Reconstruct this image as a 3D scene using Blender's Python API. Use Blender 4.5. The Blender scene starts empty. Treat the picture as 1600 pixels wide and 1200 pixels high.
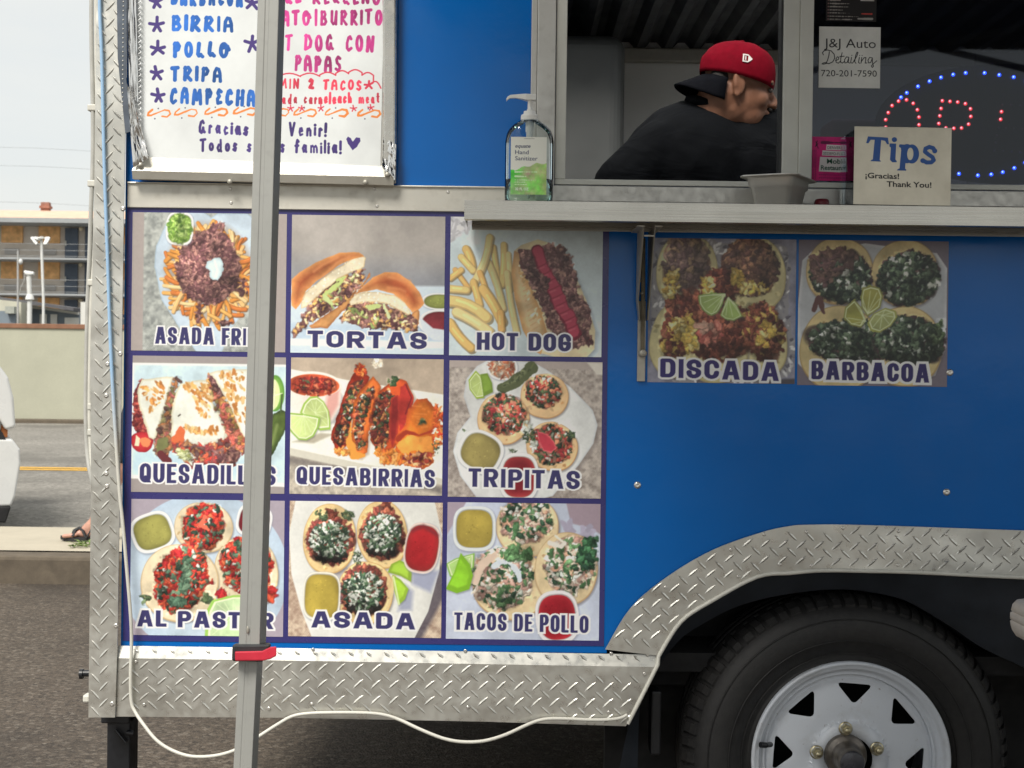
import bpy, bmesh, math, random
import numpy as np
from mathutils import Vector, Matrix
random.seed(7); RNG = np.random.default_rng(11)
D = bpy.data; S = bpy.context.scene; COL = S.collection
# ------------------------------------------------------------------ camera
CAM_Z, CAM_Y, FPX = 1.164, -3.04, 2300.0
PITCH, ROLL = -25.0/FPX, 0.0130
_F = np.array([0, math.cos(PITCH), math.sin(PITCH)]); _U0 = np.array([0, -math.sin(PITCH), math.cos(PITCH)]); _X = np.array([1.0, 0, 0])
_R = math.cos(ROLL)*_X + math.sin(ROLL)*_U0; _U = -math.sin(ROLL)*_X + math.cos(ROLL)*_U0
CAMP = np.array([0.0, CAM_Y, CAM_Z])
cam_d = D.cameras.new("camera"); cam = D.objects.new("camera", cam_d); COL.objects.link(cam)
cam_d.sensor_width = 36; cam_d.lens = FPX/1600*36; cam_d.clip_start = .05; cam_d.clip_end = 2000
M = Matrix.Identity(4)
for i in range(3):
    M[i][0] = _R[i]; M[i][1] = _U[i]; M[i][2] = -_F[i]; M[i][3] = CAMP[i]
cam.matrix_world = M; S.camera = cam
cam_d.dof.use_dof = True; cam_d.dof.focus_distance = 3.0; cam_d.dof.aperture_fstop = 16.0
S.render.resolution_x, S.render.resolution_y = 1024, 768
# ------------------------------------------------------------------ light and exposure
S.view_settings.view_transform = 'Standard'; S.view_settings.look = 'None'
S.view_settings.exposure = 0.9; S.view_settings.gamma = 1.0
SUN_EL, SUN_AZ = math.radians(52), math.radians(202)      # azimuth clockwise from +Y: behind the camera, to the left
W = D.worlds.new("World"); S.world = W; W.use_nodes = True
nt = W.node_tree; nt.nodes.clear()
def N(t, **kw):
    n = nt.nodes.new(t)
    for k, v in kw.items(): setattr(n, k, v)
    return n
sky = N('ShaderNodeTexSky', sky_type='NISHITA', sun_disc=False, sun_elevation=SUN_EL, sun_rotation=SUN_AZ, air_density=1.0, dust_density=3.0, ozone_density=1.0)
tc = N('ShaderNodeTexCoord'); mp = N('ShaderNodeMapping'); mp.inputs['Scale'].default_value = (1.4, 1.4, 4.5)
cl = N('ShaderNodeTexNoise'); cl.inputs['Scale'].default_value = 2.2; cl.inputs['Detail'].default_value = 7; cl.inputs['Roughness'].default_value = .55
cr = N('ShaderNodeValToRGB'); cr.color_ramp.elements[0].position = .36; cr.color_ramp.elements[1].position = .68
cr.color_ramp.elements[0].color = (.80, .80, .80, 1); cr.color_ramp.elements[1].color = (1, 1, 1, 1)
mx = N('ShaderNodeMix', data_type='RGBA'); mx.inputs['B'].default_value = (4.75, 4.8, 4.6, 1)
bg = N('ShaderNodeBackground'); bg.inputs['Strength'].default_value = .10; wo = N('ShaderNodeOutputWorld')
L = nt.links.new
L(tc.outputs['Generated'], mp.inputs['Vector']); L(mp.outputs[0], cl.inputs['Vector']); L(cl.outputs['Fac'], cr.inputs['Fac'])
L(cr.outputs[0], mx.inputs['Factor']); L(sky.outputs[0], mx.inputs['A']); L(mx.outputs['Result'], bg.inputs['Color']); L(bg.outputs[0], wo.inputs[0])
sd = D.lights.new("sun", 'SUN'); sd.energy = 2.3; sd.angle = math.radians(22); sd.color = (1, .95, .87)
sun = D.objects.new("sun", sd); COL.objects.link(sun)
_sv = Vector((math.sin(SUN_AZ)*math.cos(SUN_EL), math.cos(SUN_AZ)*math.cos(SUN_EL), math.sin(SUN_EL)))
sun.rotation_euler = _sv.to_track_quat('Z', 'Y').to_euler(); sun.location = (0, -8, 12)
# ------------------------------------------------------------------ helpers
def P(px, py, y=0.0):
    "point of the plane Y=y seen at a pixel of the 1600x1200 photograph"
    d = _F + (px-800)/FPX*_R - (py-600)/FPX*_U
    t = (y-CAM_Y)/d[1]
    return Vector(CAMP + t*d)
def PV(px, py, y=0.0):
    px = np.asarray(px, float); py = np.asarray(py, float)
    d = _F[None]+((px-800)/FPX)[:, None]*_R[None]-((py-600)/FPX)[:, None]*_U[None]
    t = (y-CAM_Y)/d[:, 1]
    return CAMP[None]+t[:, None]*d
def XZ(px, py, y=0.0):
    p = P(px, py, y); return (p.x, p.z)
def lin(c):
    c = np.asarray(c, float)/255.0
    return np.where(c <= .04045, c/12.92, ((c+.055)/1.055)**2.4)
def rgb(r, g, b):
    v = lin((r, g, b)); return (float(v[0]), float(v[1]), float(v[2]), 1)
class MB:
    "collects geometry for one mesh object"
    def __init__(s): s.v = []; s.f = []; s.sm = []
    def add(s, vs, fs, smooth=False):
        o = len(s.v); s.v += [tuple(v) for v in vs]; s.f += [tuple(i+o for i in f) for f in fs]; s.sm += [smooth]*len(fs); return s
    def box(s, x0, y0, z0, x1, y1, z1):
        return s.add([(x0,y0,z0),(x1,y0,z0),(x1,y1,z0),(x0,y1,z0),(x0,y0,z1),(x1,y0,z1),(x1,y1,z1),(x0,y1,z1)],
              [(0,3,2,1),(4,5,6,7),(0,1,5,4),(1,2,6,5),(2,3,7,6),(3,0,4,7)])
    def obox(s, c, ax, ay, az):
        "box from centre and three half-axis vectors"
        c, ax, ay, az = map(Vector, (c, ax, ay, az)); vs = []
        for k in (-1, 1):
            for i, j in ((-1,-1),(1,-1),(1,1),(-1,1)): vs.append(c+ax*i+ay*j+az*k)
        return s.add(vs, [(0,3,2,1),(4,5,6,7),(0,1,5,4),(1,2,6,5),(2,3,7,6),(3,0,4,7)])
    def beam(s, a, b, w, d, up=(0,1,0)):
        a, b = Vector(a), Vector(b); t = (b-a); l = t.length; t = t/l; u = Vector(up); r = t.cross(u).normalized(); u = r.cross(t)
        return s.obox((a+b)/2, r*w/2, u*d/2, t*l/2)
    def prism(s, pts, y0, y1):
        "polygon in (x,z), front face at y0 and back at y1 (convex or simple)"
        n = len(pts); area = sum(pts[i][0]*pts[(i+1)%n][1]-pts[(i+1)%n][0]*pts[i][1] for i in range(n))
        if area < 0: pts = pts[::-1]
        vs = [(x, y0, z) for x, z in pts]+[(x, y1, z) for x, z in pts]
        return s.add(vs, [tuple(range(n)), tuple(range(2*n-1, n-1, -1))]+[(i, i+n, (i+1)%n+n, (i+1)%n) for i in range(n)])
    def tube(s, path, r, n=10, caps=True, flat=1.0):
        path = [Vector(p) for p in path]; rs = r if isinstance(r, (list, tuple)) else [r]*len(path)
        t0 = (path[1]-path[0]).normalized(); a = Vector((0,0,1)) if abs(t0.z) < .9 else Vector((0,1,0))
        nrm = t0.cross(a).normalized(); vs = []
        for i, p in enumerate(path):
            t = (path[min(i+1, len(path)-1)]-path[max(i-1, 0)]).normalized()
            nrm = (nrm-t*nrm.dot(t)).normalized(); b = t.cross(nrm)
            for k in range(n):
                an = 2*math.pi*k/n; vs.append(p+nrm*math.cos(an)*rs[i]+b*math.sin(an)*rs[i]*flat)
        fs = [(i*n+k, i*n+(k+1)%n, (i+1)*n+(k+1)%n, (i+1)*n+k) for i in range(len(path)-1) for k in range(n)]
        s.add(vs, fs, True)
        if caps: s.add(vs[:n], [tuple(range(n-1, -1, -1))]); s.add(vs[-n:], [tuple(range(n))])
        return s
    def lathe(s, prof, n=48, M=None, smooth=True, close=False):
        "profile of (r, h) turned about local Z, then placed by M"
        M = M or Matrix.Identity(4); m = len(prof); vs = []
        for r, h in prof:
            for k in range(n):
                a = 2*math.pi*k/n; vs.append(M @ Vector((r*math.cos(a), r*math.sin(a), h)))
        rows = m if close else m-1
        fs = [(i*n+k, i*n+(k+1)%n, ((i+1)%m)*n+(k+1)%n, ((i+1)%m)*n+k) for i in range(rows) for k in range(n)]
        return s.add(vs, fs, smooth)
    def ell(s, c, r, n=16, m=10, M=None):
        M3 = M or Matrix.Identity(3); c = Vector(c); vs = [c+M3@Vector((0,0,r[2]))]
        for i in range(1, m):
            t = math.pi*i/m
            for k in range(n):
                a = 2*math.pi*k/n; vs.append(c+M3@Vector((r[0]*math.sin(t)*math.cos(a), r[1]*math.sin(t)*math.sin(a), r[2]*math.cos(t))))
        vs.append(c-M3@Vector((0,0,r[2]))); fs = []
        for k in range(n): fs.append((0, 1+k, 1+(k+1)%n)); fs.append((len(vs)-1, 1+(m-2)*n+(k+1)%n, 1+(m-2)*n+k))
        for i in range(m-2):
            for k in range(n): fs.append((1+i*n+k, 1+(i+1)*n+k, 1+(i+1)*n+(k+1)%n, 1+i*n+(k+1)%n))
        return s.add(vs, fs, True)
    def capsule(s, a, b, ra, rb, n=14):
        a, b = Vector(a), Vector(b); t = (b-a); l = t.length; q = t.to_track_quat('Z', 'Y').to_matrix().to_4x4(); q.translation = a
        pr = [(1e-4, -ra)]+[(ra*math.sin(u), -ra*math.cos(u)) for u in (.4, .8, 1.2, 1.57)]+[(rb*math.cos(u), l+rb*math.sin(u)) for u in (0, .4, .8, 1.2)]+[(1e-4, l+rb)]
        return s.lathe(pr, n, q)
    def build(s, name, mat=None, parent=None, bevel=0, seg=2, loc=None):
        me = D.meshes.new(name); me.from_pydata(s.v, [], s.f)
        if any(s.sm): me.polygons.foreach_set('use_smooth', s.sm)
        me.update(); o = D.objects.new(name, me); COL.objects.link(o)
        if mat: me.materials.append(mat)
        if parent: attach(o, parent)
        if bevel:
            m = o.modifiers.new('bevel', 'BEVEL'); m.width = bevel; m.segments = seg; m.limit_method = 'ANGLE'; m.angle_limit = math.radians(40)
        return o
def attach(o, parent):
    o.parent = parent
    pm = Matrix.Identity(4); q = parent; chain = []
    while q: chain.append(q); q = q.parent
    for q in reversed(chain): pm = pm @ q.matrix_parent_inverse @ q.matrix_basis
    o.matrix_parent_inverse = pm.inverted()
def empty(name, loc=(0,0,0)):
    o = D.objects.new(name, None); COL.objects.link(o); o.location = loc; o.empty_display_size = .1; return o
def tag(o, label=None, cat=None, group=None, kind=None):
    if label: o['label'] = label
    if cat: o['category'] = cat
    if group: o['group'] = group
    if kind: o['kind'] = kind
    return o
def inst(o, M4, parent):
    "copy of a single-mesh part moved by M4"
    c = o.copy(); COL.objects.link(c); c.parent = parent; c.matrix_parent_inverse = o.matrix_parent_inverse.copy(); c.matrix_basis = M4 @ o.matrix_basis; return c
def remesh(o, vox, smooth=6):
    m = o.modifiers.new('remesh', 'REMESH'); m.mode = 'VOXEL'; m.voxel_size = vox; m.use_smooth_shade = True
    if smooth:
        m = o.modifiers.new('smooth', 'SMOOTH'); m.factor = .5; m.iterations = smooth
# ------------------------------------------------------------------ materials
class NT:
    def __init__(s, name):
        s.m = D.materials.new(name); s.m.use_nodes = True; s.t = s.m.node_tree; s.b = s.t.nodes['Principled BSDF']
    def n(s, t, ins=None, **kw):
        x = s.t.nodes.new(t)
        for k, v in kw.items(): setattr(x, k, v)
        for k, v in (ins or {}).items():
            if isinstance(v, bpy.types.NodeSocket): s.t.links.new(v, x.inputs[k])
            else: x.inputs[k].default_value = v
        return x
    def l(s, a, b): s.t.links.new(a, b)
    def set(s, **kw):
        for k, v in kw.items():
            k = k.replace('_', ' ')
            if isinstance(v, bpy.types.NodeSocket): s.l(v, s.b.inputs[k])
            else: s.b.inputs[k].default_value = v
        return s
    def coord(s, scale=(1,1,1), rot=(0,0,0)):
        c = s.n('ShaderNodeTexCoord'); m = s.n('ShaderNodeMapping', {'Vector': c.outputs['Object'], 'Scale': scale, 'Rotation': rot}); return m.outputs[0]
    def noise(s, scale, detail=4, rough=.5, vec=None, dist=0):
        return s.n('ShaderNodeTexNoise', {'Vector': vec or s.coord(), 'Scale': scale, 'Detail': detail, 'Roughness': rough, 'Distortion': dist}).outputs['Fac']
    def ramp(s, fac, stops):
        r = s.n('ShaderNodeValToRGB', {'Fac': fac}); e = r.color_ramp.elements
        while len(e) < len(stops): e.new(.5)
        for i, (p, c) in enumerate(stops):
            e[i].position = p; e[i].color = c if len(c) == 4 else (*c, 1)
        return r.outputs[0]
    def mix(s, fac, a, b):
        x = s.n('ShaderNodeMix', data_type='RGBA')
        for k, v in (('Factor', fac), ('A', a), ('B', b)):
            if isinstance(v, bpy.types.NodeSocket): s.l(v, x.inputs[k])
            else: x.inputs[k].default_value = v
        return x.outputs['Result']
    def val(s, fac, lo, hi, a=.3, b=.7):
        return s.n('ShaderNodeMapRange', {'Value': fac, 'From Min': a, 'From Max': b, 'To Min': lo, 'To Max': hi}).outputs[0]
    def bump(s, h, strength=.3, dist=.01, nrm=None):
        i = {'Height': h, 'Strength': strength, 'Distance': dist}
        if nrm: i['Normal'] = nrm
        return s.n('ShaderNodeBump', i).outputs[0]
def simple(name, col, rough=.5, metal=0., var=.12, vs=25., bump=0., bs=200., **kw):
    k = NT(name); n1 = k.noise(vs, 5)
    dark = tuple(c*(1-var) for c in col[:3])+(1,); lite = tuple(min(1, c*(1+var)) for c in col[:3])+(1,)
    k.set(Base_Color=k.ramp(n1, [(.3, dark), (.7, lite)]), Metallic=metal, Roughness=k.val(k.noise(vs*1.7, 4), max(.02, rough-.08), min(1, rough+.08)))
    if bump: k.set(Normal=k.bump(k.noise(bs, 3), bump, .003))
    k.set(**kw); return k.m
def metal_sheet(name, col, rough=.42, metal=.75, stain=.18, dents=.25, brushed=None, speck=.35):
    k = NT(name); n1 = k.noise(6, 6, .6); n2 = k.noise(60, 4)
    base = k.ramp(n1, [(.28, tuple(c*(1-stain) for c in col[:3])), (.72, col[:3])])
    base = k.mix(k.val(n2, 0, speck, .55, .75), base, tuple(c*.72 for c in col[:3])+(1,))
    nr = k.bump(k.noise(5, 2), dents, .02)
    if brushed:
        nb = k.noise(1.0, 3, .6, vec=k.coord(brushed)); nr = k.bump(nb, .05, .002, nr)
        base = k.mix(k.val(nb, 0, .10), base, tuple(c*.8 for c in col[:3])+(1,))
    k.set(Base_Color=base, Metallic=metal, Roughness=k.val(nb if brushed else n2, rough-(.03 if brushed else .1), rough+(.04 if brushed else .12)), Normal=nr); return k.m
MAT = {}
MAT['tread'] = metal_sheet('tread_plate_aluminium', (.72, .71, .655), .34, .80, .26, .6, None, .16)
MAT['alu'] = metal_sheet('mill_aluminium', (.60, .59, .55), .42, .7, .15, .1)
MAT['rail'] = metal_sheet('weathered_rail_aluminium', (.66, .64, .57), .5, .5, .12, .15)
MAT['steel'] = metal_sheet('brushed_stainless', (.54, .525, .48), .27, .88, .18, .15, (3, 60, 220), .05)
MAT['chrome'] = metal_sheet('bright_stainless', (.62, .60, .55), .28, .95, .15, .25, None, .08)
MAT['foil'] = metal_sheet('crumpled_foil', (.75, .74, .72), .16, 1.0, .1, .6)
MAT['bracket'] = metal_sheet('dull_bracket_steel', (.48, .46, .40), .5, .6, .2, .1)
MAT['frame_w'] = simple('white_window_frame', (.62, .62, .56, 1), .45, 0, .05, 20)
MAT['pole'] = metal_sheet('grey_canopy_pole', (.375, .38, .36), .55, .35, .12, .05, (160, 160, 4))
MAT['black'] = simple('black_paint', (.012, .013, .016, 1), .38, 0, .3, 30)
MAT['fender_black'] = simple('black_fender_paint', (.017, .021, .028, 1), .42, 0, .3, 14, .15, 60)
MAT['dark'] = simple('underbody_black', (.012, .012, .013, 1), .8, 0, .3, 20)
k = NT('tyre_rubber'); k.set(Base_Color=k.mix(k.val(k.noise(5, 6, .65), 0, .14, .5, .8), k.ramp(k.noise(60, 4), [(.3, (.008, .008, .009)), (.7, (.015, .0148, .0148))]), (.06, .052, .043, 1)), Roughness=.6, Normal=k.bump(k.noise(300, 3), .2, .003)); MAT['rubber'] = k.m
k = NT('white_painted_rim'); bs = k.mix(k.val(k.noise(9, 7, .7), 0, .45, .52, .72), (.60, .64, .70, 1), (.34, .32, .29, 1)); bs = k.mix(k.val(k.noise(70, 5, .7), 0, .8, .66, .72), bs, (.13, .075, .045, 1)); k.set(Base_Color=bs, Roughness=.33); MAT['white_steel'] = k.m
MAT['zinc'] = simple('zinc_nut', (.50, .45, .30, 1), .35, .9, .2, 60)
MAT['hubgrease'] = simple('greasy_hub', (.16, .145, .13, 1), .45, .7, .5, 40)
MAT['hubcap'] = simple('black_hub_cap', (.05, .05, .06, 1), .3, .2, .4, 40)
MAT['cord'] = simple('white_cord', (.62, .61, .55, 1), .5, 0, .08, 30)
MAT['greycable'] = simple('grey_cable', (.45, .45, .42, 1), .5, 0, .12, 30)
MAT['red'] = simple('red_plastic', (.55, .03, .055, 1), .35, 0, .12, 30)
MAT['darkred'] = simple('dark_red_plastic', (.20, .018, .03, 1), .4, 0, .12, 30)
MAT['blackplastic'] = simple('black_plastic', (.025, .027, .03, 1), .45, 0, .2, 40)
MAT['whiteplastic'] = simple('white_pump_plastic', (.80, .80, .76, 1), .35, 0, .04, 20)
k = NT('black_cotton'); fold = k.noise(1, 3, .5, vec=k.coord((5, 5, 13), (0, .7, 0)), dist=1.2); k.set(Base_Color=k.ramp(k.noise(12, 4), [(.3, (.0030, .0038, .0054)), (.7, (.0048, .0058, .0078))]), Roughness=.85, Normal=k.bump(fold, .4, .04, k.bump(k.noise(300, 2), .2, .002))); MAT['shirt'] = k.m
D.materials['black_cotton'].node_tree.nodes['Principled BSDF'].inputs['Specular IOR Level'].default_value = .12
MAT['skin'] = simple('tan_skin', (.23, .105, .062, 1), .5, 0, .14, 30, .1, 250)
MAT['skin2'] = simple('pale_skin', (.50, .27, .20, 1), .5, 0, .1, 40)
MAT['cap'] = simple('red_cap_cloth', (.165, .003, .012, 1), .85, 0, .12, 60, .15, 500)
MAT['capbrim'] = simple('black_cap_brim', (.004, .0045, .007, 1), .8, 0, .2, 60)
for nm_ in ('red_cap_cloth', 'black_cap_brim'): D.materials[nm_].node_tree.nodes['Principled BSDF'].inputs['Specular IOR Level'].default_value = .06
MAT['hair'] = simple('short_black_hair', (.012, .010, .009, 1), .7, 0, .3, 200, .5, 600)
MAT['interior'] = simple('interior_panel', (.86, .86, .83, 1), .5, 0, .05, 4)
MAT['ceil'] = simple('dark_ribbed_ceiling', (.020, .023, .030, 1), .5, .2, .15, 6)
MAT['shade_block'] = simple('grey_shade_block', (.085, .09, .09, 1), .5, .2, .1, 5)  # dark colour of the block that stands in for wall shade
MAT['sole'] = simple('black_sandal', (.02, .02, .022, 1), .7, 0, .2, 60)
MAT['denim'] = simple('dark_trousers', (.03, .035, .05, 1), .85, 0, .2, 60)
MAT['foam'] = simple('beige_foam', (.58, .53, .47, 1), .6, 0, .05, 60)
MAT['canopy'] = simple('canopy_fabric', (.22, .22, .23, 1), .85, 0, .1, 20)
# glossy blue painted panel with faint orange peel and scratches
k = NT('blue_trailer_paint'); c = k.noise(2.2, 4)
base = k.ramp(c, [(.3, (.001, .118, .43)), (.7, (.0015, .138, .50))])
scr = k.noise(1, 2, .5, vec=k.coord((60, 60, 4), (0, .35, 0))); base = k.mix(k.val(scr, 0, .35, .775, .79), base, (.22, .36, .52, 1)); dirt = k.noise(3.5, 6, .65, vec=k.coord((1, 1, .5))); base = k.mix(k.val(dirt, 0, .10, .5, .75), base, (.06, .13, .26, 1))
speck = k.noise(420, 2); base = k.mix(k.val(speck, 0, .6, .78, .82), base, (.25, .4, .55, 1))
k.set(Base_Color=base, Roughness=k.val(k.noise(8, 4), .10, .2), Normal=k.bump(k.noise(55, 3, .6), .05, .004, k.bump(k.noise(3.0, 2), .35, .01))); k.b.inputs["Specular IOR Level"].default_value = .3; _ = (1
)
MAT['blue'] = k.m
def colour_mat(name, rough=.28, spec=.4):
    k = NT(name); a = k.n('ShaderNodeVertexColor', layer_name='paint')
    k.set(Base_Color=a.outputs['Color'], Roughness=rough, Normal=k.bump(k.noise(40, 3), .04, .004)); k.b.inputs['Specular IOR Level'].default_value = spec
    return k.m
MAT['print'] = colour_mat('printed_vinyl', .25, .4)
MAT['paper'] = colour_mat('printed_paper', .5, .3)
MAT['board'] = colour_mat('gloss_whiteboard', .2, .45)
k = NT('ink_on_brushed_steel'); a = k.n('ShaderNodeVertexColor', layer_name='paint'); nb = k.noise(1, 4, .6, vec=k.coord((30, 30, 260)))
base = k.ramp(k.noise(9, 6, .6), [(.3, (.42, .385, .31)), (.7, (.62, .58, .48))])
base = k.mix(a.outputs['Alpha'], base, a.outputs['Color'])
inv = k.n('ShaderNodeMath', {0: .8, 1: a.outputs['Alpha']}, operation='SUBTRACT', use_clamp=True)
k.set(Base_Color=base, Metallic=inv.outputs[0], Roughness=.36, Normal=k.bump(nb, .08, .002, k.bump(k.noise(14, 4), .25, .004))); MAT['inksteel'] = k.m
MAT['navy'] = simple('navy_vinyl', (.040, .036, .165, 1), .28, 0, .06, 8)
MAT['ink'] = simple('black_ink', (.012, .012, .014, 1), .4, 0, .1, 50)
MAT['greenink'] = simple('green_ink', (.01, .09, .05, 1), .4, 0, .1, 50)
MAT['navyink'] = simple('navy_ink', (.04, .06, .14, 1), .4, 0, .1, 50)
MAT['whiteink'] = simple('white_ink', (.75, .85, .7, 1), .4, 0, .05, 50)
# glass
def glass(name, tint=(1,1,1,1), refl=.12, rough=.02):
    k = NT(name); tr = k.n('ShaderNodeBsdfTransparent', {'Color': tint}); gl = k.n('ShaderNodeBsdfGlossy', {'Color': (.9,.95,1,1), 'Roughness': rough})
    lw = k.n('ShaderNodeFresnel', {'IOR': 1.45}); mxs = k.n('ShaderNodeMixShader', {0: lw.outputs[0], 1: tr.outputs[0], 2: gl.outputs[0]})
    k.l(mxs.outputs[0], k.t.nodes['Material Output'].inputs['Surface']); return k.m
MAT['glass'] = glass('window_glass', (.27, .29, .36, 1))
MAT['pet'] = glass('clear_bottle_plastic', (.90, .93, .92, 1)); MAT['gel'] = glass('clear_gel', (.80, .93, .85, 1))
MAT['clear'] = glass('clear_acrylic', (.93, .95, .94, 1))
def led(name, col, e):
    k = NT(name); k.set(Base_Color=(*col, 1), Emission_Color=(*col, 1), Emission_Strength=e); return k.m
MAT['led_blue'] = led('blue_led', (.02, .09, 1.0), 11.0); MAT['led_red'] = led('red_led', (1.0, .035, .03), 7.0); MAT['led_off'] = simple('unlit_led', (.35, .30, .30, 1), .3)
k = NT('led_core_blue'); k.set(Emission_Color=(.45, .68, 1, 1), Emission_Strength=10.0); MAT['core_blue'] = k.m
k = NT('led_core_red'); k.set(Emission_Color=(1, .50, .42, 1), Emission_Strength=8.0); MAT['core_red'] = k.m
# cord that is sky blue near its upper end and off-white lower down
k = NT('two_tone_cord'); g = k.n('ShaderNodeNewGeometry'); sx = k.n('ShaderNodeSeparateXYZ', {0: g.outputs['Position']})
k.set(Base_Color=k.mix(k.val(sx.outputs['Z'], 0, 1, .98, 1.15), (.60, .59, .53, 1), (.33, .52, .74, 1)), Roughness=.45); MAT['cord2'] = k.m
# asphalt
def asphalt(name, a, b, spot, sc=1.0):
    k = NT(name); n1 = k.noise(45*sc, 6, .75); n2 = k.noise(1.1*sc, 5, .6); vo = k.n('ShaderNodeTexVoronoi', {'Vector': k.coord(), 'Scale': 130*sc}).outputs['Distance']
    base = k.ramp(n1, [(.36, a), (.64, b)]); base = k.mix(k.val(n2, 0, .55), base, tuple(c*.62 for c in a)+(1,))
    vc = k.n('ShaderNodeTexVoronoi', {'Vector': k.coord(), 'Scale': 75*sc}); sx = k.n('ShaderNodeSeparateColor', {0: vc.outputs['Color']}).outputs[0]
    base = k.mix(k.val(sx, .45, 0, .05, .35), base, tuple(c*.4 for c in a)+(1,))
    base = k.mix(k.val(sx, 0, .35, .80, .98), base, spot+(1,)); base = k.mix(k.val(k.noise(38*sc, 2), 0, .7, .71, .76), base, spot+(1,))
    wv = k.noise(2.2*sc, 5, .7, dist=.6); band = k.n('ShaderNodeMath', {0: k.n('ShaderNodeMath', {0: wv, 1: .5}, operation='SUBTRACT').outputs[0]}, operation='ABSOLUTE').outputs[0]; base = k.mix(k.val(band, .75, 0, .0008, .0028), base, tuple(c*.35 for c in a)+(1,)) if sc == 1.0 else base
    st = k.noise(.55*sc, 4, .6); base = k.mix(k.val(st, 0, .5, .54, .62), base, tuple(c*.55 for c in a)+(1,))
    k.set(Base_Color=base, Roughness=.9, Normal=k.bump(vo, .35, .008, k.bump(n1, .5, .008))); return k.m
MAT['asphalt'] = asphalt('lot_asphalt', (.046, .036, .027), (.15, .117, .086), (.27, .235, .19))
MAT['road'] = asphalt('road_asphalt', (.17, .16, .14), (.33, .31, .275), (.44, .42, .38), .5)
def concrete(name, col, sc=1.0, stain=.2):
    k = NT(name); n1 = k.noise(3*sc, 6, .65); n2 = k.noise(70*sc, 4)
    base = k.ramp(n1, [(.3, tuple(c*(1-stain) for c in col)), (.7, col)]); base = k.mix(k.val(n2, 0, .35), base, tuple(c*.75 for c in col)+(1,))
    st = k.noise(1, 4, .6, vec=k.coord((1.4*sc, 1.4*sc, .12*sc))); base = k.mix(k.val(st, 0, .35), base, tuple(c*.7 for c in col)+(1,))
    k.set(Base_Color=base, Roughness=.88, Normal=k.bump(n2, .3, .005)); return k.m
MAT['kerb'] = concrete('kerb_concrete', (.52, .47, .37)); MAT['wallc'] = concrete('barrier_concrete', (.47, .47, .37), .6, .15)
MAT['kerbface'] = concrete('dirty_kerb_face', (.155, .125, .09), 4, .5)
# ------------------------------------------------------------------ printed surfaces: a fine mesh whose points carry the ink colours
def _tile(n, octs):
    r = np.random.default_rng(5); out = np.zeros((n, n)); amp = 1; tot = 0
    for o in octs:
        g = r.random((o, o)); x = np.arange(n)*o/n; i = x.astype(int); f = x-i; f = f*f*(3-2*f); j = (i+1) % o
        a = g[np.ix_(i, i)]*(1-f)[None]+g[np.ix_(i, j)]*f[None]; b = g[np.ix_(j, i)]*(1-f)[None]+g[np.ix_(j, j)]*f[None]
        out += amp*(a*(1-f)[:, None]+b*f[:, None]); tot += amp; amp *= .62
    out /= tot; return (out-out.mean())/out.std()
TILE = _tile(512, (8, 16, 32, 64, 128)); FINE = _tile(512, (64, 128, 256))
def nz(X, Y, sc, t=None, off=0):
    t = TILE if t is None else t
    return t[(np.asarray(Y)*sc+off*37).astype(int) % 512, (np.asarray(X)*sc+off*91).astype(int) % 512]
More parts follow.
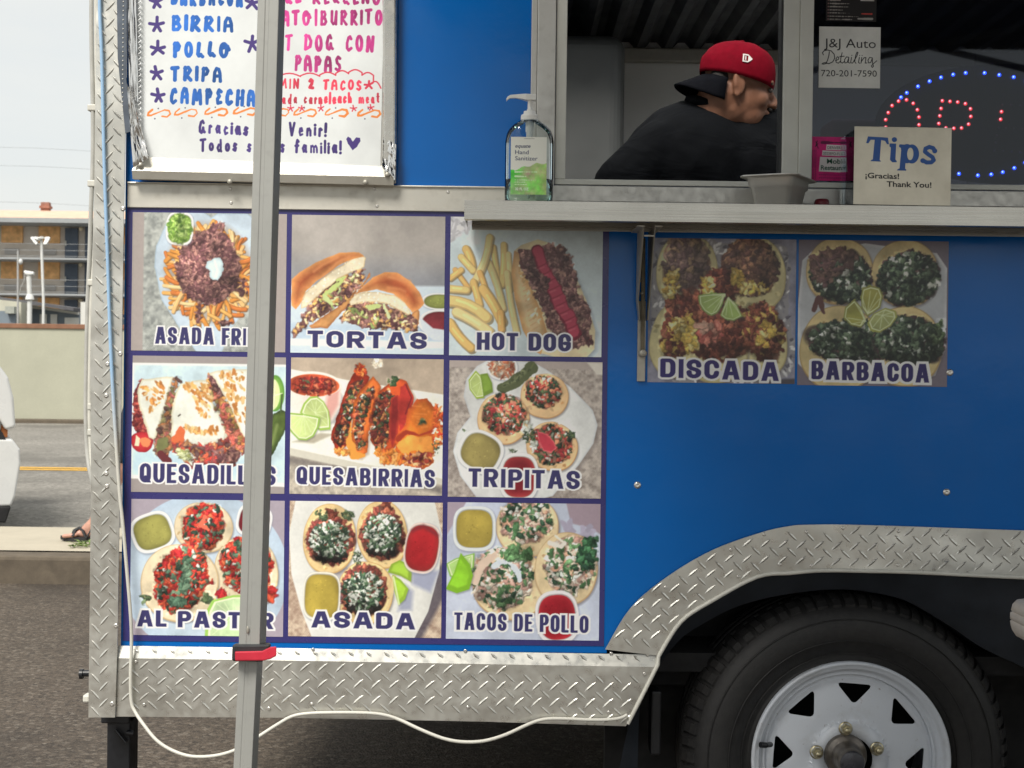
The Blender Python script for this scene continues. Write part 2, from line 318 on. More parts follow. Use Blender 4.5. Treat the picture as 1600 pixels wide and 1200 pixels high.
class Cv:
    def __init__(s, u0, v0, u1, v1, o=(0, 0), k=1.0, res=1.25, bg=(200, 200, 200)):
        s.ext = (u0, v0, u1, v1); s.o = o; s.k = k; s.W = int((u1-u0)*res)+1; s.H = int((v1-v0)*res)+1
        s.u = np.linspace(u0, u1, s.W); s.v = np.linspace(v0, v1, s.H)
        s.x = (s.u-o[0])*k; s.y = (s.v-o[1])*k; s.dx = s.x[1]-s.x[0]
        s.a = np.empty((s.H, s.W, 3)); s.a[:] = bg; s.alpha = np.zeros((s.H, s.W)); s.clip = None; s.bm = np.zeros((s.H, s.W))
    def bb(s, xa, ya, xb, yb):
        i0, i1 = np.searchsorted(s.x, (xa, xb)); j0, j1 = np.searchsorted(s.y, (ya, yb))
        if i0 >= i1 or j0 >= j1: return None
        X, Y = np.meshgrid(s.x[i0:i1], s.y[j0:j1]); return slice(j0, j1), slice(i0, i1), X, Y
    def put(s, sl, m, col, op=1.0):
        m = np.clip(m, 0, 1)*op
        if s.clip is not None: m = m*s.clip[sl[0], sl[1]]
        a = s.a[sl[0], sl[1]]; a += m[..., None]*(np.asarray(col, float)-a)
        al = s.alpha[sl[0], sl[1]]; np.maximum(al, m, out=al); s.bm[sl[0], sl[1]] *= 1-m
    def cov(s, d, soft): return .5-d/(soft or s.dx)
    def ell(s, cx, cy, rx, ry, ang=0, col=(0,0,0), n=2.0, soft=None, op=1, wob=0, mott=0, seed=0, edge=None):
        R = max(rx, ry)*1.25+4*s.dx+wob; sl = s.bb(cx-R, cy-R, cx+R, cy+R)
        if sl is None: return
        X, Y = sl[2]-cx, sl[3]-cy; c, t = math.cos(ang), math.sin(ang); x = np.abs(X*c+Y*t)/rx; y = np.abs(-X*t+Y*c)/ry
        f = (x**n+y**n)**(1/n); d = (f-1)*min(rx, ry)
        if wob:
            th = np.arctan2(Y, X); d = d+wob*(np.sin(3*th+seed)*.5+np.sin(5*th+seed*2.1)*.35+np.sin(9*th+seed*1.3)*.2)
        c3 = np.asarray(col, float)
        if mott or edge is not None:
            c3 = np.broadcast_to(c3, X.shape+(3,)).copy()
            if edge is not None: w = np.clip((f-.55)/.45, 0, 1)**2; c3 += w[..., None]*(np.asarray(edge, float)-c3)
            if mott: c3 *= (1+mott*nz(sl[2], sl[3], 2.2/max(s.dx, .1)*.6, None, seed))[..., None]
        s.put(sl, s.cov(d, soft), c3, op)
    def sdf_poly(s, pts, X, Y):
        p = np.asarray(pts, float); n = len(p); d = np.full(X.shape, 1e9); ins = np.zeros(X.shape, bool)
        for i in range(n):
            a, b = p[i], p[(i+1) % n]; e = b-a; wx, wy = X-a[0], Y-a[1]
            h = np.clip((wx*e[0]+wy*e[1])/max(e@e, 1e-9), 0, 1); d = np.minimum(d, (wx-e[0]*h)**2+(wy-e[1]*h)**2)
            if a[1] != b[1]:
                cnd = (a[1] > Y) != (b[1] > Y); ins ^= cnd & (X < (b[0]-a[0])*(Y-a[1])/(b[1]-a[1])+a[0])
        d = np.sqrt(d); return np.where(ins, -d, d)
    def poly(s, pts, col, soft=None, op=1, wob=0, mott=0, seed=0, ws=1.0, edge=None, ew=20):
        p = np.asarray(pts, float); m = 3*s.dx+wob*3+(soft or 0)
        sl = s.bb(p[:,0].min()-m, p[:,1].min()-m, p[:,0].max()+m, p[:,1].max()+m)
        if sl is None: return
        d = s.sdf_poly(p, sl[2], sl[3])
        if wob: d = d+wob*nz(sl[2], sl[3], ws/s.dx*1.5, None, seed)
        c3 = np.broadcast_to(np.asarray(col, float), d.shape+(3,)).copy()
        if edge is not None: w = np.clip(1+d/ew, 0, 1); c3 += w[..., None]*(np.asarray(edge, float)-c3)
        if mott: c3 *= (1+mott*nz(sl[2], sl[3], 1.3/s.dx, None, seed+3))[..., None]
        s.put(sl, s.cov(d, soft), c3, op)
    def sdf_line(s, pts, X, Y):
        d = np.full(X.shape, 1e9)
        for a, b in zip(pts[:-1], pts[1:]):
            ex, ey = b[0]-a[0], b[1]-a[1]; wx, wy = X-a[0], Y-a[1]
            h = np.clip((wx*ex+wy*ey)/max(ex*ex+ey*ey, 1e-9), 0, 1); d = np.minimum(d, (wx-ex*h)**2+(wy-ey*h)**2)
        return np.sqrt(d)
    def line(s, pts, w, col, soft=None, op=1, wob=0):
        p = np.asarray(pts, float); m = w+3*s.dx
        sl = s.bb(p[:,0].min()-m, p[:,1].min()-m, p[:,0].max()+m, p[:,1].max()+m)
        if sl is None: return
        d = s.sdf_line(pts, sl[2], sl[3])-w/2
        if wob: d = d+wob*nz(sl[2], sl[3], 1.5/s.dx)
        s.put(sl, s.cov(d, soft), col, op)
    def shade(s, pts, k, soft=20):
        "tone inside a polygon multiplied by k (part of the printed picture)"
        p = np.asarray(pts, float); m = soft*1.2
        sl = s.bb(p[:,0].min()-m, p[:,1].min()-m, p[:,0].max()+m, p[:,1].max()+m)
        if sl is None: return
        w = np.clip(s.cov(s.sdf_poly(p, sl[2], sl[3]), soft), 0, 1); s.a[sl[0], sl[1]] *= (1+w*(k-1))[..., None]
    def weave(s, pts, base, dark, per=9):
        p = np.asarray(pts, float); sl = s.bb(p[:,0].min(), p[:,1].min(), p[:,0].max(), p[:,1].max())
        if sl is None: return
        X, Y = sl[2], sl[3]; jx = nz(X, Y, .08/s.dx)*per*.3; jy = nz(X, Y, .08/s.dx, None, 4)*per*.3; per = per*1.5
        a = np.sin((X+jx)*2*math.pi/per)*np.sin((Y+jy)*2*math.pi/(per*1.3)); w = np.clip(.55+.30*a+.22*nz(X, Y, 1.0/s.dx, FINE)+.08*nz(X, Y, .5/s.dx), 0, 1)
        c3 = np.asarray(dark, float)+w[..., None]*(np.asarray(base, float)-np.asarray(dark, float))
        s.put(sl, s.cov(s.sdf_poly(p, X, Y), None), c3)
    def pts(s, reg, n):
        out = []
        if len(reg) == 5 and not hasattr(reg[0], '__len__'):
            cx, cy, rx, ry, an = reg; c, t = math.cos(an), math.sin(an)
            for _ in range(n):
                r = math.sqrt(random.random()); a = random.random()*6.2832; x, y = rx*r*math.cos(a), ry*r*math.sin(a); out.append((cx+x*c-y*t, cy+x*t+y*c))
        else:
            p = np.asarray(reg, float); lo, hi = p.min(0), p.max(0); q = np.random.default_rng(random.randrange(9999)).random((n*4, 2))*(hi-lo)+lo
            d = s.sdf_poly(p, q[:,0], q[:,1]); out = [tuple(v) for v in q[d < 0][:n]]
        return out
    def bits(s, reg, n, pal, size=(8, 16), asp=(1.3, 2.6), ang=None, jit=.12, dark=.58, hi=1.18, sh=True):
        "chopped pieces: each with a dark under-edge, its body and a lighter top"
        if sh: n = int(n*1.6)
        q = []
        for (x, y) in s.pts(reg, n):
            r = random.uniform(*size)*(.385 if sh else .5); rr = r*2
            j0, j1 = np.searchsorted(s.y, (y-rr, y+rr)); i0, i1 = np.searchsorted(s.x, (x-rr, x+rr)); q.append((slice(j0, j1), slice(i0, i1))); a = random.uniform(*asp); an = random.uniform(0, 3.1416) if ang is None else random.gauss(*ang)
            c = np.array(random.choice(pal), float)*random.uniform(1-jit, 1+jit); nn = random.uniform(1.7, 3.5); sd = random.random()*9
            if sh: s.ell(x+r*.22, y+r*.3, r*a*1.06, r*1.12, an, c*dark, nn, op=.75, soft=s.dx*1.6)
            s.ell(x, y, r*a, r, an, c, nn, soft=s.dx*1.4, wob=r*.25, seed=sd)
            if hi and r > 1.2*s.dx: s.ell(x-r*.18, y-r*.3, r*a*.55, r*.34, an, np.minimum(c*hi+12, 250), 2, op=.65, soft=s.dx*1.6)
        if sh:
            for w in q: s.bm[w] = 1
    def leaf(s, reg, n, pal=((58, 74, 52), (80, 98, 66), (44, 56, 44), (102, 120, 88)), size=(7, 15)): s.bits(reg, n, pal, size, (1.1, 2.2), dark=.55, hi=1.3)
    def onion(s, reg, n, size=(7, 14)): s.bits(reg, n, ((212, 216, 204), (188, 196, 184), (224, 226, 216), (160, 170, 152)), size, (1.0, 1.9), dark=.62, hi=1.05)
    def grain(s, amp=.02): s.a *= (1+amp*nz(*np.meshgrid(s.x/s.dx, s.y/s.dx), 1.0, FINE))[..., None]
    def organic(s, amp=1.15):
        "breaks the clean outlines of chopped food and adds the fine tone of a print"
        m = s.bm.copy()
        for _ in range(3): m[1:-1, 1:-1] = (m[1:-1, 1:-1]*2+m[:-2, 1:-1]+m[2:, 1:-1]+m[1:-1, :-2]+m[1:-1, 2:])/6
        J, I = np.mgrid[0:s.H, 0:s.W]; a = amp*m
        dj = FINE[(J+37) % 512, (I+5) % 512]*a; di = FINE[(J+191) % 512, (I+303) % 512]*a
        b = s.a[np.clip(np.rint(J+dj), 0, s.H-1).astype(int), np.clip(np.rint(I+di), 0, s.W-1).astype(int)]
        g = b.mean(-1, keepdims=True); b = g+(b-g)*.96
        tone = 1+(.03*m+.008)*FINE[(J*2+11) % 512, (I*2+77) % 512]+.12*m*TILE[(J*2) % 512, (I*2) % 512]; b = b*tone[..., None]
        c = b.copy(); c[1:-1, 1:-1] = b[1:-1, 1:-1]*.36+(b[:-2, 1:-1]+b[2:, 1:-1]+b[1:-1, :-2]+b[1:-1, 2:])*.16
        s.a = np.clip(c, 0, 255)*.97+5
    # food pieces shared by the pictures
    def cup(s, cx, cy, rx, ry, ang, fill, rim=(236, 238, 234), n=3.2, depth=10, t=.84, edge=None):
        s.ell(cx+depth*.5, cy+depth*.9, rx*1.02, ry*1.04, ang, (118, 122, 140), n, soft=16, op=.55)
        s.ell(cx, cy+depth*.35, rx, ry, ang, (205, 208, 208), n); s.ell(cx, cy, rx, ry, ang, rim, n)
        s.ell(cx, cy, rx*(t+.04), ry*(t+.03), ang, tuple(v*.72 for v in rim), n, soft=5)
        s.ell(cx, cy+2, rx*t, ry*t, ang, fill, n, mott=.05, edge=edge or tuple(v*.8 for v in fill), soft=4)
        s.bits((cx, cy, rx*t*.8, ry*t*.8, ang), 26, (tuple(min(255, v*1.2) for v in fill), tuple(v*.72 for v in fill)), (3, 6), (1, 1.5), sh=False, hi=None)
    def tortilla(s, cx, cy, rx, ry, ang, col=(226, 196, 142), seed=1., dark=(186, 146, 92)):
        s.ell(cx+7, cy+11, rx*1.01, ry*1.01, ang, (96, 90, 92), 2.1, soft=18, op=.6)
        s.ell(cx, cy, rx, ry, ang, dark, 2.1, wob=3, seed=seed); s.ell(cx-1, cy-3, rx*.975, ry*.97, ang, col, 2.1, wob=3, seed=seed, mott=.05)
        s.bits((cx, cy, rx*.9, ry*.9, ang), 24, (tuple(v*.87 for v in col), tuple(min(255, v*1.06) for v in col), dark), (10, 26), (1, 2), sh=False, hi=None)
    def fry(s, x0, y0, x1, y1, w, col=(234, 190, 108), bend=0):
        mxp = ((x0+x1)/2+bend*(y1-y0), (y0+y1)/2-bend*(x1-x0)); p = [(x0, y0), ((x0+mxp[0])/2+bend*(y1-y0)*.25, (y0+mxp[1])/2-bend*(x1-x0)*.25), mxp, ((x1+mxp[0])/2+bend*(y1-y0)*.25, (y1+mxp[1])/2-bend*(x1-x0)*.25), (x1, y1)]
        c = np.array(col, float)
        s.line([(a+w*.14, b+w*.16) for a, b in p], w*1.1, c*.5, soft=6, op=.7); s.line(p, w, c*.82, wob=1); s.line([(a-w*.06, b-w*.05) for a, b in p], w*.74, c, wob=1, soft=4)
        s.line([(a-w*.16, b-w*.14) for a, b in p[1:-1]], w*.22, np.minimum(c*1.13+8, 252), soft=5, op=.7)
    def wedge(s, pts, flesh=(196, 220, 140), rind=(126, 168, 58), c=None, w=9):
        s.poly([(x+7, y+9) for x, y in pts], (80, 80, 80), soft=16, op=.45); s.poly(pts, rind); cx = sum(p[0] for p in pts)/len(pts); cy = sum(p[1] for p in pts)/len(pts)
        if flesh is None:
            s.poly([(cx+(x-cx)*.72-4, cy+(y-cy)*.72-6) for x, y in pts], np.minimum(np.array(rind)*1.2, 255), soft=14, op=.8, mott=.05); return
        q = [(cx+(x-cx)*.88, cy+(y-cy)*.88) for x, y in pts]; s.poly(q, (226, 236, 196)); s.poly([(cx+(x-cx)*.80, cy+(y-cy)*.80) for x, y in pts], flesh, mott=.06)
        c = c or q[0]
        for x, y in q[1:]: s.line([c, (c[0]+(x-c[0])*.85, c[1]+(y-c[1])*.85)], w*.35, (224, 236, 190), op=.75, soft=3)
    def mound(s, reg, lo=.58, hi=1.16):
        "pictured roundness of a heap: lit from the upper left in the printed photograph"
        cx, cy, rx, ry, an = reg; R = max(rx, ry)*1.15; sl = s.bb(cx-R, cy-R, cx+R, cy+R)
        if sl is None: return
        X, Y = (sl[2]-cx)/(rx*1.08), (sl[3]-cy)/(ry*1.08); r = np.sqrt(X*X+Y*Y); w = np.clip((1.05-r)/.18, 0, 1)
        g = np.clip(.5+.42*(-X*.5-Y*.85)+.2*(1-r), 0, 1); k = lo+(hi-lo)*g+.10*nz(sl[2], sl[3], .5/s.dx)
        s.a[sl[0], sl[1]] *= (1+w*(k-1))[..., None]
    # lettering
    def text(s, st, x0, x1, y0, y1, w, col, font, clip=True, outline=None, ow=8, slope=0., gap=.16, spc=.38, jit=0., mottle=0):
        f = 1.42 if clip else 1.0; wy = w/f
        ws = [font[c][0] if c != ' ' else spc for c in st]; tot = sum(ws)+gap*(len(st)-1); ux = (x1-x0)/tot; hh = y1-y0; x = x0; items = []
        for c, wd in zip(st, ws):
            if c != ' ':
                cw = wd*ux; j = random.uniform(-jit, jit)*hh; sy = y0+slope*(x-x0)+j; pl = []; k0 = random.uniform(-jit, jit)*.5
                for ln in font[c][1]: pl.append([(x+w/2+px*(cw-w)+k0*(1-py)*hh, sy+wy/2+py*(hh-wy)) for px, py in ln])
                items.append((pl, (x, sy, x+cw, sy+hh)))
            x += (wd+gap)*ux
        def ev(grow, cc, op=1):
            for pl, (a, b, c_, d_) in items:
                allp = np.array([p for l in pl for p in l]); m = grow+w+2*s.dx
                sl = s.bb(min(a, allp[:,0].min())-m, min(b, allp[:,1].min())-m, max(c_, allp[:,0].max())+m, max(d_, allp[:,1].max())+m)
                if sl is None: continue
                dd = np.full(sl[2].shape, 1e9)
                for l in pl:
                    l = [(p[0], p[1]*f) for p in l]; dd = np.minimum(dd, s.sdf_line(l if len(l) > 1 else [l[0], (l[0][0]+.01, l[0][1])], sl[2], sl[3]*f))
                dd -= w/2
                if grow and f > 1: dd = dd-grow*.22
                if mottle: dd = dd+mottle*nz(sl[2], sl[3], 1.0/s.dx)
                if clip:
                    qx = np.abs(sl[2]-(a+c_)/2)-(c_-a)/2; qy = np.abs(sl[3]-(b+d_)/2)-(d_-b)/2
                    dd = np.maximum(dd, np.maximum(qx, qy))
                c3 = cc
                if mottle: c3 = np.asarray(cc, float)*(1+.10*nz(sl[2], sl[3], .8/s.dx))[..., None]
                s.put(sl, s.cov(dd-grow, None), c3, op)
        if outline is not None: ev(ow, outline)
        ev(0, col)
    def mesh(s, name, mat, y, parent=None, gain=1.0, rot=ROLL):
        uc, vc = (s.ext[0]+s.ext[2])/2, (s.ext[1]+s.ext[3])/2; U, V = np.meshgrid(s.u, s.v)
        PX = U-rot*(V-vc); PY = V+rot*(U-uc); co = PV(PX.ravel(), PY.ravel(), y).astype(np.float32); W, H = s.W, s.H
        i = np.arange(H*W).reshape(H, W); q = np.stack([i[1:, :-1], i[1:, 1:], i[:-1, 1:], i[:-1, :-1]], -1).reshape(-1, 4)
        me = D.meshes.new(name); me.vertices.add(H*W); me.vertices.foreach_set('co', co.ravel())
        me.loops.add(q.size); me.loops.foreach_set('vertex_index', q.ravel().astype(np.int32)); me.polygons.add(len(q))
        me.polygons.foreach_set('loop_start', (np.arange(len(q))*4).astype(np.int32)); me.update(calc_edges=True)
        at = me.color_attributes.new('paint', 'FLOAT_COLOR', 'POINT'); c = np.ones((H*W, 4), np.float32)
        c[:, :3] = np.clip(lin(np.clip(s.a, 0, 255).reshape(-1, 3))*gain, 0, .85); c[:, 3] = s.alpha.ravel(); at.data.foreach_set('color', c.ravel())
        o = D.objects.new(name, me); COL.objects.link(o); me.materials.append(mat)
        if parent: attach(o, parent)
        return o
# block capitals (stroke centre lines in a unit box, y down)
def arc(cx, cy, rx, ry, a0, a1, n=10): return [(cx+rx*math.cos(math.radians(a0+(a1-a0)*i/n)), cy+ry*math.sin(math.radians(a0+(a1-a0)*i/n))) for i in range(n+1)]
_o = arc(.5, .28, .5, .28, 180, 360)+arc(.5, .72, .5, .28, 0, 180)+[(0, .28)]
_p = [(0, 1.2), (0, 0), (.55, 0)]+arc(.62, .27, .38, .27, -90, 90)+[(0, .54)]
BLK = {'A': (.72, [[(-.02, 1.2), (.44, -.2)], [(.56, -.2), (1.02, 1.2)], [(.2, .72), (.8, .72)]]),
 'S': (.6, [[(1, .29)]+arc(.5, .25, .5, .25, -5, -180, 9)+[(.04, .36), (.25, .47), (.75, .56), (.97, .66)]+arc(.5, .76, .5, .24, -5, 180, 9)+[(0, .71)]]),
 'D': (.62, [[(0, 0), (0, 1), (.4, 1)]+arc(.55, .7, .45, .3, 90, 0, 6)+arc(.55, .3, .45, .3, 0, -90, 6)+[(0, 0)]]),
 'F': (.5, [[(0, -.2), (0, 1.2)], [(0, 0), (1.2, 0)], [(0, .5), (.9, .5)]]), 'R': (.64, [_p, [(.5, .54), (1.04, 1.22)]]), 'I': (.2, [[(.5, -.2), (.5, 1.2)]]),
 'E': (.52, [[(0, -.2), (0, 1.2)], [(0, 0), (1.2, 0)], [(0, .5), (.9, .5)], [(0, 1), (1.2, 1)]]), 'T': (.56, [[(-.2, 0), (1.2, 0)], [(.5, 0), (.5, 1.2)]]),
 'O': (.62, [_o]), 'H': (.62, [[(0, -.2), (0, 1.2)], [(1, -.2), (1, 1.2)], [(0, .5), (1, .5)]]),
 'G': (.62, [[(1, .3)]+arc(.5, .27, .5, .27, -5, -180, 8)+arc(.5, .73, .5, .27, 180, 0, 8)+[(1, .55), (.55, .55)]]),
 'Q': (.62, [_o, [(.55, .75), (1.0, 1.06)]]), 'U': (.62, [[(0, -.2)]+arc(.5, .72, .5, .28, 180, 0)+[(1, -.2)]]), 'L': (.5, [[(0, -.2), (0, 1), (1.2, 1)]]),
 'B': (.63, [[(0, 1), (0, 0), (.55, 0)]+arc(.6, .24, .34, .24, -90, 90, 7)+[(0, .48)], [(.5, .48)]+arc(.62, .74, .38, .26, -90, 90, 7)+[(0, 1)]]),
 'P': (.62, [_p]), 'C': (.6, [[(1.02, .30)]+arc(.5, .27, .5, .27, -8, -180, 8)+arc(.5, .73, .5, .27, 180, 8, 8)+[(1.02, .70)]])}
# marker-pen letters
_ro = arc(.5, .5, .5, .5, -80, 280, 14)
HW = {'A': (.7, [[(0, 1), (.08, .3), (.35, 0), (.7, .05), (.9, .4), (1, 1.02)], [(.05, .62), (.95, .6)]]), 'B': (.65, [[(.05, 0), (0, 1)], [(0, .05), (.6, 0), (.85, .2), (.6, .45), (.1, .5), (.8, .55), (1, .78), (.7, .98), (0, 1)]]),
 'R': (.68, [[(.08, 0), (0, 1)], [(0, .08), (.6, 0), (.9, .22), (.6, .48), (.1, .55), (1, 1.02)]]), 'C': (.62, [[(1, .2), (.75, .02), (.4, .1), (.08, .5), (.1, .85), (.45, 1), (1, .85)]]),
 'G': (.72, [[(.75, .2), (.55, 0), (.25, .12), (.03, .55), (.1, .9), (.4, 1), (.68, .78), (.7, .58), (.78, .85), (1, .95)]]), 'O': (.66, [_ro]), 'Ø': (.85, [arc(.38, .5, .38, .5, -80, 280, 14), [(.25, .3), (.8, .2), (1, .45)]]), 'I': (.16, [[(.5, 0), (.45, 1)]]), 'P': (.6, [[(.1, 0), (.05, 1)], [(0, .08), (.6, 0), (1, .22), (.75, .48), (.1, .58)]]),
 'L': (.62, [[(.15, 0), (0, .8), (.25, .95), (.6, .85), (.8, .95), (1, 1)]]), 'T': (.66, [[(0, .06), (1, 0)], [(.5, .03), (.45, 1)]]), 'M': (.85, [[(0, 1), (.12, 0), (.45, .7), (.8, 0), (1, 1)]]), 'E': (.55, [[(1, .12), (.4, 0), (.1, .22), (.55, .45), (.05, .65), (.2, .98), (1, .9)]]),
 'H': (.66, [[(.05, 0), (0, 1)], [(1, 0), (.95, 1)], [(0, .55), (1, .48)]]), 'N': (.68, [[(0, 1), (.08, 0), (.9, 1), (1, 0)]]), 'D': (.72, [[(.1, 0), (.05, 1)], [(0, .05), (.6, .05), (1, .4), (.85, .8), (.05, 1)]]), 'S': (.6, [[(.95, .12), (.5, 0), (.12, .2), (.3, .45), (.8, .6), (.95, .82), (.5, 1), (0, .88)]]),
 'U': (.66, [[(0, 0), (.05, .8), (.4, 1), (.8, .85), (1, 0), (1, 1)]]), '2': (.6, [[(.05, .2), (.4, 0), (.85, .15), (.7, .5), (.05, .95), (1, .98)]]), '/': (.3, [[(.7, -.05), (.3, 1.1)]]), '!': (.14, [[(.5, 0), (.45, .68)], [(.4, .97), (.45, 1)]]),
 'a': (.6, [[(.85, .45), (.4, .42), (.05, .7), (.3, .98), (.75, .8), (.85, .45), (.85, .85), (1, 1)]]), 'c': (.5, [[(.95, .5), (.5, .42), (.05, .7), (.35, 1), (1, .9)]]), 'i': (.16, [[(.5, .45), (.5, 1)], [(.5, .2), (.55, .22)]]), 's': (.5, [[(.9, .48), (.4, .42), (.2, .62), (.8, .78), (.6, 1), (0, .92)]]),
 'r': (.42, [[(.1, .45), (.1, 1)], [(.1, .62), (.5, .42), (1, .5)]]), 'o': (.55, [arc(.5, .72, .5, .29, -80, 280, 12)]), 'p': (.58, [[(.08, .45), (.08, 1.35)], [(.08, .55), (.5, .42), (1, .68), (.6, 1), (.1, .9)]]), 'e': (.52, [[(.05, .72), (.95, .65), (.7, .42), (.25, .45), (.03, .75), (.35, 1), (1, .92)]]), 'n': (.58, [[(.05, .45), (.05, 1)], [(.05, .65), (.5, .42), (.9, .6), (.95, 1)]]),
 'd': (.62, [[(.85, .5), (.4, .42), (.05, .72), (.35, 1), (.8, .85)], [(.9, 0), (.88, .9), (1, 1)]]), 'm': (.85, [[(.03, .45), (.03, 1)], [(.03, .6), (.28, .42), (.48, .6), (.5, 1)], [(.5, .6), (.78, .42), (.97, .6), (1, 1)]]), 'f': (.5, [[(1, .12), (.6, 0), (.4, .25), (.4, 1.05)], [(0, .5), (.9, .48)]]), 'l': (.16, [[(.5, 0), (.5, 1)]]), 'h': (.58, [[(.05, 0), (.05, 1)], [(.05, .65), (.5, .42), (.9, .6), (.95, 1)]]), 't': (.45, [[(.4, .1), (.42, .9), (.9, 1)], [(0, .42), (.95, .4)]]), 'v': (.55, [[(0, .45), (.45, 1), (1, .45)]]), 'V': (.66, [[(0, 0), (.4, 1), (1, 0)]]), 'g': (.6, [[(.85, .5), (.4, .42), (.05, .7), (.35, .98), (.85, .75), (.85, .45), (.85, 1.2), (.45, 1.42), (.05, 1.3)]])}
def star(cv, x, y, r, col, w=3.2, n=5):
    for i in range(n): a = math.radians(-95+i*360/n+random.uniform(-12, 12)); cv.line([(x, y), (x+math.cos(a)*r*random.uniform(.85, 1.1), y+math.sin(a)*r*random.uniform(.85, 1.1))], w, col)
# ------------------------------------------------------------------ the food pictures, each drawn in the frame of its own poster cell
K = 1200/220.0
NAVY = (58, 56, 98)
MEAT = ((112, 74, 74), (92, 58, 62), (136, 96, 92), (78, 50, 52), (150, 108, 98)); PASTOR = ((196, 58, 46), (168, 40, 42), (216, 84, 58), (140, 30, 38), (222, 110, 70)); DISC = ((104, 52, 44), (128, 66, 52), (84, 44, 40), (148, 84, 62), (170, 104, 80))
BG_GREY = (160, 150, 146); PLATE = (186, 202, 216)
def title(cv, s, x0, x1, y0, y1, w, slope=.006, ow=11, col=NAVY): cv.organic(); cv.text(s, x0, x1, y0, y1, w*1.0, col, BLK, True, (240, 240, 236), ow, slope, gap=.12, spc=.26)
def salsa_bits(cv, reg, meats, greens, onions, msz=(10, 22), pal=MEAT, gsz=(9, 20), osz=(8, 16)):
    cv.bits(reg, meats, pal, msz); cv.leaf(reg, greens, size=gsz); cv.onion(reg, onions, osz)
def pic_asada_fries():
    cv = Cv(206, 333, 447, 549, (200, 330), K, bg=BG_GREY)
    cv.weave([(130, 0), (1120, 0), (1240, 300), (1255, 1220), (130, 1220)], (182, 186, 180), (122, 126, 124), 11)
    cv.poly([(700, 60), (760, 20), (1010, 15), (1075, 60), (1100, 300), (1040, 760), (900, 980), (800, 1220), (600, 1220), (420, 960), (290, 760), (222, 480), (235, 300), (330, 80), (420, 20), (580, -20), (680, 40)], PLATE, wob=2, mott=.04, edge=(160, 182, 200), ew=14)
    cv.ell(690, 520, 372, 425, 0, (150, 120, 90), soft=60, op=.5)
    for i in range(150):
        a = random.random()*6.283; r = random.uniform(.74, 1.0); x, y = 690+350*r*math.cos(a), 545+395*r*math.sin(a); an = a+random.uniform(-1.0, 1.0); l = random.uniform(50, 95)
        if y < 190 and x < 560: continue
        cv.fry(x-l*math.cos(an), y-l*math.sin(an), x+l*math.cos(an), y+l*math.sin(an), random.uniform(24, 38), random.choice(((224, 168, 92), (212, 140, 62), (232, 184, 120), (204, 118, 56), (226, 196, 140))), random.uniform(-.1, .1))
    cv.ell(680, 480, 255, 300, 0, (92, 62, 62), 2.3, wob=22, seed=2)
    cv.bits((680, 480, 268, 310, 0), 620, MEAT, (15, 30), (1.2, 2.8)); cv.mound((680, 480, 268, 310, 0), .66, 1.2); cv.bits((750, 140, 60, 40, 0), 24, MEAT, (18, 32)); cv.bits((610, 220, 50, 60, 0), 22, MEAT, (18, 30))
    cv.bits((960, 640, 70, 90, 0), 16, MEAT, (18, 30)); cv.bits((600, 880, 20, 80, 0), 12, MEAT, (18, 30)); cv.bits((830, 950, 40, 20, 0), 10, MEAT, (18, 30))
    cv.poly([(735, 392), (790, 400), (812, 440), (800, 540), (770, 590), (720, 590), (690, 560), (690, 510), (655, 480), (670, 430), (710, 410)], (206, 224, 228), wob=3, mott=.03, edge=(172, 194, 200), ew=26); cv.line([(735, 420), (760, 500), (745, 560)], 16, (228, 238, 240), soft=14, op=.8)
    cv.cup(435, 150, 116, 140, .05, (132, 172, 70), depth=8, t=.86); cv.bits((435, 150, 95, 118, 0), 150, ((150, 188, 84), (112, 152, 56), (170, 202, 110), (88, 128, 52)), (14, 34), (1.2, 2.4), dark=.7)
    title(cv, 'ASADA FRIES', 236, 1190, 990, 1135, 34); return cv
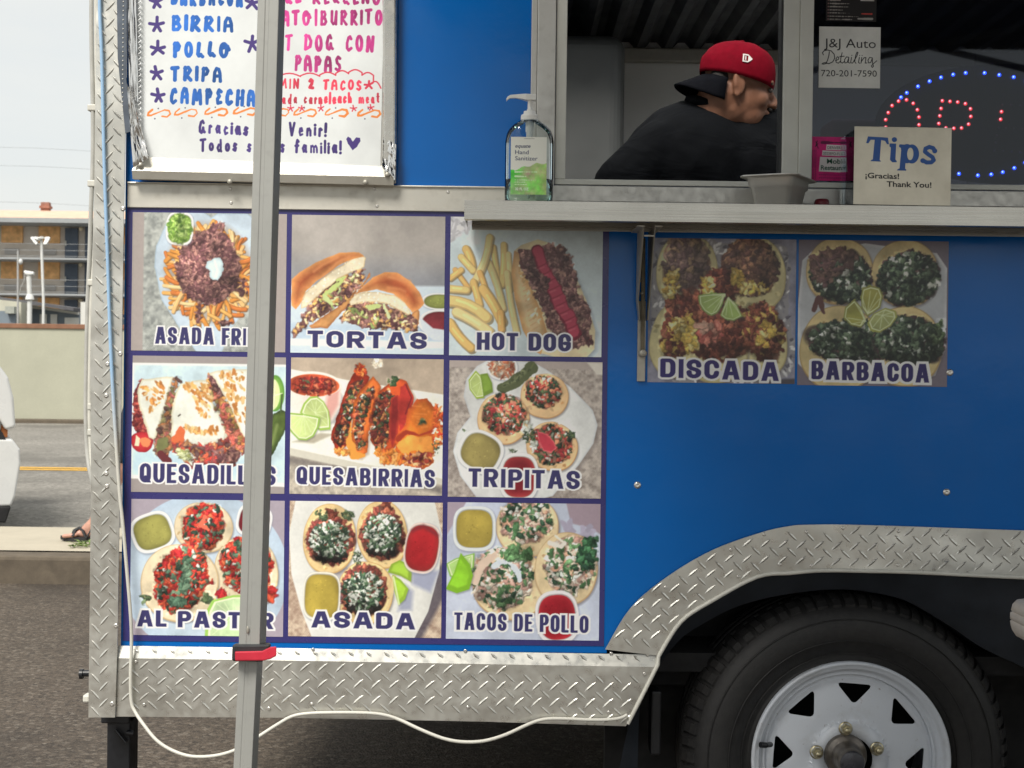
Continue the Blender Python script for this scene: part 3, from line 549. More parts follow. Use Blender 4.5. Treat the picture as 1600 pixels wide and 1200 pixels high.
def pic_tortas():
    cv = Cv(455, 337, 694.5, 552.5, (450, 330), K, bg=(164, 158, 152))
    X, Y = np.meshgrid(cv.x, cv.y); w = np.clip((Y-330)/260, 0, 1)[..., None]; cv.a = cv.a*(1-w)+np.array((140, 142, 148))*w; cv.a *= (1+.03*nz(X, Y, .25))[..., None]
    cv.poly([(0, 640), (1400, 630), (1400, 1300), (0, 1300)], (198, 212, 222), soft=20); cv.poly([(0, 960), (1400, 980), (1400, 1110), (0, 1090)], (176, 196, 214), soft=30, op=.8); cv.poly([(0, 1095), (1400, 1105), (1400, 1160), (0, 1150)], (226, 232, 234), soft=18)
    cv.cup(1290, 760, 150, 70, .0, (140, 148, 74), n=2.2, depth=6); cv.cup(1300, 940, 180, 110, .0, (132, 44, 52), n=2.2, depth=8); cv.poly([(1120, 890), (1150, 1010), (1240, 1090), (1400, 1110), (1400, 1010), (1240, 990)], (206, 214, 222), soft=10)
    def sand(top, crumb, fill, low):
        cv.poly(low, (196, 140, 84), wob=6, mott=.08, edge=(158, 100, 60), ew=24); cv.poly(fill, (96, 66, 60), wob=8, mott=.1)
        cv.bits(fill, 130, MEAT+((166, 120, 104), (190, 140, 90)), (16, 34)); cv.bits(fill, 9, ((176, 192, 112), (196, 204, 148), (140, 158, 90)), (18, 36), (1.6, 3.2)); cv.bits(fill, 22, ((222, 168, 96), (230, 200, 150)), (14, 30))
        cv.poly(crumb, (228, 216, 186), wob=4, mott=.05, edge=(200, 170, 120), ew=12); cv.bits(crumb, 50, ((208, 192, 158), (240, 232, 210)), (6, 12), (1, 1.8), sh=False)
        cv.poly(top, (152, 74, 42), wob=3, mott=.08, edge=(212, 144, 84), ew=78)
    sand([(30, 590), (100, 520), (240, 440), (440, 358), (600, 358), (640, 385), (560, 400), (420, 470), (250, 600), (150, 690), (110, 800), (70, 850), (30, 810)],
         [(110, 790), (150, 700), (280, 590), (430, 480), (560, 400), (620, 372), (655, 400), (650, 480), (560, 520), (420, 580), (320, 660), (230, 750), (160, 830), (105, 850)],
         [(130, 860), (230, 760), (420, 590), (570, 520), (650, 480), (640, 600), (560, 690), (470, 770), (360, 850), (250, 920), (150, 990), (60, 1070), (40, 1040), (110, 940)],
         [(180, 980), (300, 910), (430, 820), (540, 700), (640, 600), (700, 500), (710, 560), (640, 640), (560, 720), (520, 800), (430, 900), (340, 1000), (200, 1010)])
    sand([(560, 715), (620, 660), (720, 560), (820, 518), (930, 525), (1040, 590), (1120, 680), (1155, 780), (1120, 830), (1060, 860), (1000, 770), (900, 700), (760, 670), (640, 690)],
         [(530, 775), (580, 710), (660, 685), (780, 685), (920, 720), (1000, 780), (1050, 860), (1030, 880), (930, 830), (840, 790), (700, 770), (600, 780), (540, 800)],
         [(440, 920), (520, 800), (620, 770), (760, 780), (900, 820), (1050, 880), (1110, 930), (1110, 1010), (960, 1010), (800, 1000), (640, 985), (560, 950)],
         [(1060, 870), (1100, 820), (1125, 850), (1115, 1000), (1070, 1000)])
    cv.poly([(660, 800), (760, 780), (830, 790), (780, 830), (690, 860)], (188, 202, 128), wob=6); cv.line([(820, 800), (860, 900)], 34, (206, 214, 160), wob=5)
    for p in ([(860, 560), (960, 580), (1040, 590)], [(850, 650), (960, 660), (1000, 680)], [(220, 520), (300, 460), (420, 400)], [(300, 560), (420, 440), (520, 390)]): cv.line(p, 22, (214, 142, 88), soft=22, op=.55)
    cv.line([(420, 590), (490, 560), (440, 620), (310, 720)], 18, (184, 200, 120), wob=6); cv.line([(320, 740), (370, 790)], 30, (190, 204, 136), wob=6)
    title(cv, 'TORTAS', 172, 1190, 1022, 1165, 46); return cv
def pic_hot_dog():
    cv = Cv(703, 340, 941, 556.5, (700, 350), K, bg=(196, 210, 214))
    X, Y = np.meshgrid(cv.x, cv.y); cv.a *= (1+.04*nz(X, Y, .2))[..., None]
    cv.poly([(0, -80), (330, -80), (150, 60), (0, 180)], (206, 206, 210), soft=30); cv.bits([(0, -60), (300, -60), (0, 160)], 40, ((186, 186, 190), (216, 216, 220)), (30, 60), sh=False)
    bun = [(560, 230), (620, 180), (760, 130), (900, 170), (1040, 340), (1180, 640), (1260, 900), (1255, 1060), (1180, 1140), (960, 1140), (800, 1100)]
    cv.poly([(x+16, y+18) for x, y in bun], (120, 128, 140), soft=50, op=.6); cv.poly(bun, (222, 206, 166), mott=.05)
    for f in ((60, 400, 180, 560, 46, 0), (20, 470, 110, 400, 50, 0), (150, 220, 200, 360, 70, .05), (110, 290, 210, 400, 60, 0), (20, 560, 160, 570, 66, 0), (380, 200, 420, 470, 52, 0), (470, 180, 460, 520, 56, .02), (510, 260, 530, 560, 46, 0),
              (340, 330, 470, 720, 60, .03), (350, 120, 215, 520, 66, .06), (215, 500, 270, 690, 60, 0), (270, 420, 340, 640, 50, .02), (300, 560, 460, 830, 84, .03), (500, 420, 590, 920, 56, -.02), (0, 660, 330, 800, 96, .1), (80, 760, 350, 920, 90, .03), (20, 850, 200, 1060, 80, -.05), (450, 760, 460, 900, 60, 0)):
        cv.fry(*f[:5], random.choice(((236, 200, 128), (228, 186, 112), (240, 210, 146), (224, 176, 104))), f[5])
    cv.poly([(560, 230), (610, 250), (640, 400), (720, 560), (800, 760), (850, 920), (800, 1110), (740, 1080), (640, 900), (570, 640), (540, 420)], (226, 196, 148), mott=.06, edge=(202, 150, 92), ew=60)
    for i in range(16): y = 300+i*42; cv.line([(590+i*9, y+20), (660+i*8, y-16)], 7, (196, 150, 104), soft=9, op=.6)
    cv.bits([(585, 340), (620, 330), (800, 800), (760, 900)], 30, ((240, 222, 184), (206, 166, 112)), (10, 26), sh=False)
    mt = [(610, 230), (720, 215), (890, 165), (985, 200), (1060, 310), (1090, 440), (1110, 560), (1190, 680), (1215, 820), (1190, 1000), (1060, 1070), (900, 940), (820, 780), (730, 570), (640, 400)]
    cv.poly(mt, (98, 66, 66), wob=10); cv.bits(mt, 560, ((130, 94, 92), (108, 74, 74), (152, 114, 106), (92, 60, 62), (168, 130, 116)), (18, 34), (1.2, 2.2))
    cv.line([(760, 230), (790, 330), (850, 460), (920, 590), (960, 700), (1040, 820), (1085, 930)], 104, (112, 34, 50), wob=8); cv.line([(762, 232), (795, 330), (855, 460), (925, 590), (965, 700), (1045, 815), (1080, 915)], 84, (176, 62, 84), wob=8, soft=10)
    for i in range(9): t = i/8; x, y = 800+t*270, 350+t*520; cv.line([(x-46, y+22), (x, y+2), (x+46, y-22)], 9, (128, 36, 54), soft=6, op=.75); cv.line([(x-30, y+34), (x+14, y+16)], 12, (214, 116, 128), soft=12, op=.5)
    cv.bits([(740, 400), (860, 470), (830, 560), (760, 520)], 40, MEAT, (18, 32)); cv.bits([(800, 620), (900, 740), (950, 900), (860, 880)], 60, MEAT+((170, 130, 116),), (18, 32)); cv.bits((1200, 985, 40, 30, .5), 8, PASTOR[3:4]+MEAT, (20, 34))
    cv.organic(); cv.text('HOT DOG', 252, 1055, 928, 1078, 42, NAVY, BLK, True, (240, 240, 236), 14, .006, gap=.1, spc=.3); return cv
def pic_quesadillas():
    cv = Cv(206, 557, 445.5, 770, (200, 560), K, bg=(150, 142, 140))
    cv.poly([(30, 45), (1400, 45), (1400, 1090), (30, 1030)], (232, 236, 226), soft=8); cv.poly([(45, 62), (1400, 62), (1400, 1060), (45, 1000)], (196, 218, 226), soft=18, mott=.04); cv.poly([(40, 780), (1000, 860), (1000, 1000), (40, 990)], (176, 204, 218), soft=60, op=.7)
    def tort(p): cv.poly([(x+10, y+14) for x, y in p], (110, 90, 90), soft=26, op=.5); cv.poly(p, (224, 226, 214), wob=4, mott=.03, edge=(206, 196, 164), ew=22)
    fill1 = [(110, 180), (60, 300), (35, 560), (60, 640), (190, 700), (150, 560), (90, 420)]; cv.poly(fill1, (112, 44, 46), wob=8); cv.bits(fill1, 60, ((134, 50, 50), (96, 34, 40), (160, 70, 60)), (16, 34))
    cv.ell(120, 720, 98, 86, .2, (186, 44, 52), wob=6, mott=.06, edge=(150, 30, 40)); cv.poly([(70, 660), (105, 690), (95, 755), (60, 750)], (222, 216, 180), wob=3); cv.ell(150, 720, 48, 40, .4, (222, 130, 84), wob=5)
    tort([(110, 185), (250, 165), (390, 150), (330, 360), (290, 520), (230, 700), (180, 680), (140, 560), (95, 420), (80, 280)])
    fill2 = [(395, 165), (435, 170), (400, 260), (370, 480), (385, 700), (340, 830), (240, 820), (235, 700), (300, 520), (340, 340)]; cv.poly(fill2, (120, 84, 66), wob=7, mott=.1); cv.bits(fill2, 120, ((150, 112, 86), (94, 66, 62), (186, 120, 76), (128, 120, 80), (168, 90, 84)), (18, 42)); cv.poly([(250, 700), (330, 680), (340, 760), (250, 800)], (122, 124, 78), wob=5, mott=.1)
    tort([(445, 215), (560, 200), (670, 185), (720, 380), (790, 480), (850, 690), (700, 730), (580, 740), (450, 720), (380, 700), (370, 480), (400, 290)])
    low = [(390, 700), (480, 720), (600, 750), (720, 730), (850, 690), (900, 720), (945, 800), (900, 900), (760, 880), (640, 900), (560, 930), (480, 860), (400, 790)]; cv.poly(low, (140, 60, 58), wob=12)
    cv.bits(low, 170, ((184, 60, 52), (204, 92, 66), (132, 60, 60), (110, 78, 76), (196, 140, 96)), (18, 44)); cv.bits([(720, 790), (930, 760), (940, 880), (800, 890)], 50, MEAT, (16, 34)); cv.bits([(400, 760), (520, 800), (560, 900), (470, 850)], 14, ((190, 196, 150), (136, 140, 84), (206, 208, 196)), (26, 56)); cv.line([(280, 830), (350, 880)], 54, (100, 44, 48), wob=8)
    for p in ([(450, 600), (430, 680), (400, 700)], [(470, 620), (460, 690)]): cv.line(p, 30, (212, 104, 62), wob=9)
    fill3 = [(680, 130), (740, 190), (800, 300), (900, 460), (990, 640), (990, 800), (900, 760), (850, 640), (770, 440), (690, 280)]; cv.poly(fill3, (190, 116, 66), wob=8, mott=.1, edge=(216, 150, 98), ew=24); cv.bits(fill3, 100, ((200, 96, 84), (120, 76, 74), (216, 156, 86), (150, 130, 80), (214, 120, 100)), (18, 44)); cv.bits([(690, 150), (760, 200), (830, 330), (760, 300)], 40, MEAT, (16, 34))
    tort([(690, 128), (820, 98), (1000, 82), (1100, 80), (1100, 660), (990, 660), (900, 460), (800, 290), (740, 180)])
    for reg, n in ((([(110, 260), (300, 200), (330, 330), (200, 470)]), 34), ([(460, 230), (690, 220), (720, 520), (600, 480), (560, 330)], 70), ([(440, 580), (640, 600), (820, 560), (760, 630), (560, 640)], 34), ([(740, 120), (980, 100), (1010, 560), (960, 540), (840, 300)], 70)):
        cv.bits(reg, n, ((200, 140, 74), (216, 164, 96), (184, 118, 60), (222, 186, 130)), (10, 34), (1.1, 2.6), (1.2, .5), sh=False, hi=None)
    cv.line([(428, 495), (444, 482)], 11, (70, 62, 54)); cv.line([(610, 278), (630, 280)], 7, (120, 100, 80))
    cv.ell(1250, 290, 80, 155, 0, (120, 170, 70), edge=(84, 140, 54)); cv.ell(1230, 300, 62, 130, 0, (200, 222, 150), mott=.04); cv.line([(1200, 320), (1310, 290)], 8, (228, 236, 200)); cv.line([(1250, 180), (1240, 430)], 7, (226, 236, 196))
    cv.poly([(1190, 560), (1240, 470), (1310, 440), (1400, 480), (1310, 660), (1240, 800), (1150, 900), (1150, 700)], (84, 104, 48), wob=5, mott=.12, edge=(56, 72, 38), ew=30); cv.line([(1270, 560), (1230, 720)], 26, (140, 156, 92), soft=20, op=.6); cv.line([(1300, 450), (1310, 300)], 14, (70, 90, 50))
    title(cv, 'QUESADILLAS', 105, 1265, 900, 1065, 38, .010, 13); return cv
def pic_quesabirrias():
    cv = Cv(453.5, 560, 692, 773, (450, 560), K, bg=(168, 152, 134))
    X, Y = np.meshgrid(cv.x, cv.y); cv.a *= (1+.05*nz(X, Y, .3))[..., None]; cv.bits((750, 35, 50, 36, 0), 20, ((206, 192, 170), (222, 212, 196)), (14, 30))
    cv.weave([(0, 830), (420, 900), (1400, 1090), (1400, 1300), (0, 1300)], (206, 196, 178), (146, 138, 128), 10); cv.poly([(0, 840), (600, 940), (1320, 1090), (1320, 1150), (600, 1010), (0, 900)], (92, 86, 86), soft=40, op=.6)
    cv.poly([(20, 100), (520, 190), (1400, 310), (1400, 1070), (900, 980), (20, 820)], (230, 230, 218), soft=8, mott=.02); cv.poly([(20, 770), (600, 890), (1400, 1030), (1400, 1085), (600, 950), (20, 835)], (200, 196, 182), soft=10)
    cv.poly([(360, 560), (440, 420), (450, 300), (500, 380), (420, 560)], (150, 146, 150), soft=24, op=.7); cv.poly([(40, 720), (280, 640), (390, 650), (220, 730)], (160, 150, 130), soft=20, op=.8)
    cv.poly([(0, 230), (440, 210), (430, 400), (360, 530), (200, 560), (0, 480)], (232, 222, 212), mott=.02); cv.poly([(330, 330), (440, 230), (430, 400), (360, 530), (300, 520)], (206, 140, 130), soft=40, op=.8); cv.ell(210, 225, 240, 108, .03, (232, 226, 214)); cv.ell(212, 235, 222, 96, .03, (150, 46, 36), mott=.07, edge=(200, 96, 54)); cv.bits((212, 240, 190, 76, 0), 70, ((176, 62, 44), (120, 36, 34), (204, 108, 74), (90, 40, 36)), (14, 34)); cv.leaf((150, 225, 40, 40, 0), 8)
    cv.wedge([(100, 470), (130, 390), (180, 335), (240, 325), (300, 370), (345, 450), (360, 540), (362, 610), (270, 620)], (196, 214, 136), (150, 184, 80), (230, 470)); cv.wedge([(0, 470), (130, 480), (275, 505), (262, 590), (220, 670), (160, 705), (90, 700), (30, 640), (0, 600)], (198, 216, 140), (140, 178, 74), (130, 490))
    tac = ((196, 76, 36), (216, 104, 44), (176, 52, 34), (224, 130, 62))
    def taco(shell, fill, c):
        cv.poly([(x+14, y+16) for x, y in shell], (120, 90, 80), soft=26, op=.5); cv.poly(shell, c, wob=6, mott=.12, edge=tuple(v*.74 for v in c), ew=26)
        cv.poly(fill, (92, 44, 38), wob=8); cv.bits(fill, 110, ((140, 58, 44), (104, 44, 40), (172, 84, 56), (200, 130, 76), (70, 40, 38)), (14, 34)); cv.leaf(fill, 24, ((52, 62, 42), (80, 92, 56), (38, 44, 36)), (12, 30)); cv.onion(fill, 8, (10, 20))
    taco([(520, 200), (560, 140), (610, 60), (640, 130), (690, 160), (640, 280), (560, 500), (510, 700), (470, 780), (400, 760), (380, 690), (400, 560), (450, 400)], [(540, 230), (640, 180), (600, 330), (520, 540), (490, 720), (430, 740), (400, 690), (430, 560), (480, 400)], tac[2])
    taco([(690, 190), (720, 155), (790, 240), (760, 420), (690, 640), (680, 800), (620, 850), (550, 840), (520, 720), (540, 520), (600, 300)], [(640, 300), (720, 240), (700, 380), (640, 520), (620, 660), (670, 740), (600, 780), (560, 600), (570, 470)], tac[1])
    cv.line([(540, 520), (530, 700), (560, 830), (650, 830)], 44, (226, 150, 62), wob=10)
    taco([(760, 290), (830, 230), (930, 150), (1010, 190), (1080, 330), (1040, 480), (960, 620), (900, 780), (780, 790), (700, 700), (685, 540), (720, 380)], [(740, 340), (850, 260), (900, 330), (860, 480), (870, 640), (830, 760), (760, 760), (700, 660), (710, 500)], tac[0])
    cv.poly([(870, 330), (940, 300), (950, 450), (920, 640), (890, 790), (865, 640)], (122, 32, 32), wob=6, mott=.1, edge=(170, 54, 38), ew=26); cv.poly([(940, 230), (1000, 200), (1080, 330), (1030, 490), (970, 600), (950, 480)], (160, 44, 38), wob=8, mott=.14); cv.line([(1000, 220), (1050, 330), (1000, 470)], 10, (110, 30, 32), soft=8)
    cv.leaf((890, 190, 50, 30, 0), 10, ((46, 66, 42), (72, 92, 58)), (16, 30)); cv.bits((610, 110, 40, 60, 0), 20, tac, (16, 34))
    cv.poly([(1090, 330), (1190, 325), (1250, 430), (1260, 560), (1220, 640), (1260, 640), (1240, 780), (1240, 880), (1160, 940), (1000, 900), (920, 780), (930, 690), (990, 600), (1030, 440)], (214, 112, 38), wob=8, mott=.1, edge=(186, 76, 34), ew=44)
    cv.line([(940, 690), (1010, 620), (1120, 650), (1230, 610)], 22, (160, 52, 32), wob=6, soft=12); cv.poly([(930, 740), (1050, 660), (1220, 660), (1230, 780), (1080, 760), (980, 800)], (226, 144, 62), wob=10, mott=.1); cv.leaf((1140, 530, 26, 26, 0), 6, ((40, 60, 44), (66, 90, 60)), (20, 34)); cv.bits([(1250, 390), (1310, 420), (1310, 700), (1260, 780)], 60, tac+((230, 180, 140),), (14, 34))
    for i in range(9): cv.line([(1060+random.uniform(-20, 150), 400+i*22), (1090+random.uniform(0, 120), 404+i*22)], 12, (232, 142, 70), soft=14, op=.5)
    low = [(980, 830), (1100, 800), (1230, 810), (1230, 880), (1130, 920), (1000, 900)]; cv.bits(low, 70, ((170, 64, 48), (110, 40, 44), (220, 160, 110), (206, 120, 60)), (14, 36)); cv.bits([(740, 790), (920, 790), (980, 880), (820, 890)], 60, ((222, 128, 50), (206, 96, 44), (230, 156, 84)), (20, 44)); cv.bits([(400, 760), (520, 800), (500, 825), (420, 810)], 16, ((230, 160, 80), (214, 126, 54)), (16, 34)); cv.leaf((1260, 750, 30, 60, 0), 10)
    title(cv, 'QUESABIRRIAS', 78, 1258, 928, 1080, 36, .012, 13); return cv
def blot(cv, x, y, rx, ry, an, n=60, pal=((206, 92, 74), (176, 62, 62), (226, 140, 104), (148, 48, 52), (214, 118, 96))):
    cv.bits((x, y, rx, ry, an), n, pal, (16, 44), (1.1, 2.0)); cv.bits((x, y, rx, ry, an), n//2, pal, (8, 18))
def pic_tripitas():
    cv = Cv(701, 564.5, 940, 777.5, (700, 560), K, bg=(172, 160, 154))
    cv.weave([(0, 80), (1400, 90), (1400, 1260), (0, 1260)], (196, 186, 176), (128, 118, 112), 10); cv.poly([(1180, 30), (1400, 30), (1400, 140), (1260, 130)], (214, 208, 196), soft=14)
    pl = [(330, 20), (720, 30), (860, 110), (1040, 240), (1230, 430), (1275, 560), (1240, 720), (1120, 900), (900, 1170), (700, 1220), (250, 1190), (110, 1010), (45, 800), (80, 640), (190, 500), (130, 330), (150, 180), (240, 70)]
    cv.poly([(x+20, y+24) for x, y in pl], (110, 100, 98), soft=40, op=.5); cv.poly(pl, (214, 216, 214), mott=.03, edge=(196, 200, 204), ew=20)
    cv.cup(455, 80, 130, 105, .1, (206, 170, 140), n=2.2); cv.bits((455, 80, 100, 80, 0), 60, ((214, 130, 92), (226, 190, 160), (232, 220, 200), (190, 96, 70)), (10, 26), (2, 5))
    cv.line([(450, 255), (540, 215), (640, 150), (700, 80)], 86, (84, 92, 62), wob=8); cv.line([(470, 235), (560, 190), (650, 120)], 22, (132, 140, 100), soft=20, op=.7); cv.line([(700, 80), (722, 45)], 14, (96, 106, 66)); cv.bits([(470, 240), (600, 190), (700, 90), (640, 90), (500, 200)], 40, ((62, 70, 48), (112, 118, 84)), (6, 14), sh=False)
    cv.wedge([(170, 190), (230, 110), (270, 150), (290, 250), (305, 340), (240, 350), (180, 270)], (186, 206, 122), (142, 174, 40), (280, 200)); cv.wedge([(270, 140), (330, 130), (370, 210), (380, 290), (300, 330)], None, (112, 140, 52))
    for (x, y, rx, ry, an, mr) in ((820, 320, 205, 190, .1, (810, 280, 150, 130, .1)), (470, 520, 222, 215, .4, (480, 480, 180, 170, .4)), (890, 750, 222, 205, .5, (880, 730, 180, 165, .5))):
        cv.tortilla(x, y, rx, ry, an, (222, 186, 138), x*.01, (190, 142, 92)); cv.ell(*mr[:4], mr[4], (110, 70, 66), wob=24, seed=y*.1, op=.75, soft=14)
        cv.leaf(mr, 70, ((46, 58, 46), (66, 82, 56), (34, 44, 40)), (14, 32)); blot(cv, *mr, 60); cv.leaf(mr, 34, ((46, 60, 46), (70, 92, 60)), (14, 30)); cv.onion(mr, 12, (12, 24)); cv.mound(mr)
    cv.poly([(750, 610), (840, 640), (900, 700), (925, 760), (890, 800), (810, 790), (770, 700)], (190, 56, 72), wob=4, mott=.05, edge=(220, 110, 110), ew=14); cv.onion((735, 740, 26, 50, 0), 7, (26, 40)); cv.onion((660, 570, 40, 60, 0), 9, (20, 36)); cv.leaf((540, 790, 50, 20, 0), 8); cv.leaf((1050, 650, 40, 30, 0), 14, size=(14, 26)); cv.leaf((140, 615, 14, 8, 0), 3); cv.leaf((690, 660, 50, 60, .4), 30)
    cv.cup(280, 800, 190, 175, .45, (158, 144, 84), (234, 234, 224), 2.6); cv.cup(610, 1010, 165, 205, .0, (128, 30, 40), (236, 232, 228), 2.8, edge=(170, 60, 60))
    title(cv, 'TRIPITAS', 180, 1130, 942, 1100, 42, .012, 15); return cv
def pic_pastor():
    cv = Cv(204, 781, 443.5, 993.5, (200, 780), K, bg=(160, 150, 162)); cv.ell(650, 640, 720, 690, 0, (186, 202, 216), mott=.03, edge=(170, 188, 206))
    cv.cup(205, 285, 182, 165, -.35, (150, 146, 76), (230, 234, 232), 3.0); cv.cup(1070, 180, 150, 140, .2, (118, 34, 44), (234, 234, 232), 3.0)
    for (x, y, rx, ry, an, reg, n) in ((640, 240, 250, 215, .1, (640, 230, 165, 195, .3), 150), (1010, 620, 270, 310, -.2, (1000, 560, 210, 230, -.3), 190), (440, 720, 330, 330, .3, (450, 680, 205, 290, .35), 300)):
        cv.tortilla(x, y, rx, ry, an, (216, 200, 168), x*.013, (196, 168, 122)); cv.ell(*reg[:4], reg[4], (104, 40, 42), wob=26, seed=y*.02, op=.8, soft=16)
        cv.bits(reg, n, PASTOR, (24, 56), (1.1, 2.2)); cv.leaf(reg, n//4, ((76, 104, 84), (54, 76, 60), (108, 134, 108), (40, 58, 48)), (18, 52)); cv.bits(reg, n//4, PASTOR[:3], (14, 30)); cv.onion(reg, n//18, (14, 26)); cv.mound(reg)
    cv.leaf([(470, 510), (530, 510), (510, 700), (470, 900), (400, 900), (440, 760)], 26, ((84, 116, 92), (64, 92, 74), (110, 138, 112)), (30, 60)); cv.leaf([(350, 850), (480, 850), (490, 905), (350, 905)], 12, ((74, 104, 84), (54, 80, 64)), (30, 56)); cv.line([(650, 150), (620, 220), (680, 260)], 26, (228, 110, 84), wob=6); cv.leaf((660, 840, 40, 30, 0), 4, size=(36, 60)); cv.leaf((150, 850, 40, 30, 0), 5, size=(20, 44)); cv.bits((710, 700, 20, 20, 0), 2, PASTOR, (26, 36)); cv.bits((1205, 790, 40, 45, 0), 6, PASTOR[1:3], (50, 76)); cv.bits((790, 830, 40, 40, 0), 6, PASTOR[1:4], (40, 60))
    cv.wedge([(670, 960), (720, 860), (800, 840), (900, 815), (1060, 810), (1120, 900), (1140, 1100), (1000, 1220), (660, 1220)], (196, 222, 170), (150, 196, 90), (900, 1000), 14); title(cv, 'AL PASTOR', 84, 1248, 952, 1092, 42, .008, 15); return cv
def asada_taco(cv, x, y, rx, ry, an, reg, n, low=True):
    cv.tortilla(x, y, rx, ry, an, (226, 196, 140), x*.01, (196, 156, 96)); cv.ell(*reg[:4], reg[4], (84, 50, 46), wob=26, seed=y*.05, op=.9, soft=14)
    cv.bits(reg, n, ((150, 76, 64), (122, 58, 54), (174, 98, 76), (92, 48, 46)), (16, 40)); r2 = (reg[0], reg[1]-4, reg[2]*.86, reg[3]*.74, reg[4]); cv.bits((reg[0], reg[1]+reg[3]*.62, reg[2]*.7, reg[3]*.28, 0), n//4, ((44, 42, 40), (58, 46, 44), (36, 36, 36)), (18, 40), hi=1.1)
    cv.leaf(r2, int(n*.75), ((66, 88, 66), (48, 66, 52), (96, 120, 92), (36, 48, 42)), (14, 34)); cv.onion(r2, int(n*.40), (12, 32)); cv.leaf(r2, n//5, ((72, 100, 70), (44, 62, 50)), (12, 24)); cv.mound(reg, .5, 1.12)
def pic_asada():
    cv = Cv(451.5, 784, 690.5, 995.5, (450, 780), K, bg=(206, 190, 166)); cv.weave([(0, 0), (1400, 0), (1400, 1300), (0, 1300)], (214, 196, 172), (150, 124, 108), 12)
    cv.poly([(1270, 560), (1400, 500), (1400, 700), (1150, 1180), (1040, 1230)], (58, 56, 74), soft=40, op=.7); cv.poly([(60, 0), (1240, 0), (1310, 300), (1290, 600), (1200, 950), (1060, 1230), (230, 1230), (120, 960), (30, 650), (5, 300)], (214, 214, 208), mott=.02); cv.poly([(1050, 600), (1290, 600), (1220, 790), (1060, 720)], (140, 146, 176), soft=40, op=.8); cv.poly([(1000, 720), (1070, 780), (1060, 940), (940, 950)], (140, 146, 172), soft=40, op=.8); cv.poly([(380, 600), (600, 560), (560, 640), (440, 680)], (140, 132, 140), soft=30, op=.6)
    asada_taco(cv, 350, 345, 225, 300, .05, (355, 350, 200, 205, .1), 170); asada_taco(cv, 800, 300, 215, 290, -.12, (800, 290, 185, 220, -.1), 170); asada_taco(cv, 660, 800, 240, 270, .1, (640, 780, 200, 220, .1), 170)
    cv.leaf((320, 130, 90, 50, 0), 16, size=(14, 30)); cv.leaf((510, 140, 50, 40, 0), 12, size=(14, 26)); cv.bits((375, 125, 30, 36, 0), 8, DISC, (26, 44)); cv.bits((830, 50, 30, 34, 0), 8, DISC, (26, 44)); cv.leaf((590, 500, 40, 60, 0), 24); cv.onion((590, 480, 30, 50, 0), 6)
    cv.line([(850, 930), (890, 800), (900, 660)], 24, (214, 190, 140), wob=4)
    cv.wedge([(850, 620), (880, 550), (950, 515), (1020, 545), (1055, 620), (1050, 700), (960, 650)], None, (132, 164, 52)); cv.wedge([(890, 640), (960, 680), (1030, 760), (1000, 850), (945, 900), (910, 780)], None, (140, 176, 52)); cv.line([(900, 660), (950, 890)], 16, (206, 220, 160))
    cv.cup(1140, 410, 150, 215, .15, (168, 32, 38), (226, 200, 190), 2.8, edge=(140, 40, 40), t=.9); cv.line([(1060, 260), (1150, 220), (1270, 300)], 30, (110, 40, 50), soft=24, op=.6); cv.cup(290, 830, 158, 205, .03, (178, 156, 66), (226, 222, 206), 3.4, edge=(150, 130, 56), t=.9)
    title(cv, 'ASADA', 205, 1090, 960, 1100, 46, .008, 15); return cv
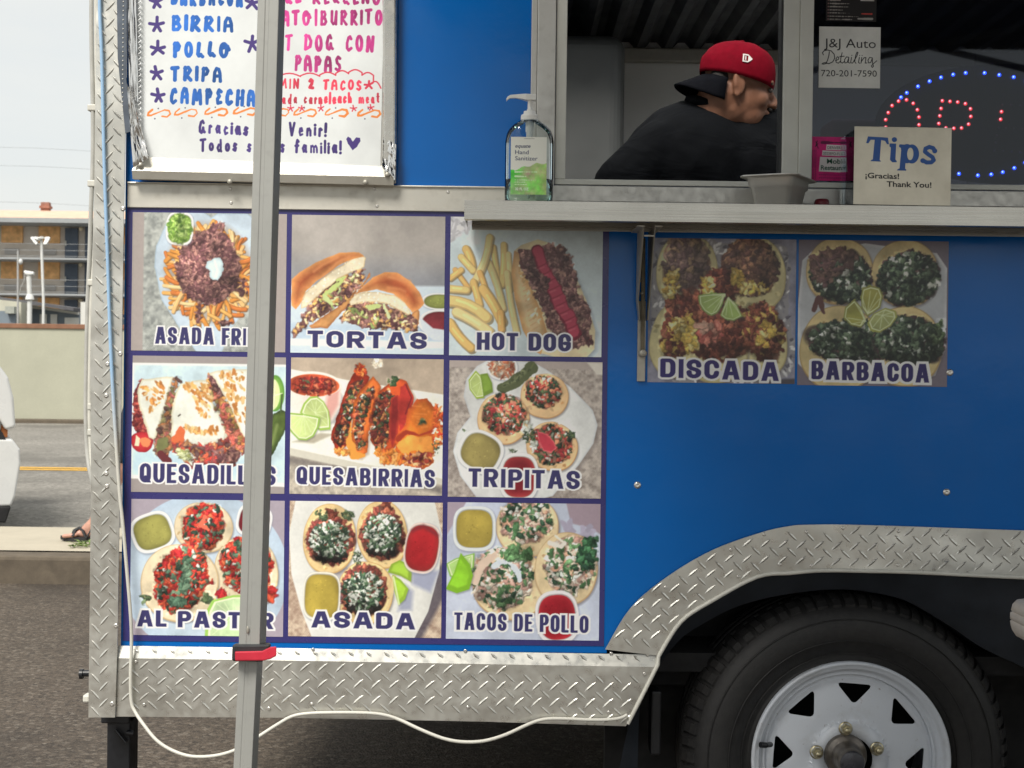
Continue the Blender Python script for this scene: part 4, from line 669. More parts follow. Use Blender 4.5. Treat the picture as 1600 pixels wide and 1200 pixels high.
def pic_pollo():
    cv = Cv(698, 786, 937, 999.5, (690, 760), 1600/350, bg=(186, 194, 212)); X, Y = np.meshgrid(cv.x, cv.y); cv.a *= (1+.035*nz(X, Y, .25))[..., None]
    cv.poly([(0, 100), (180, 100), (30, 360), (0, 380)], (160, 146, 160), soft=10); cv.poly([(880, 100), (1200, 100), (1200, 380), (1060, 290), (920, 260)], (158, 140, 152), soft=10); cv.bits((980, 300, 120, 40, .3), 8, ((176, 170, 192),), (40, 70), sh=False, hi=None)
    ch = ((226, 208, 188), (206, 182, 164), (236, 224, 210), (212, 160, 132), (190, 150, 136), (168, 130, 118))
    def chick(x, y, rx, ry, an, reg, n, s):
        cv.tortilla(x, y, rx, ry, an, (216, 194, 152), s, (186, 152, 110)); cv.ell(*reg[:4], reg[4], (150, 116, 104), wob=22, seed=s, op=.7, soft=20); cv.leaf(reg, n//2, ((70, 104, 68), (48, 74, 54), (96, 130, 90)), (18, 44)); cv.bits(reg, n, ch, (20, 46), (1.3, 3.0)); cv.leaf(reg, n//3, ((62, 98, 62), (40, 64, 48), (92, 128, 86)), (16, 40)); cv.onion(reg, n//12, (16, 32)); cv.mound(reg, .66, 1.1)
    chick(610, 290, 225, 215, 0, (600, 240, 170, 160, 0), 110, 1.); chick(490, 700, 270, 255, .3, (430, 660, 210, 215, .5), 170, 2.2); chick(890, 590, 225, 265, .1, (920, 560, 170, 200, .2), 130, 3.1)
    cv.line([(380, 570), (420, 540), (480, 545), (540, 600), (560, 670)], 36, (206, 214, 226), wob=5); cv.leaf((1040, 470, 60, 110, .2), 40, ((44, 84, 56), (60, 104, 70), (34, 60, 46)), (20, 50)); cv.leaf((540, 480, 100, 50, 0), 34, ((66, 104, 64), (90, 128, 84)), (20, 44)); cv.line([(770, 400), (850, 430), (880, 400)], 22, (222, 216, 206), wob=5); cv.line([(810, 350), (860, 390)], 16, (226, 220, 206)); cv.line([(240, 690), (290, 560), (380, 490)], 40, (214, 190, 170), wob=6)
    cv.cup(230, 305, 152, 160, .0, (168, 148, 66), (214, 220, 224), 3.2, edge=(150, 132, 58)); cv.wedge([(30, 560), (100, 520), (235, 480), (230, 580), (160, 680), (60, 650)], (168, 206, 120), (130, 180, 80), (200, 520)); cv.wedge([(135, 480), (200, 560), (225, 640), (200, 740), (110, 770), (30, 740), (90, 620)], None, (122, 176, 40))
    cv.cup(830, 930, 155, 190, -.1, (140, 22, 34), (222, 218, 220), 2.6, edge=(176, 40, 50)); title(cv, 'TACOS DE POLLO', 95, 1055, 905, 1030, 27, .014, 13); return cv
def pic_discada():
    cv = Cv(1013, 373, 1243, 598.5, (960, 340), 1200/280, bg=(134, 134, 150)); X, Y = np.meshgrid(cv.x, cv.y); cv.a *= (1+.08*nz(X, Y, .5))[..., None]
    fo = [(250, 250), (330, 130), (500, 120), (720, 160), (1000, 130), (1130, 200), (1180, 330), (1160, 600), (1210, 880), (1180, 1040), (1000, 1120), (600, 1130), (300, 1080), (230, 940), (260, 700)]; cv.poly(fo, (150, 148, 152), wob=8); cv.bits(fo, 700, ((206, 206, 208), (120, 118, 126), (232, 232, 232), (90, 88, 98), (168, 166, 172)), (8, 24), (1.2, 3), sh=False)
    cv.poly([(980, 1080), (1300, 1070), (1300, 1200), (930, 1200)], (60, 56, 62), soft=14, op=.8)
    for (x, y, rx, ry, an) in ((480, 360, 205, 250, .1), (930, 380, 215, 260, -.1), (430, 820, 190, 260, .2), (960, 840, 200, 250, -.15), (680, 900, 220, 210, 0)): cv.tortilla(x, y, rx, ry, an, (206, 196, 146), x*.01, (176, 162, 112))
    for reg, n, pal in (((470, 300, 150, 190, .1), 230, ((112, 90, 86), (96, 74, 74), (134, 110, 98), (150, 124, 98))), ((900, 330, 190, 190, 0), 260, ((96, 66, 58), (116, 82, 68), (80, 58, 54), (140, 104, 80))), ((560, 640, 210, 130, .3), 180, DISC), ((700, 760, 240, 200, 0), 330, DISC), ((430, 780, 110, 160, .3), 130, DISC+((200, 168, 84),)), ((1000, 760, 130, 190, -.2), 170, DISC+((204, 172, 92),)), ((700, 480, 120, 130, 0), 110, DISC)):
        cv.ell(*reg[:4], reg[4], (88, 54, 48), wob=30, seed=n, op=.85, soft=18); cv.bits(reg, n, pal, (18, 44), (1.1, 2.2)); cv.mound(reg, .62, 1.12)
    for reg in ((380, 440, 60, 90, .2), (620, 460, 40, 50, 0), (810, 390, 40, 50, 0), (930, 470, 90, 40, 0), (480, 760, 60, 90, .3), (430, 720, 50, 40, 0), (520, 830, 50, 60, 0), (1010, 780, 60, 90, .2)): cv.bits(reg, 16, ((204, 176, 84), (222, 202, 132), (190, 156, 74)), (20, 44), (1.2, 2.2))
    cv.bits((650, 780, 70, 70, .4), 12, ((196, 120, 104), (176, 92, 82), (206, 146, 126)), (44, 74), (1.2, 1.8)); cv.bits((600, 740, 20, 40, 0), 3, ((216, 168, 146),), (40, 60))
    cv.wedge([(558, 520), (640, 508), (742, 505), (720, 590), (690, 640), (650, 660), (600, 630), (565, 580)], (166, 190, 110), (134, 164, 80), (740, 510), 14); cv.wedge([(758, 525), (820, 580), (858, 660), (800, 690), (740, 680), (708, 655)], (160, 186, 104), (140, 168, 84), (760, 530), 14)
    title(cv, 'DISCADA', 312, 1108, 948, 1075, 36, .022, 15, (52, 44, 104)); return cv
def pic_barbacoa():
    cv = Cv(1247, 376, 1481, 603, (1220, 350), 1200/280, bg=(120, 112, 124)); cv.poly([(140, 250), (200, 190), (560, 130), (1040, 190), (1110, 290), (1110, 820), (1040, 1010), (900, 1060), (240, 1060), (120, 940), (110, 600)], (186, 190, 194), mott=.03, edge=(212, 214, 216), ew=24)
    for (x, y, rx, ry, an) in ((390, 320, 225, 225, 0), (830, 330, 225, 225, 0), (400, 840, 270, 290, .2), (830, 820, 255, 270, -.1)): cv.tortilla(x, y, rx, ry, an, (212, 192, 138), x*.01, (176, 146, 96))
    g = ((66, 82, 64), (46, 60, 50), (92, 110, 86), (36, 46, 42)); mt = ((96, 70, 74), (80, 58, 64), (118, 88, 86), (64, 48, 52))
    for reg, n in (((400, 350, 200, 170, .2), 260), ((850, 360, 200, 170, -.2), 280), ((480, 790, 290, 140, .05), 330), ((860, 780, 230, 160, .1), 280)):
        cv.ell(*reg[:4], reg[4], (62, 52, 52), wob=28, seed=n*.1, op=.85, soft=16); cv.bits(reg, n, mt, (16, 38)); cv.leaf(reg, int(n*.9), g, (16, 40)); cv.onion(reg, n//14, (16, 38)); cv.leaf(reg, n//4, g, (14, 30)); cv.mound(reg, .6, 1.1)
    cv.bits([(190, 220), (400, 150), (520, 230), (300, 400), (210, 380)], 70, ((112, 82, 78), (96, 70, 70), (134, 104, 92)), (18, 40), (1.4, 3)); cv.leaf((1050, 720, 40, 70, .3), 20, size=(20, 44)); cv.line([(220, 580), (250, 500), (290, 600)], 20, (96, 62, 60), wob=6)
    cv.wedge([(545, 430), (600, 412), (660, 425), (682, 480), (665, 560), (620, 595), (580, 620), (540, 560), (535, 490)], (168, 166, 84), (148, 150, 74), (580, 600), 16); cv.wedge([(430, 560), (490, 505), (540, 560), (570, 650), (540, 695), (470, 680), (420, 630)], (160, 160, 80), (146, 148, 74), (570, 650), 16); cv.wedge([(580, 660), (620, 600), (700, 560), (770, 580), (780, 620), (740, 680), (660, 728), (600, 710)], (174, 182, 116), (166, 170, 84), (680, 610), 16)
    title(cv, 'BARBACOA', 210, 1000, 920, 1045, 33, .018, 17, (48, 42, 98)); return cv
# ------------------------------------------------------------------ ground, kerb, road (structure)
GY = 0.0
def sheet(name, x0, x1, y0, z0, y1, z1, mat, nx=2, ny=2, amp=0):
    b = MB(); vs = []; r = random.Random(3)
    for j in range(ny+1):
        for i in range(nx+1):
            t = j/ny; vs.append((x0+(x1-x0)*i/nx, y0+(y1-y0)*t, z0+(z1-z0)*t+r.uniform(-amp, amp)))
    b.add(vs, [(j*(nx+1)+i, j*(nx+1)+i+1, (j+1)*(nx+1)+i+1, (j+1)*(nx+1)+i) for j in range(ny) for i in range(nx)], True)
    return tag(b.build(name, mat), kind='structure')
tag(sheet('ground', -400, 400, -400, -.02, 900, -.02, MAT['asphalt']), kind='structure')
sheet('parking_lot', -60, 60, -60, 0, 4.66, 0, MAT['asphalt'], 2, 2)
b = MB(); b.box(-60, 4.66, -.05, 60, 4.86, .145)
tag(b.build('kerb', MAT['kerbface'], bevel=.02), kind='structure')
sheet('pavement', -60, 60, 4.852, .150, 5.86, .165, MAT['kerb'], 60, 2, .001)
sheet('road', -80, 80, 5.862, .075, 23.7, .06, MAT['road'], 4, 4)
yl = P(60, 731, 0); b = MB(); y_line = CAM_Y+(CAM_Z-.07)*FPX/(733.5-575+9.6); b.box(-60, y_line-.16, .074, 60, y_line-.02, .078); b.box(-60, y_line+.10, .074, 60, y_line+.24, .078)
tag(b.build('road_marking', simple('yellow_road_paint', (.62, .36, .06, 1), .7, 0, .2, 12)), kind='structure')
# ------------------------------------------------------------------ the food trailer
X0, X1, YB, ZT = P(193, 600).x, 3.3, 2.30, 2.37
trailer = tag(empty('food_trailer', (1.2, 1.1, 0)), 'blue food trailer with diamond plate trim, open serving window and picture menu', 'food trailer')
win_l, win_r = P(868, 150).x, 2.3
win_b, win_t = P(1050, 291).z, 2.14
def both(pts): return pts+[(3520-x, y+ROLL*(3520-2*x)) for x, y in reversed(pts)]      # the second axle mirrors the first
def curve2(p, k=5):
    out = []
    for i in range(len(p)-1):
        q = [Vector(p[max(0, min(len(p)-1, i+j))]) for j in (-1, 0, 1, 2)]
        for s_ in range(k): u = s_/k; v = .5*((2*q[1])+(q[2]-q[0])*u+(2*q[0]-5*q[1]+4*q[2]-q[3])*u*u+(3*q[1]-q[0]-3*q[2]+q[3])*u**3); out.append((v.x, v.y))
    return out+[p[-1]]
def even(p, n=60):
    p = np.array(p); d = np.r_[0, np.cumsum(np.hypot(*np.diff(p, axis=0).T))]; t = np.linspace(0, d[-1], n); return [(float(np.interp(v, d, p[:, 0])), float(np.interp(v, d, p[:, 1]))) for v in t]
ARCH = both([(948, 1012), (985, 955), (1043, 905), (1113, 866), (1188, 840), (1262, 828), (1352, 829), (1600, 838), (1740, 841)])
def arch_z(x):
    pts = [XZ(*q) for q in ARCH]
    if x <= pts[0][0]: return P(600, 1016).z
    for (a, za), (c, zc) in zip(pts[:-1], pts[1:]):
        if x <= c: return za+(zc-za)*(x-a)/(c-a)
    return pts[-1][1]
xs = sorted(set([X0, win_l, win_r, X1]+[XZ(*q)[0] for q in ARCH]+[X0+(win_l-X0)*i/8 for i in range(9)]))
b = MB()
for a, c in zip(xs[:-1], xs[1:]):
    m = (a+c)/2
    spans = [((arch_z(a+1e-6), arch_z(c-1e-6)), (win_b, win_b)), ((win_t, win_t), (ZT, ZT))] if win_l < m < win_r else [((arch_z(a+1e-6), arch_z(c-1e-6)), (ZT, ZT))]
    for (za, zc), (ta, td) in spans: b.add([(a,0,za),(c,0,zc),(c,0,td),(a,0,ta)], [(0,1,2,3)])
b.build('wall_panel', MAT['blue'], trailer)
b = MB(); b.box(X0, YB, .5, X1, YB+.02, ZT); b.box(X0-.0, .002, .5, X0+.02, YB, ZT); b.box(X1, .002, .5, X1+.02, .55, ZT); b.box(X1, 1.75, .5, X1+.02, YB, ZT)  # gap in the right end wall added to let daylight reach the kitchen
b.build('end_and_back_wall', MAT['blue'], trailer)
b = MB(); b.box(X0+.32, YB-.01, .10, X1, YB+.012, .499); b.build('under_shade_panel', MAT['dark'], trailer)  # unseen panel added to darken the ground under the trailer
VX0, VX1, VY0, VY1 = -.45, 2.9, .15, 1.46                      # roof opening added out of view to bring daylight into the kitchen
b = MB()
for q in ((X0-.03, -.03, VX0, YB+.03), (VX1, -.03, X1+.03, YB+.03), (VX0, -.03, VX1, VY0), (VX0, VY1, VX1, YB+.03)): b.box(q[0], q[1], ZT, q[2], q[3], ZT+.05)
b.build('roof', MAT['alu'], trailer)
b = MB(); b.box(VX0-.03, VY0-.03, ZT+.051, VX1+.03, VY0-.002, ZT+.09); b.box(VX0-.03, VY1+.002, ZT+.051, VX1+.03, VY1+.03, ZT+.09); b.build('roof_opening_rim', MAT['alu'], trailer)
b = MB(); b.box(X0+.02, .10, .52, X1-.02, YB-.02, .56); b.build('chassis', MAT['dark'], trailer)
# interior
FL = .56
b = MB(); iy = YB-.06
b.add([(X0+.06, iy, FL), (X1-.06, iy, FL), (X1-.06, iy, 2.5), (X0+.06, iy, 2.5)], [(0,1,2,3)])
b.add([(X0+.06, .05, FL), (X0+.06, iy, FL), (X0+.06, iy, 2.5), (X0+.06, .05, 2.5)], [(0,1,2,3)])
b.add([(X1-.06, 1.75, FL), (X1-.06, iy, FL), (X1-.06, iy, 2.5), (X1-.06, 1.75, 2.5)], [(3,2,1,0)]); b.add([(X1-.06, .05, FL), (X1-.06, .55, FL), (X1-.06, .55, 2.5), (X1-.06, .05, 2.5)], [(3,2,1,0)])
b.add([(X0+.06, .36, FL), (X1-.06, .36, FL), (X1-.06, iy, FL), (X0+.06, iy, FL)], [(0,1,2,3)])
b.add([(X0+.06, .36, FL), (X1-.06, .36, FL), (X1-.06, .36, 1.05), (X0+.06, .36, 1.05), (X1-.06, .05, 1.05), (X0+.06, .05, 1.05)], [(0,1,2,3), (3,2,4,5)])
for q in ((X0+.06, 1.06, X1-.06, win_b-.03), (X0+.06, win_b-.03, win_l-.03, 2.3), (win_r+.04, win_b-.03, X1-.06, 2.3), (win_l-.03, 2.2, win_r+.04, 2.3)): b.add([(q[0], .042, q[1]), (q[2], .042, q[1]), (q[2], .042, q[3]), (q[0], .042, q[3])], [(3,2,1,0)])
b.build('interior_lining', MAT['interior'], trailer)
zc = P(1050, 79, iy).z
b = MB(); n = 40; xa, xb = X0+.06, X1-.06; vs = []; fs = []
for i in range(n*4+1):
    x = xa+(xb-xa)*i/(n*4); z = zc+(.028 if i % 4 in (1, 2) else 0); vs += [(x, VY1+.02, z), (x, iy, z)]
for i in range(n*4): fs.append((2*i, 2*i+2, 2*i+3, 2*i+1))
b.add(vs, fs); b.build('ribbed_ceiling', MAT['ceil'], trailer)
b = MB(); b.beam((xa, iy-.03, zc-.025), (xb, iy-.03, zc-.025), .05, .03); b.build('cornice_rail', MAT['bracket'], trailer, .006)
# belt rail
b = MB(); zt, zb = P(460, 288).z, P(460, 328).z; b.box(X0+.005, -.006, zb, X1, -.0005, zt); b.box(X0+.005, -.010, zt-.004, X1, -.0062, zt); b.build('belt_rail', MAT['rail'], trailer, .0015)
# window trim
def zrow(py, px=1050): return P(px, py).z
def xcol(px, py=150): return P(px, py).x
b = MB(); b.box(xcol(829), -.014, win_b-.02, xcol(838.5), -.001, 2.3); b.box(xcol(838.7), -.020, win_b-.02, xcol(867), -.001, 2.3)
b.box(xcol(838.7), -.016, zrow(318), X1, -.0065, zrow(293)); b.build('window_surround', MAT['alu'], trailer, .0015)
frame = MB(); xl, xr = xcol(868), win_r
frame.box(xl+.0, -.012, zrow(291.5), xr, .035, zrow(283)); frame.box(xl, -.012, zrow(283)+.0002, xcol(884, 200), .035, win_t); frame.box(xcol(1222), -.010, zrow(283)+.0002, xcol(1247), .035, win_t); frame.box(xcol(1247.2), -.014, zrow(283)+.0002, xcol(1268), .035, win_t); frame.box(xl, -.012, win_t+.0002, xr, .035, win_t+.03)
wf = frame.build('window_frame', MAT['frame_w'], trailer, .0015)
b = MB(); b.box(xcol(1218.5), -.004, zrow(283)+.001, xcol(1221.5), .03, win_t); b.build('sliding_gasket', MAT['blackplastic'], wf)
b = MB(); x_, z_ = xcol(1269), zrow(283); b.box(x_, .012, z_+.0004, xr, .016, win_t); b.build('window_glass', MAT['glass'], trailer)
b = MB(); hz = 2.16; b.box(win_l-.04, -.80, hz+.10, win_r+.04, -.03, hz+.13); b.build('raised_hatch', MAT['blue'], trailer, .004)
# prop strut of the raised hatch
b = MB(); b.tube([P(877, 84, .02), P(877, -120, -.03)], .011, 14); st = b.build('hatch_strut', MAT['black'], trailer)
b = MB(); b.box(xcol(870, 90), .0, zrow(98), xcol(883, 90), .034, zrow(78)); b.build('strut_foot', MAT['bracket'], st, .003)
# diamond plate ------------------------------------------------------
def inside(pt, poly):
    x, y = pt; c = False; n = len(poly)
    for i in range(n):
        (xa, ya), (xb_, yb_) = poly[i], poly[(i+1) % n]
        if (ya > y) != (yb_ > y) and x < (xb_-xa)*(y-ya)/(yb_-ya)+xa: c = not c
    return c
def lozenges(b, poly, yf, px=.0368, pz=.0328, ang=0., ln=.034, wd=.0070, h=.0014, seed=0):
    r = random.Random(seed); xs_, zs_ = [p[0] for p in poly], [p[1] for p in poly]; cx, cz = (min(xs_)+max(xs_))/2, (min(zs_)+max(zs_))/2; R = max(max(xs_)-min(xs_), max(zs_)-min(zs_))
    ca, sa = math.cos(ang), math.sin(ang)
    for i in range(int(-R/px)-1, int(R/px)+2):
        for j in range(int(-2*R/pz)-1, int(2*R/pz)+2):
            u = (i+(.5 if j % 2 else 0))*px; w = j*pz/2; x, z = cx+u*ca-w*sa, cz+u*sa+w*ca; t = (math.radians(42) if j % 2 else math.radians(-42))+ang+r.uniform(-.03, .03)
            ct, s_ = math.cos(t), math.sin(t)
            def q(a, c): return (x+a*ct-c*s_, z+a*s_+c*ct)
            if not all(inside(q(a, 0), poly) for a in (-.017, 0, .017)): continue
            y = yf(x, z) if callable(yf) else yf; pts = [(-ln/2, 0), (-ln*.16, -wd/2), (ln*.16, -wd/2), (ln/2, 0), (ln*.16, wd/2), (-ln*.16, wd/2)]
            vs = [(q(a, c)[0], y+.0004, q(a, c)[1]) for a, c in pts]+[(q(a, 0)[0], y-h, q(a, 0)[1]) for a in (-ln*.27, ln*.27)]
            b.add(vs, [(0,1,6), (1,2,7,6), (2,3,7), (3,4,7), (4,5,6,7), (5,0,6)])
# skirt: a lip that leans out, then the upright sheet
def yq(px, py): return XZ(px, py)
SK_T = [(186, 1008), (460, 1012), (760, 1017.5), (1029, 1022)]
ytop, ybody = -.006, -.0145
lip = [(186, 1026), (460, 1030), (760, 1035.5), (1022, 1040)]
bot = [(143, 1117.5), (460, 1119), (760, 1125), (977, 1132)]
b = MB(); vs = [(*[XZ(*p)[0]], ytop, XZ(*p)[1]) for p in SK_T]+[(XZ(*p)[0], ybody, XZ(*p)[1]) for p in lip]
b.add(vs, [(4,5,1,0), (5,6,2,1), (6,7,3,2)])
poly = [XZ(*p) for p in ((183, 1026), (460, 1030), (760, 1035.5), (1022, 1040), (1004, 1082), (977, 1132), (760, 1125), (460, 1119), (184, 1117))]
b.prism(poly, ybody, ybody+.003); lozenges(b, poly, ybody, seed=1)
lp = [XZ(*p) for p in SK_T]+[XZ(*p) for p in reversed(lip)]; lozenges(b, [(x, z+.006*(1 if i < 4 else -1)) for i, (x, z) in enumerate(lp)], -.0100, .0368, .0656, seed=5, ln=.026, h=.0012)
sk = b.build('skirt', MAT['tread'], trailer)
# corner strip
cs = [XZ(*p) for p in ((156, -60), (199, -60), (201, 160), (198, 330), (188, 1000), (184, 1117), (143, 1117), (147, 760), (146, 560), (152, 300))]
b = MB(); b.prism(cs, -.0225, -.0195); lozenges(b, cs, -.0225, .034, .0328, math.radians(90), seed=2); b.build('corner_trim', MAT['tread'], trailer)
b = MB(); lft = [XZ(*p)[0] for p in ((156, -60), (143, 1117))]; b.box(X0-.055, -.0190, .45, X0-.0525, .12, ZT-.02); b.build('corner_return', MAT['tread'], trailer)
# fender trim
fo = [(945, 1013), (985, 948), (1043, 899), (1113, 858), (1188, 831), (1230, 821.5), (1262, 819), (1352, 819.5), (1600, 828), (1740, 831)]; fo = both(curve2(fo))
fi = [(1029, 1023), (1064, 969), (1113, 936), (1183, 899), (1235, 893), (1286, 889), (1360, 890), (1435, 892), (1600, 900), (1740, 903)]; fi = both(curve2(fi)); assert len(fi) == len(fo)
fp = [XZ(*p) for p in fo]+[XZ(*p) for p in reversed(fi)]
b = MB(); yF = -.012
vs = [(x, yF, z) for x, z in fp]+[(x, yF+.004, z) for x, z in fp]; n = len(fo); N2 = len(fp)
for i in range(n-1): b.add([vs[i], vs[i+1], vs[N2-2-i], vs[N2-1-i]], [(0,3,2,1)])
for i in range(n-1): b.add([vs[i], vs[i+1], vs[N2+i+1], vs[N2+i]], [(0,1,2,3)])
lozenges(b, fp, yF, ang=-.02, seed=3); fen = b.build('fender_trim', MAT['tread'], trailer)
b = MB(); path = [P(x, y+2.5, -.014) for x, y in fi]; b.tube([P(981, 1131, -.016), P(1006, 1082, -.016), P(1028, 1038, -.016)]+path[0:], .0042, 8); b.build('edge_bead', MAT['cord'], fen)
# black inner fender plate and wheel well
cut = [(996, 1200), (1002, 1089), (1026, 1045), (1064, 998), (1100, 974), (1146, 950), (1200, 934), (1262, 924), (1310, 921), (1352, 924), (1414, 938), (1476, 973), (1538, 1014), (1600, 1043), (1690, 1090), (1752, 1106)]; cut = both(even(curve2(cut)))
up = [(968, 1200), (984, 1128), (1006, 1080), (1031, 1027), (1066, 972), (1115, 939), (1150, 921), (1185, 902), (1286, 892), (1360, 893), (1435, 895), (1520, 900), (1640, 904), (1690, 905), (1745, 906)]; up = both(even(curve2(up)))
b = MB(); A = [P(*p, -.004) for p in up]; B = [P(*p, .03) for p in cut]; n = len(A)
b.add(A+B, [(i, n+i, n+i+1, i+1) for i in range(n-1)], True)
C = [Vector((p.x, .30, p.z-.01)) for p in B]; b.add(B+C, [(i, n+i, n+i+1, i+1) for i in range(n-1)], True); b.build('inner_fender', MAT['fender_black'], trailer)
b = MB(); b.box(P(960, 1150).x, .30, .12, X1, .34, 1.0); b.build('wheel_well_back', MAT['dark'], trailer)
b = MB(); b.box(P(1022, 1100).x, .06, P(1000, 1180, .06).z, P(1038, 1100).x, .12, P(1000, 1080, .06).z); b.build('spring_hanger', MAT['black'], trailer, .004)
b = MB(); b.tube([(1.0, .3, .33), (1.0, 2.1, .33)], .04, 14); b.box(X0+.08, .20, .47, X1, .28, .52); b.box(X0+.08, 2.0, .40, X1, 2.08, .52); b.build('axle_and_rails', MAT['dark'], trailer)
# wheel ---------------------------------------------------------------
def make_wheel():
    wc = P(1327, 1189, .03); R = .343; wy = .03; w = empty('wheel', wc)
    attach(w, trailer); w.location = wc
    T = Matrix.Translation(wc) @ Matrix.Rotation(math.radians(90), 4, 'X')     # local z faces the viewer
    def lz(prof, **kw): return [(r, -h) for r, h in prof]
    tp = [(.206, .012), (.214, -.012), (.235, .004), (.262, .012), (.290, .010), (.312, .002), (.322, -.010), (.330, -.022), (.340, -.045), (.343, -.06), (.343, -.17), (.335, -.20), (.30, -.215), (.21, -.20)]
    b = MB(); b.lathe([(r, h) for r, h in tp], 96, T)
    for rr, hh, wd in ((.254, .0125, .0018), (.298, .0092, .0015), (.226, .0015, .0015)): b.lathe([(rr-wd, hh-.004), (rr-wd*.4, hh+.0012), (rr+wd*.4, hh+.0012), (rr+wd, hh-.004)], 96, T)
    for k in range(72):                                                        # shoulder lugs
        a = 2*math.pi*k/72; q = T @ Matrix.Rotation(a, 4, 'Z'); u = random.uniform(-.002, .002)
        vs = []
        for (r, h) in ((.3265, -.008), (.3365, -.022), (.3455, -.046), (.3472, -.075)):
            for s_ in (-1, 1): vs.append(q @ Vector((r, s_*(.0085 if (k % 2) else .0105)+u+(.003 if h < -.03 else 0), h)))
        for (r, h) in ((.318, -.010), (.328, -.026), (.335, -.05), (.337, -.078)):
            for s_ in (-1, 1): vs.append(q @ Vector((r, s_*.0095+u, h)))
        f = []
        for i in range(3): a0 = 2*i; f += [(a0, a0+1, a0+3, a0+2), (a0+8, a0, a0+2, a0+10), (a0+1, a0+9, a0+11, a0+3)]
        f += [(8, 9, 1, 0), (6, 7, 15, 14)]; b.add(vs, f)
    for rr in (.3442,): 
        for hh in (-.085, -.12, -.155): b.lathe([(rr-.002, hh-.012), (rr+.002, hh-.01), (rr+.002, hh+.01), (rr-.002, hh+.012)], 96, T)
    b.build('tyre', MAT['rubber'], w)
    rc = Matrix.Translation(P(1329, 1188.5, .02)) @ Matrix.Rotation(math.radians(90), 4, 'X')
    b = MB(); b.lathe([(.1755, -.03), (.176, -.0165), (.1775, -.0125), (.180, -.0125), (.184, -.016), (.189, -.006), (.1935, .006), (.197, .004), (.201, .010), (.2055, .012), (.208, .006), (.206, -.02), (.19, -.04), (.19, -.18), (.186, -.18), (.186, -.045)], 96, rc); rim = b.build('rim', MAT['white_steel'], w)
    # disc with eight pressed windows
    bm = bmesh.new(); C0 = .140; RO, RI, HA = .1752, .048, math.radians(22.5)
    tri = [(.153, -.030), (.155, -.027), (.1555, 0), (.155, .027), (.153, .030), (.149, .029), (.125, .007), (.122, .004), (.121, 0), (.122, -.004), (.125, -.007), (.149, -.029)]
    tri = [(C0+(r-C0)*1.13, t_*1.13) for r, t_ in tri]
    def ray_poly(dx, dy):
        best = 9
        for k in range(len(tri)):
            (ax, ay), (cx, cy) = tri[k], tri[(k+1) % len(tri)]; ax -= C0; cx -= C0; ex, ey = cx-ax, cy-ay; det = dx*(-ey)+dy*ex
            if abs(det) < 1e-12: continue
            s_ = (ax*(-ey)+ay*ex)/det; u_ = (dx*ay-dy*ax)/det
            if s_ > 0 and -1e-6 <= u_ <= 1+1e-6: best = min(best, s_)
        return best
    def ray_sector(dx, dy):
        best = 9
        for R_ in (RO, RI):
            b_ = C0*dx; c_ = C0*C0-R_*R_; dsc = b_*b_-c_
            if dsc >= 0:
                for s_ in (-b_-math.sqrt(dsc), -b_+math.sqrt(dsc)):
                    if s_ > 1e-6: best = min(best, s_)
        for sg in (-1, 1):
            dn = dx*(-math.sin(sg*HA))+dy*math.cos(sg*HA); d0 = -C0*(-math.sin(sg*HA))
            if abs(dn) > 1e-9 and d0/dn > 1e-6: best = min(best, d0/dn)
        return best
    dirs = [2*math.pi*k/72 for k in range(72)]
    for R_ in (RO, RI):
        for sg in (-1, 1): dirs.append(math.atan2(R_*math.sin(sg*HA), R_*math.cos(HA)-C0) % (2*math.pi))
    for x_, y_ in tri: dirs.append(math.atan2(y_, x_-C0) % (2*math.pi))
    dirs = sorted(set(round(d_, 6) for d_ in dirs)); NS = 8
    for k in range(8):
        a = math.radians(86+45*k); ca_, sa_ = math.cos(a), math.sin(a); cols = []
        for d_ in dirs:
            dx, dy = math.cos(d_), math.sin(d_); s0, s1 = ray_poly(dx, dy), ray_sector(dx, dy); col = []
            for q in range(NS+1): s_ = s0+(s1-s0)*q/NS; x_, y_ = C0+dx*s_, dy*s_; col.append(bm.verts.new((x_*ca_-y_*sa_, x_*sa_+y_*ca_, 0)))
            cols.append(col)
        for m_ in range(len(cols)):
            A_, B_ = cols[m_], cols[(m_+1) % len(cols)]
            for q in range(NS): bm.faces.new((A_[q], A_[q+1], B_[q+1], B_[q]))
    bmesh.ops.remove_doubles(bm, verts=bm.verts, dist=.00005); bmesh.ops.recalc_face_normals(bm, faces=bm.faces)
    for v in bm.verts:
        r = v.co.xy.length; v.co.z = (-.0215 if r > .170 else -.020+.008*math.sin(max(0, min(1, (.16-r)/.06))*math.pi/2) if r > .10 else -.012+.006*(r < .078))
    for f_ in bm.faces: f_.smooth = True
    me = D.meshes.new('wheel_disc'); bm.to_mesh(me); bm.free(); o = D.objects.new('wheel_disc', me); COL.objects.link(o); me.materials.append(MAT['white_steel']); me.transform(rc)
    if sum(p.normal.y for p in me.polygons) > 0: me.flip_normals()
    attach(o, w); so = o.modifiers.new('solid', 'SOLIDIFY'); so.thickness = .004; so.offset = -1; be = o.modifiers.new('b', 'BEVEL'); be.width = .0012; be.segments = 2; be.limit_method = 'ANGLE'
    b = MB(); b.lathe([(.048, -.012), (.050, -.002), (.078, -.004), (.0795, -.014)], 64, rc); b.build('hub_flange', MAT['white_steel'], w)
    h = MB(); h.lathe([(.046, -.02), (.044, .004), (.0405, .010), (.034, .011), (.031, .014), (.0305, .030), (.028, .034), (.0275, .038), (.0275, .058), (.025, .062)], 48, Matrix.Translation(P(1321, 1180, .02)) @ Matrix.Rotation(math.radians(90), 4, 'X')); hub = h.build('hub', MAT['hubgrease'], w)
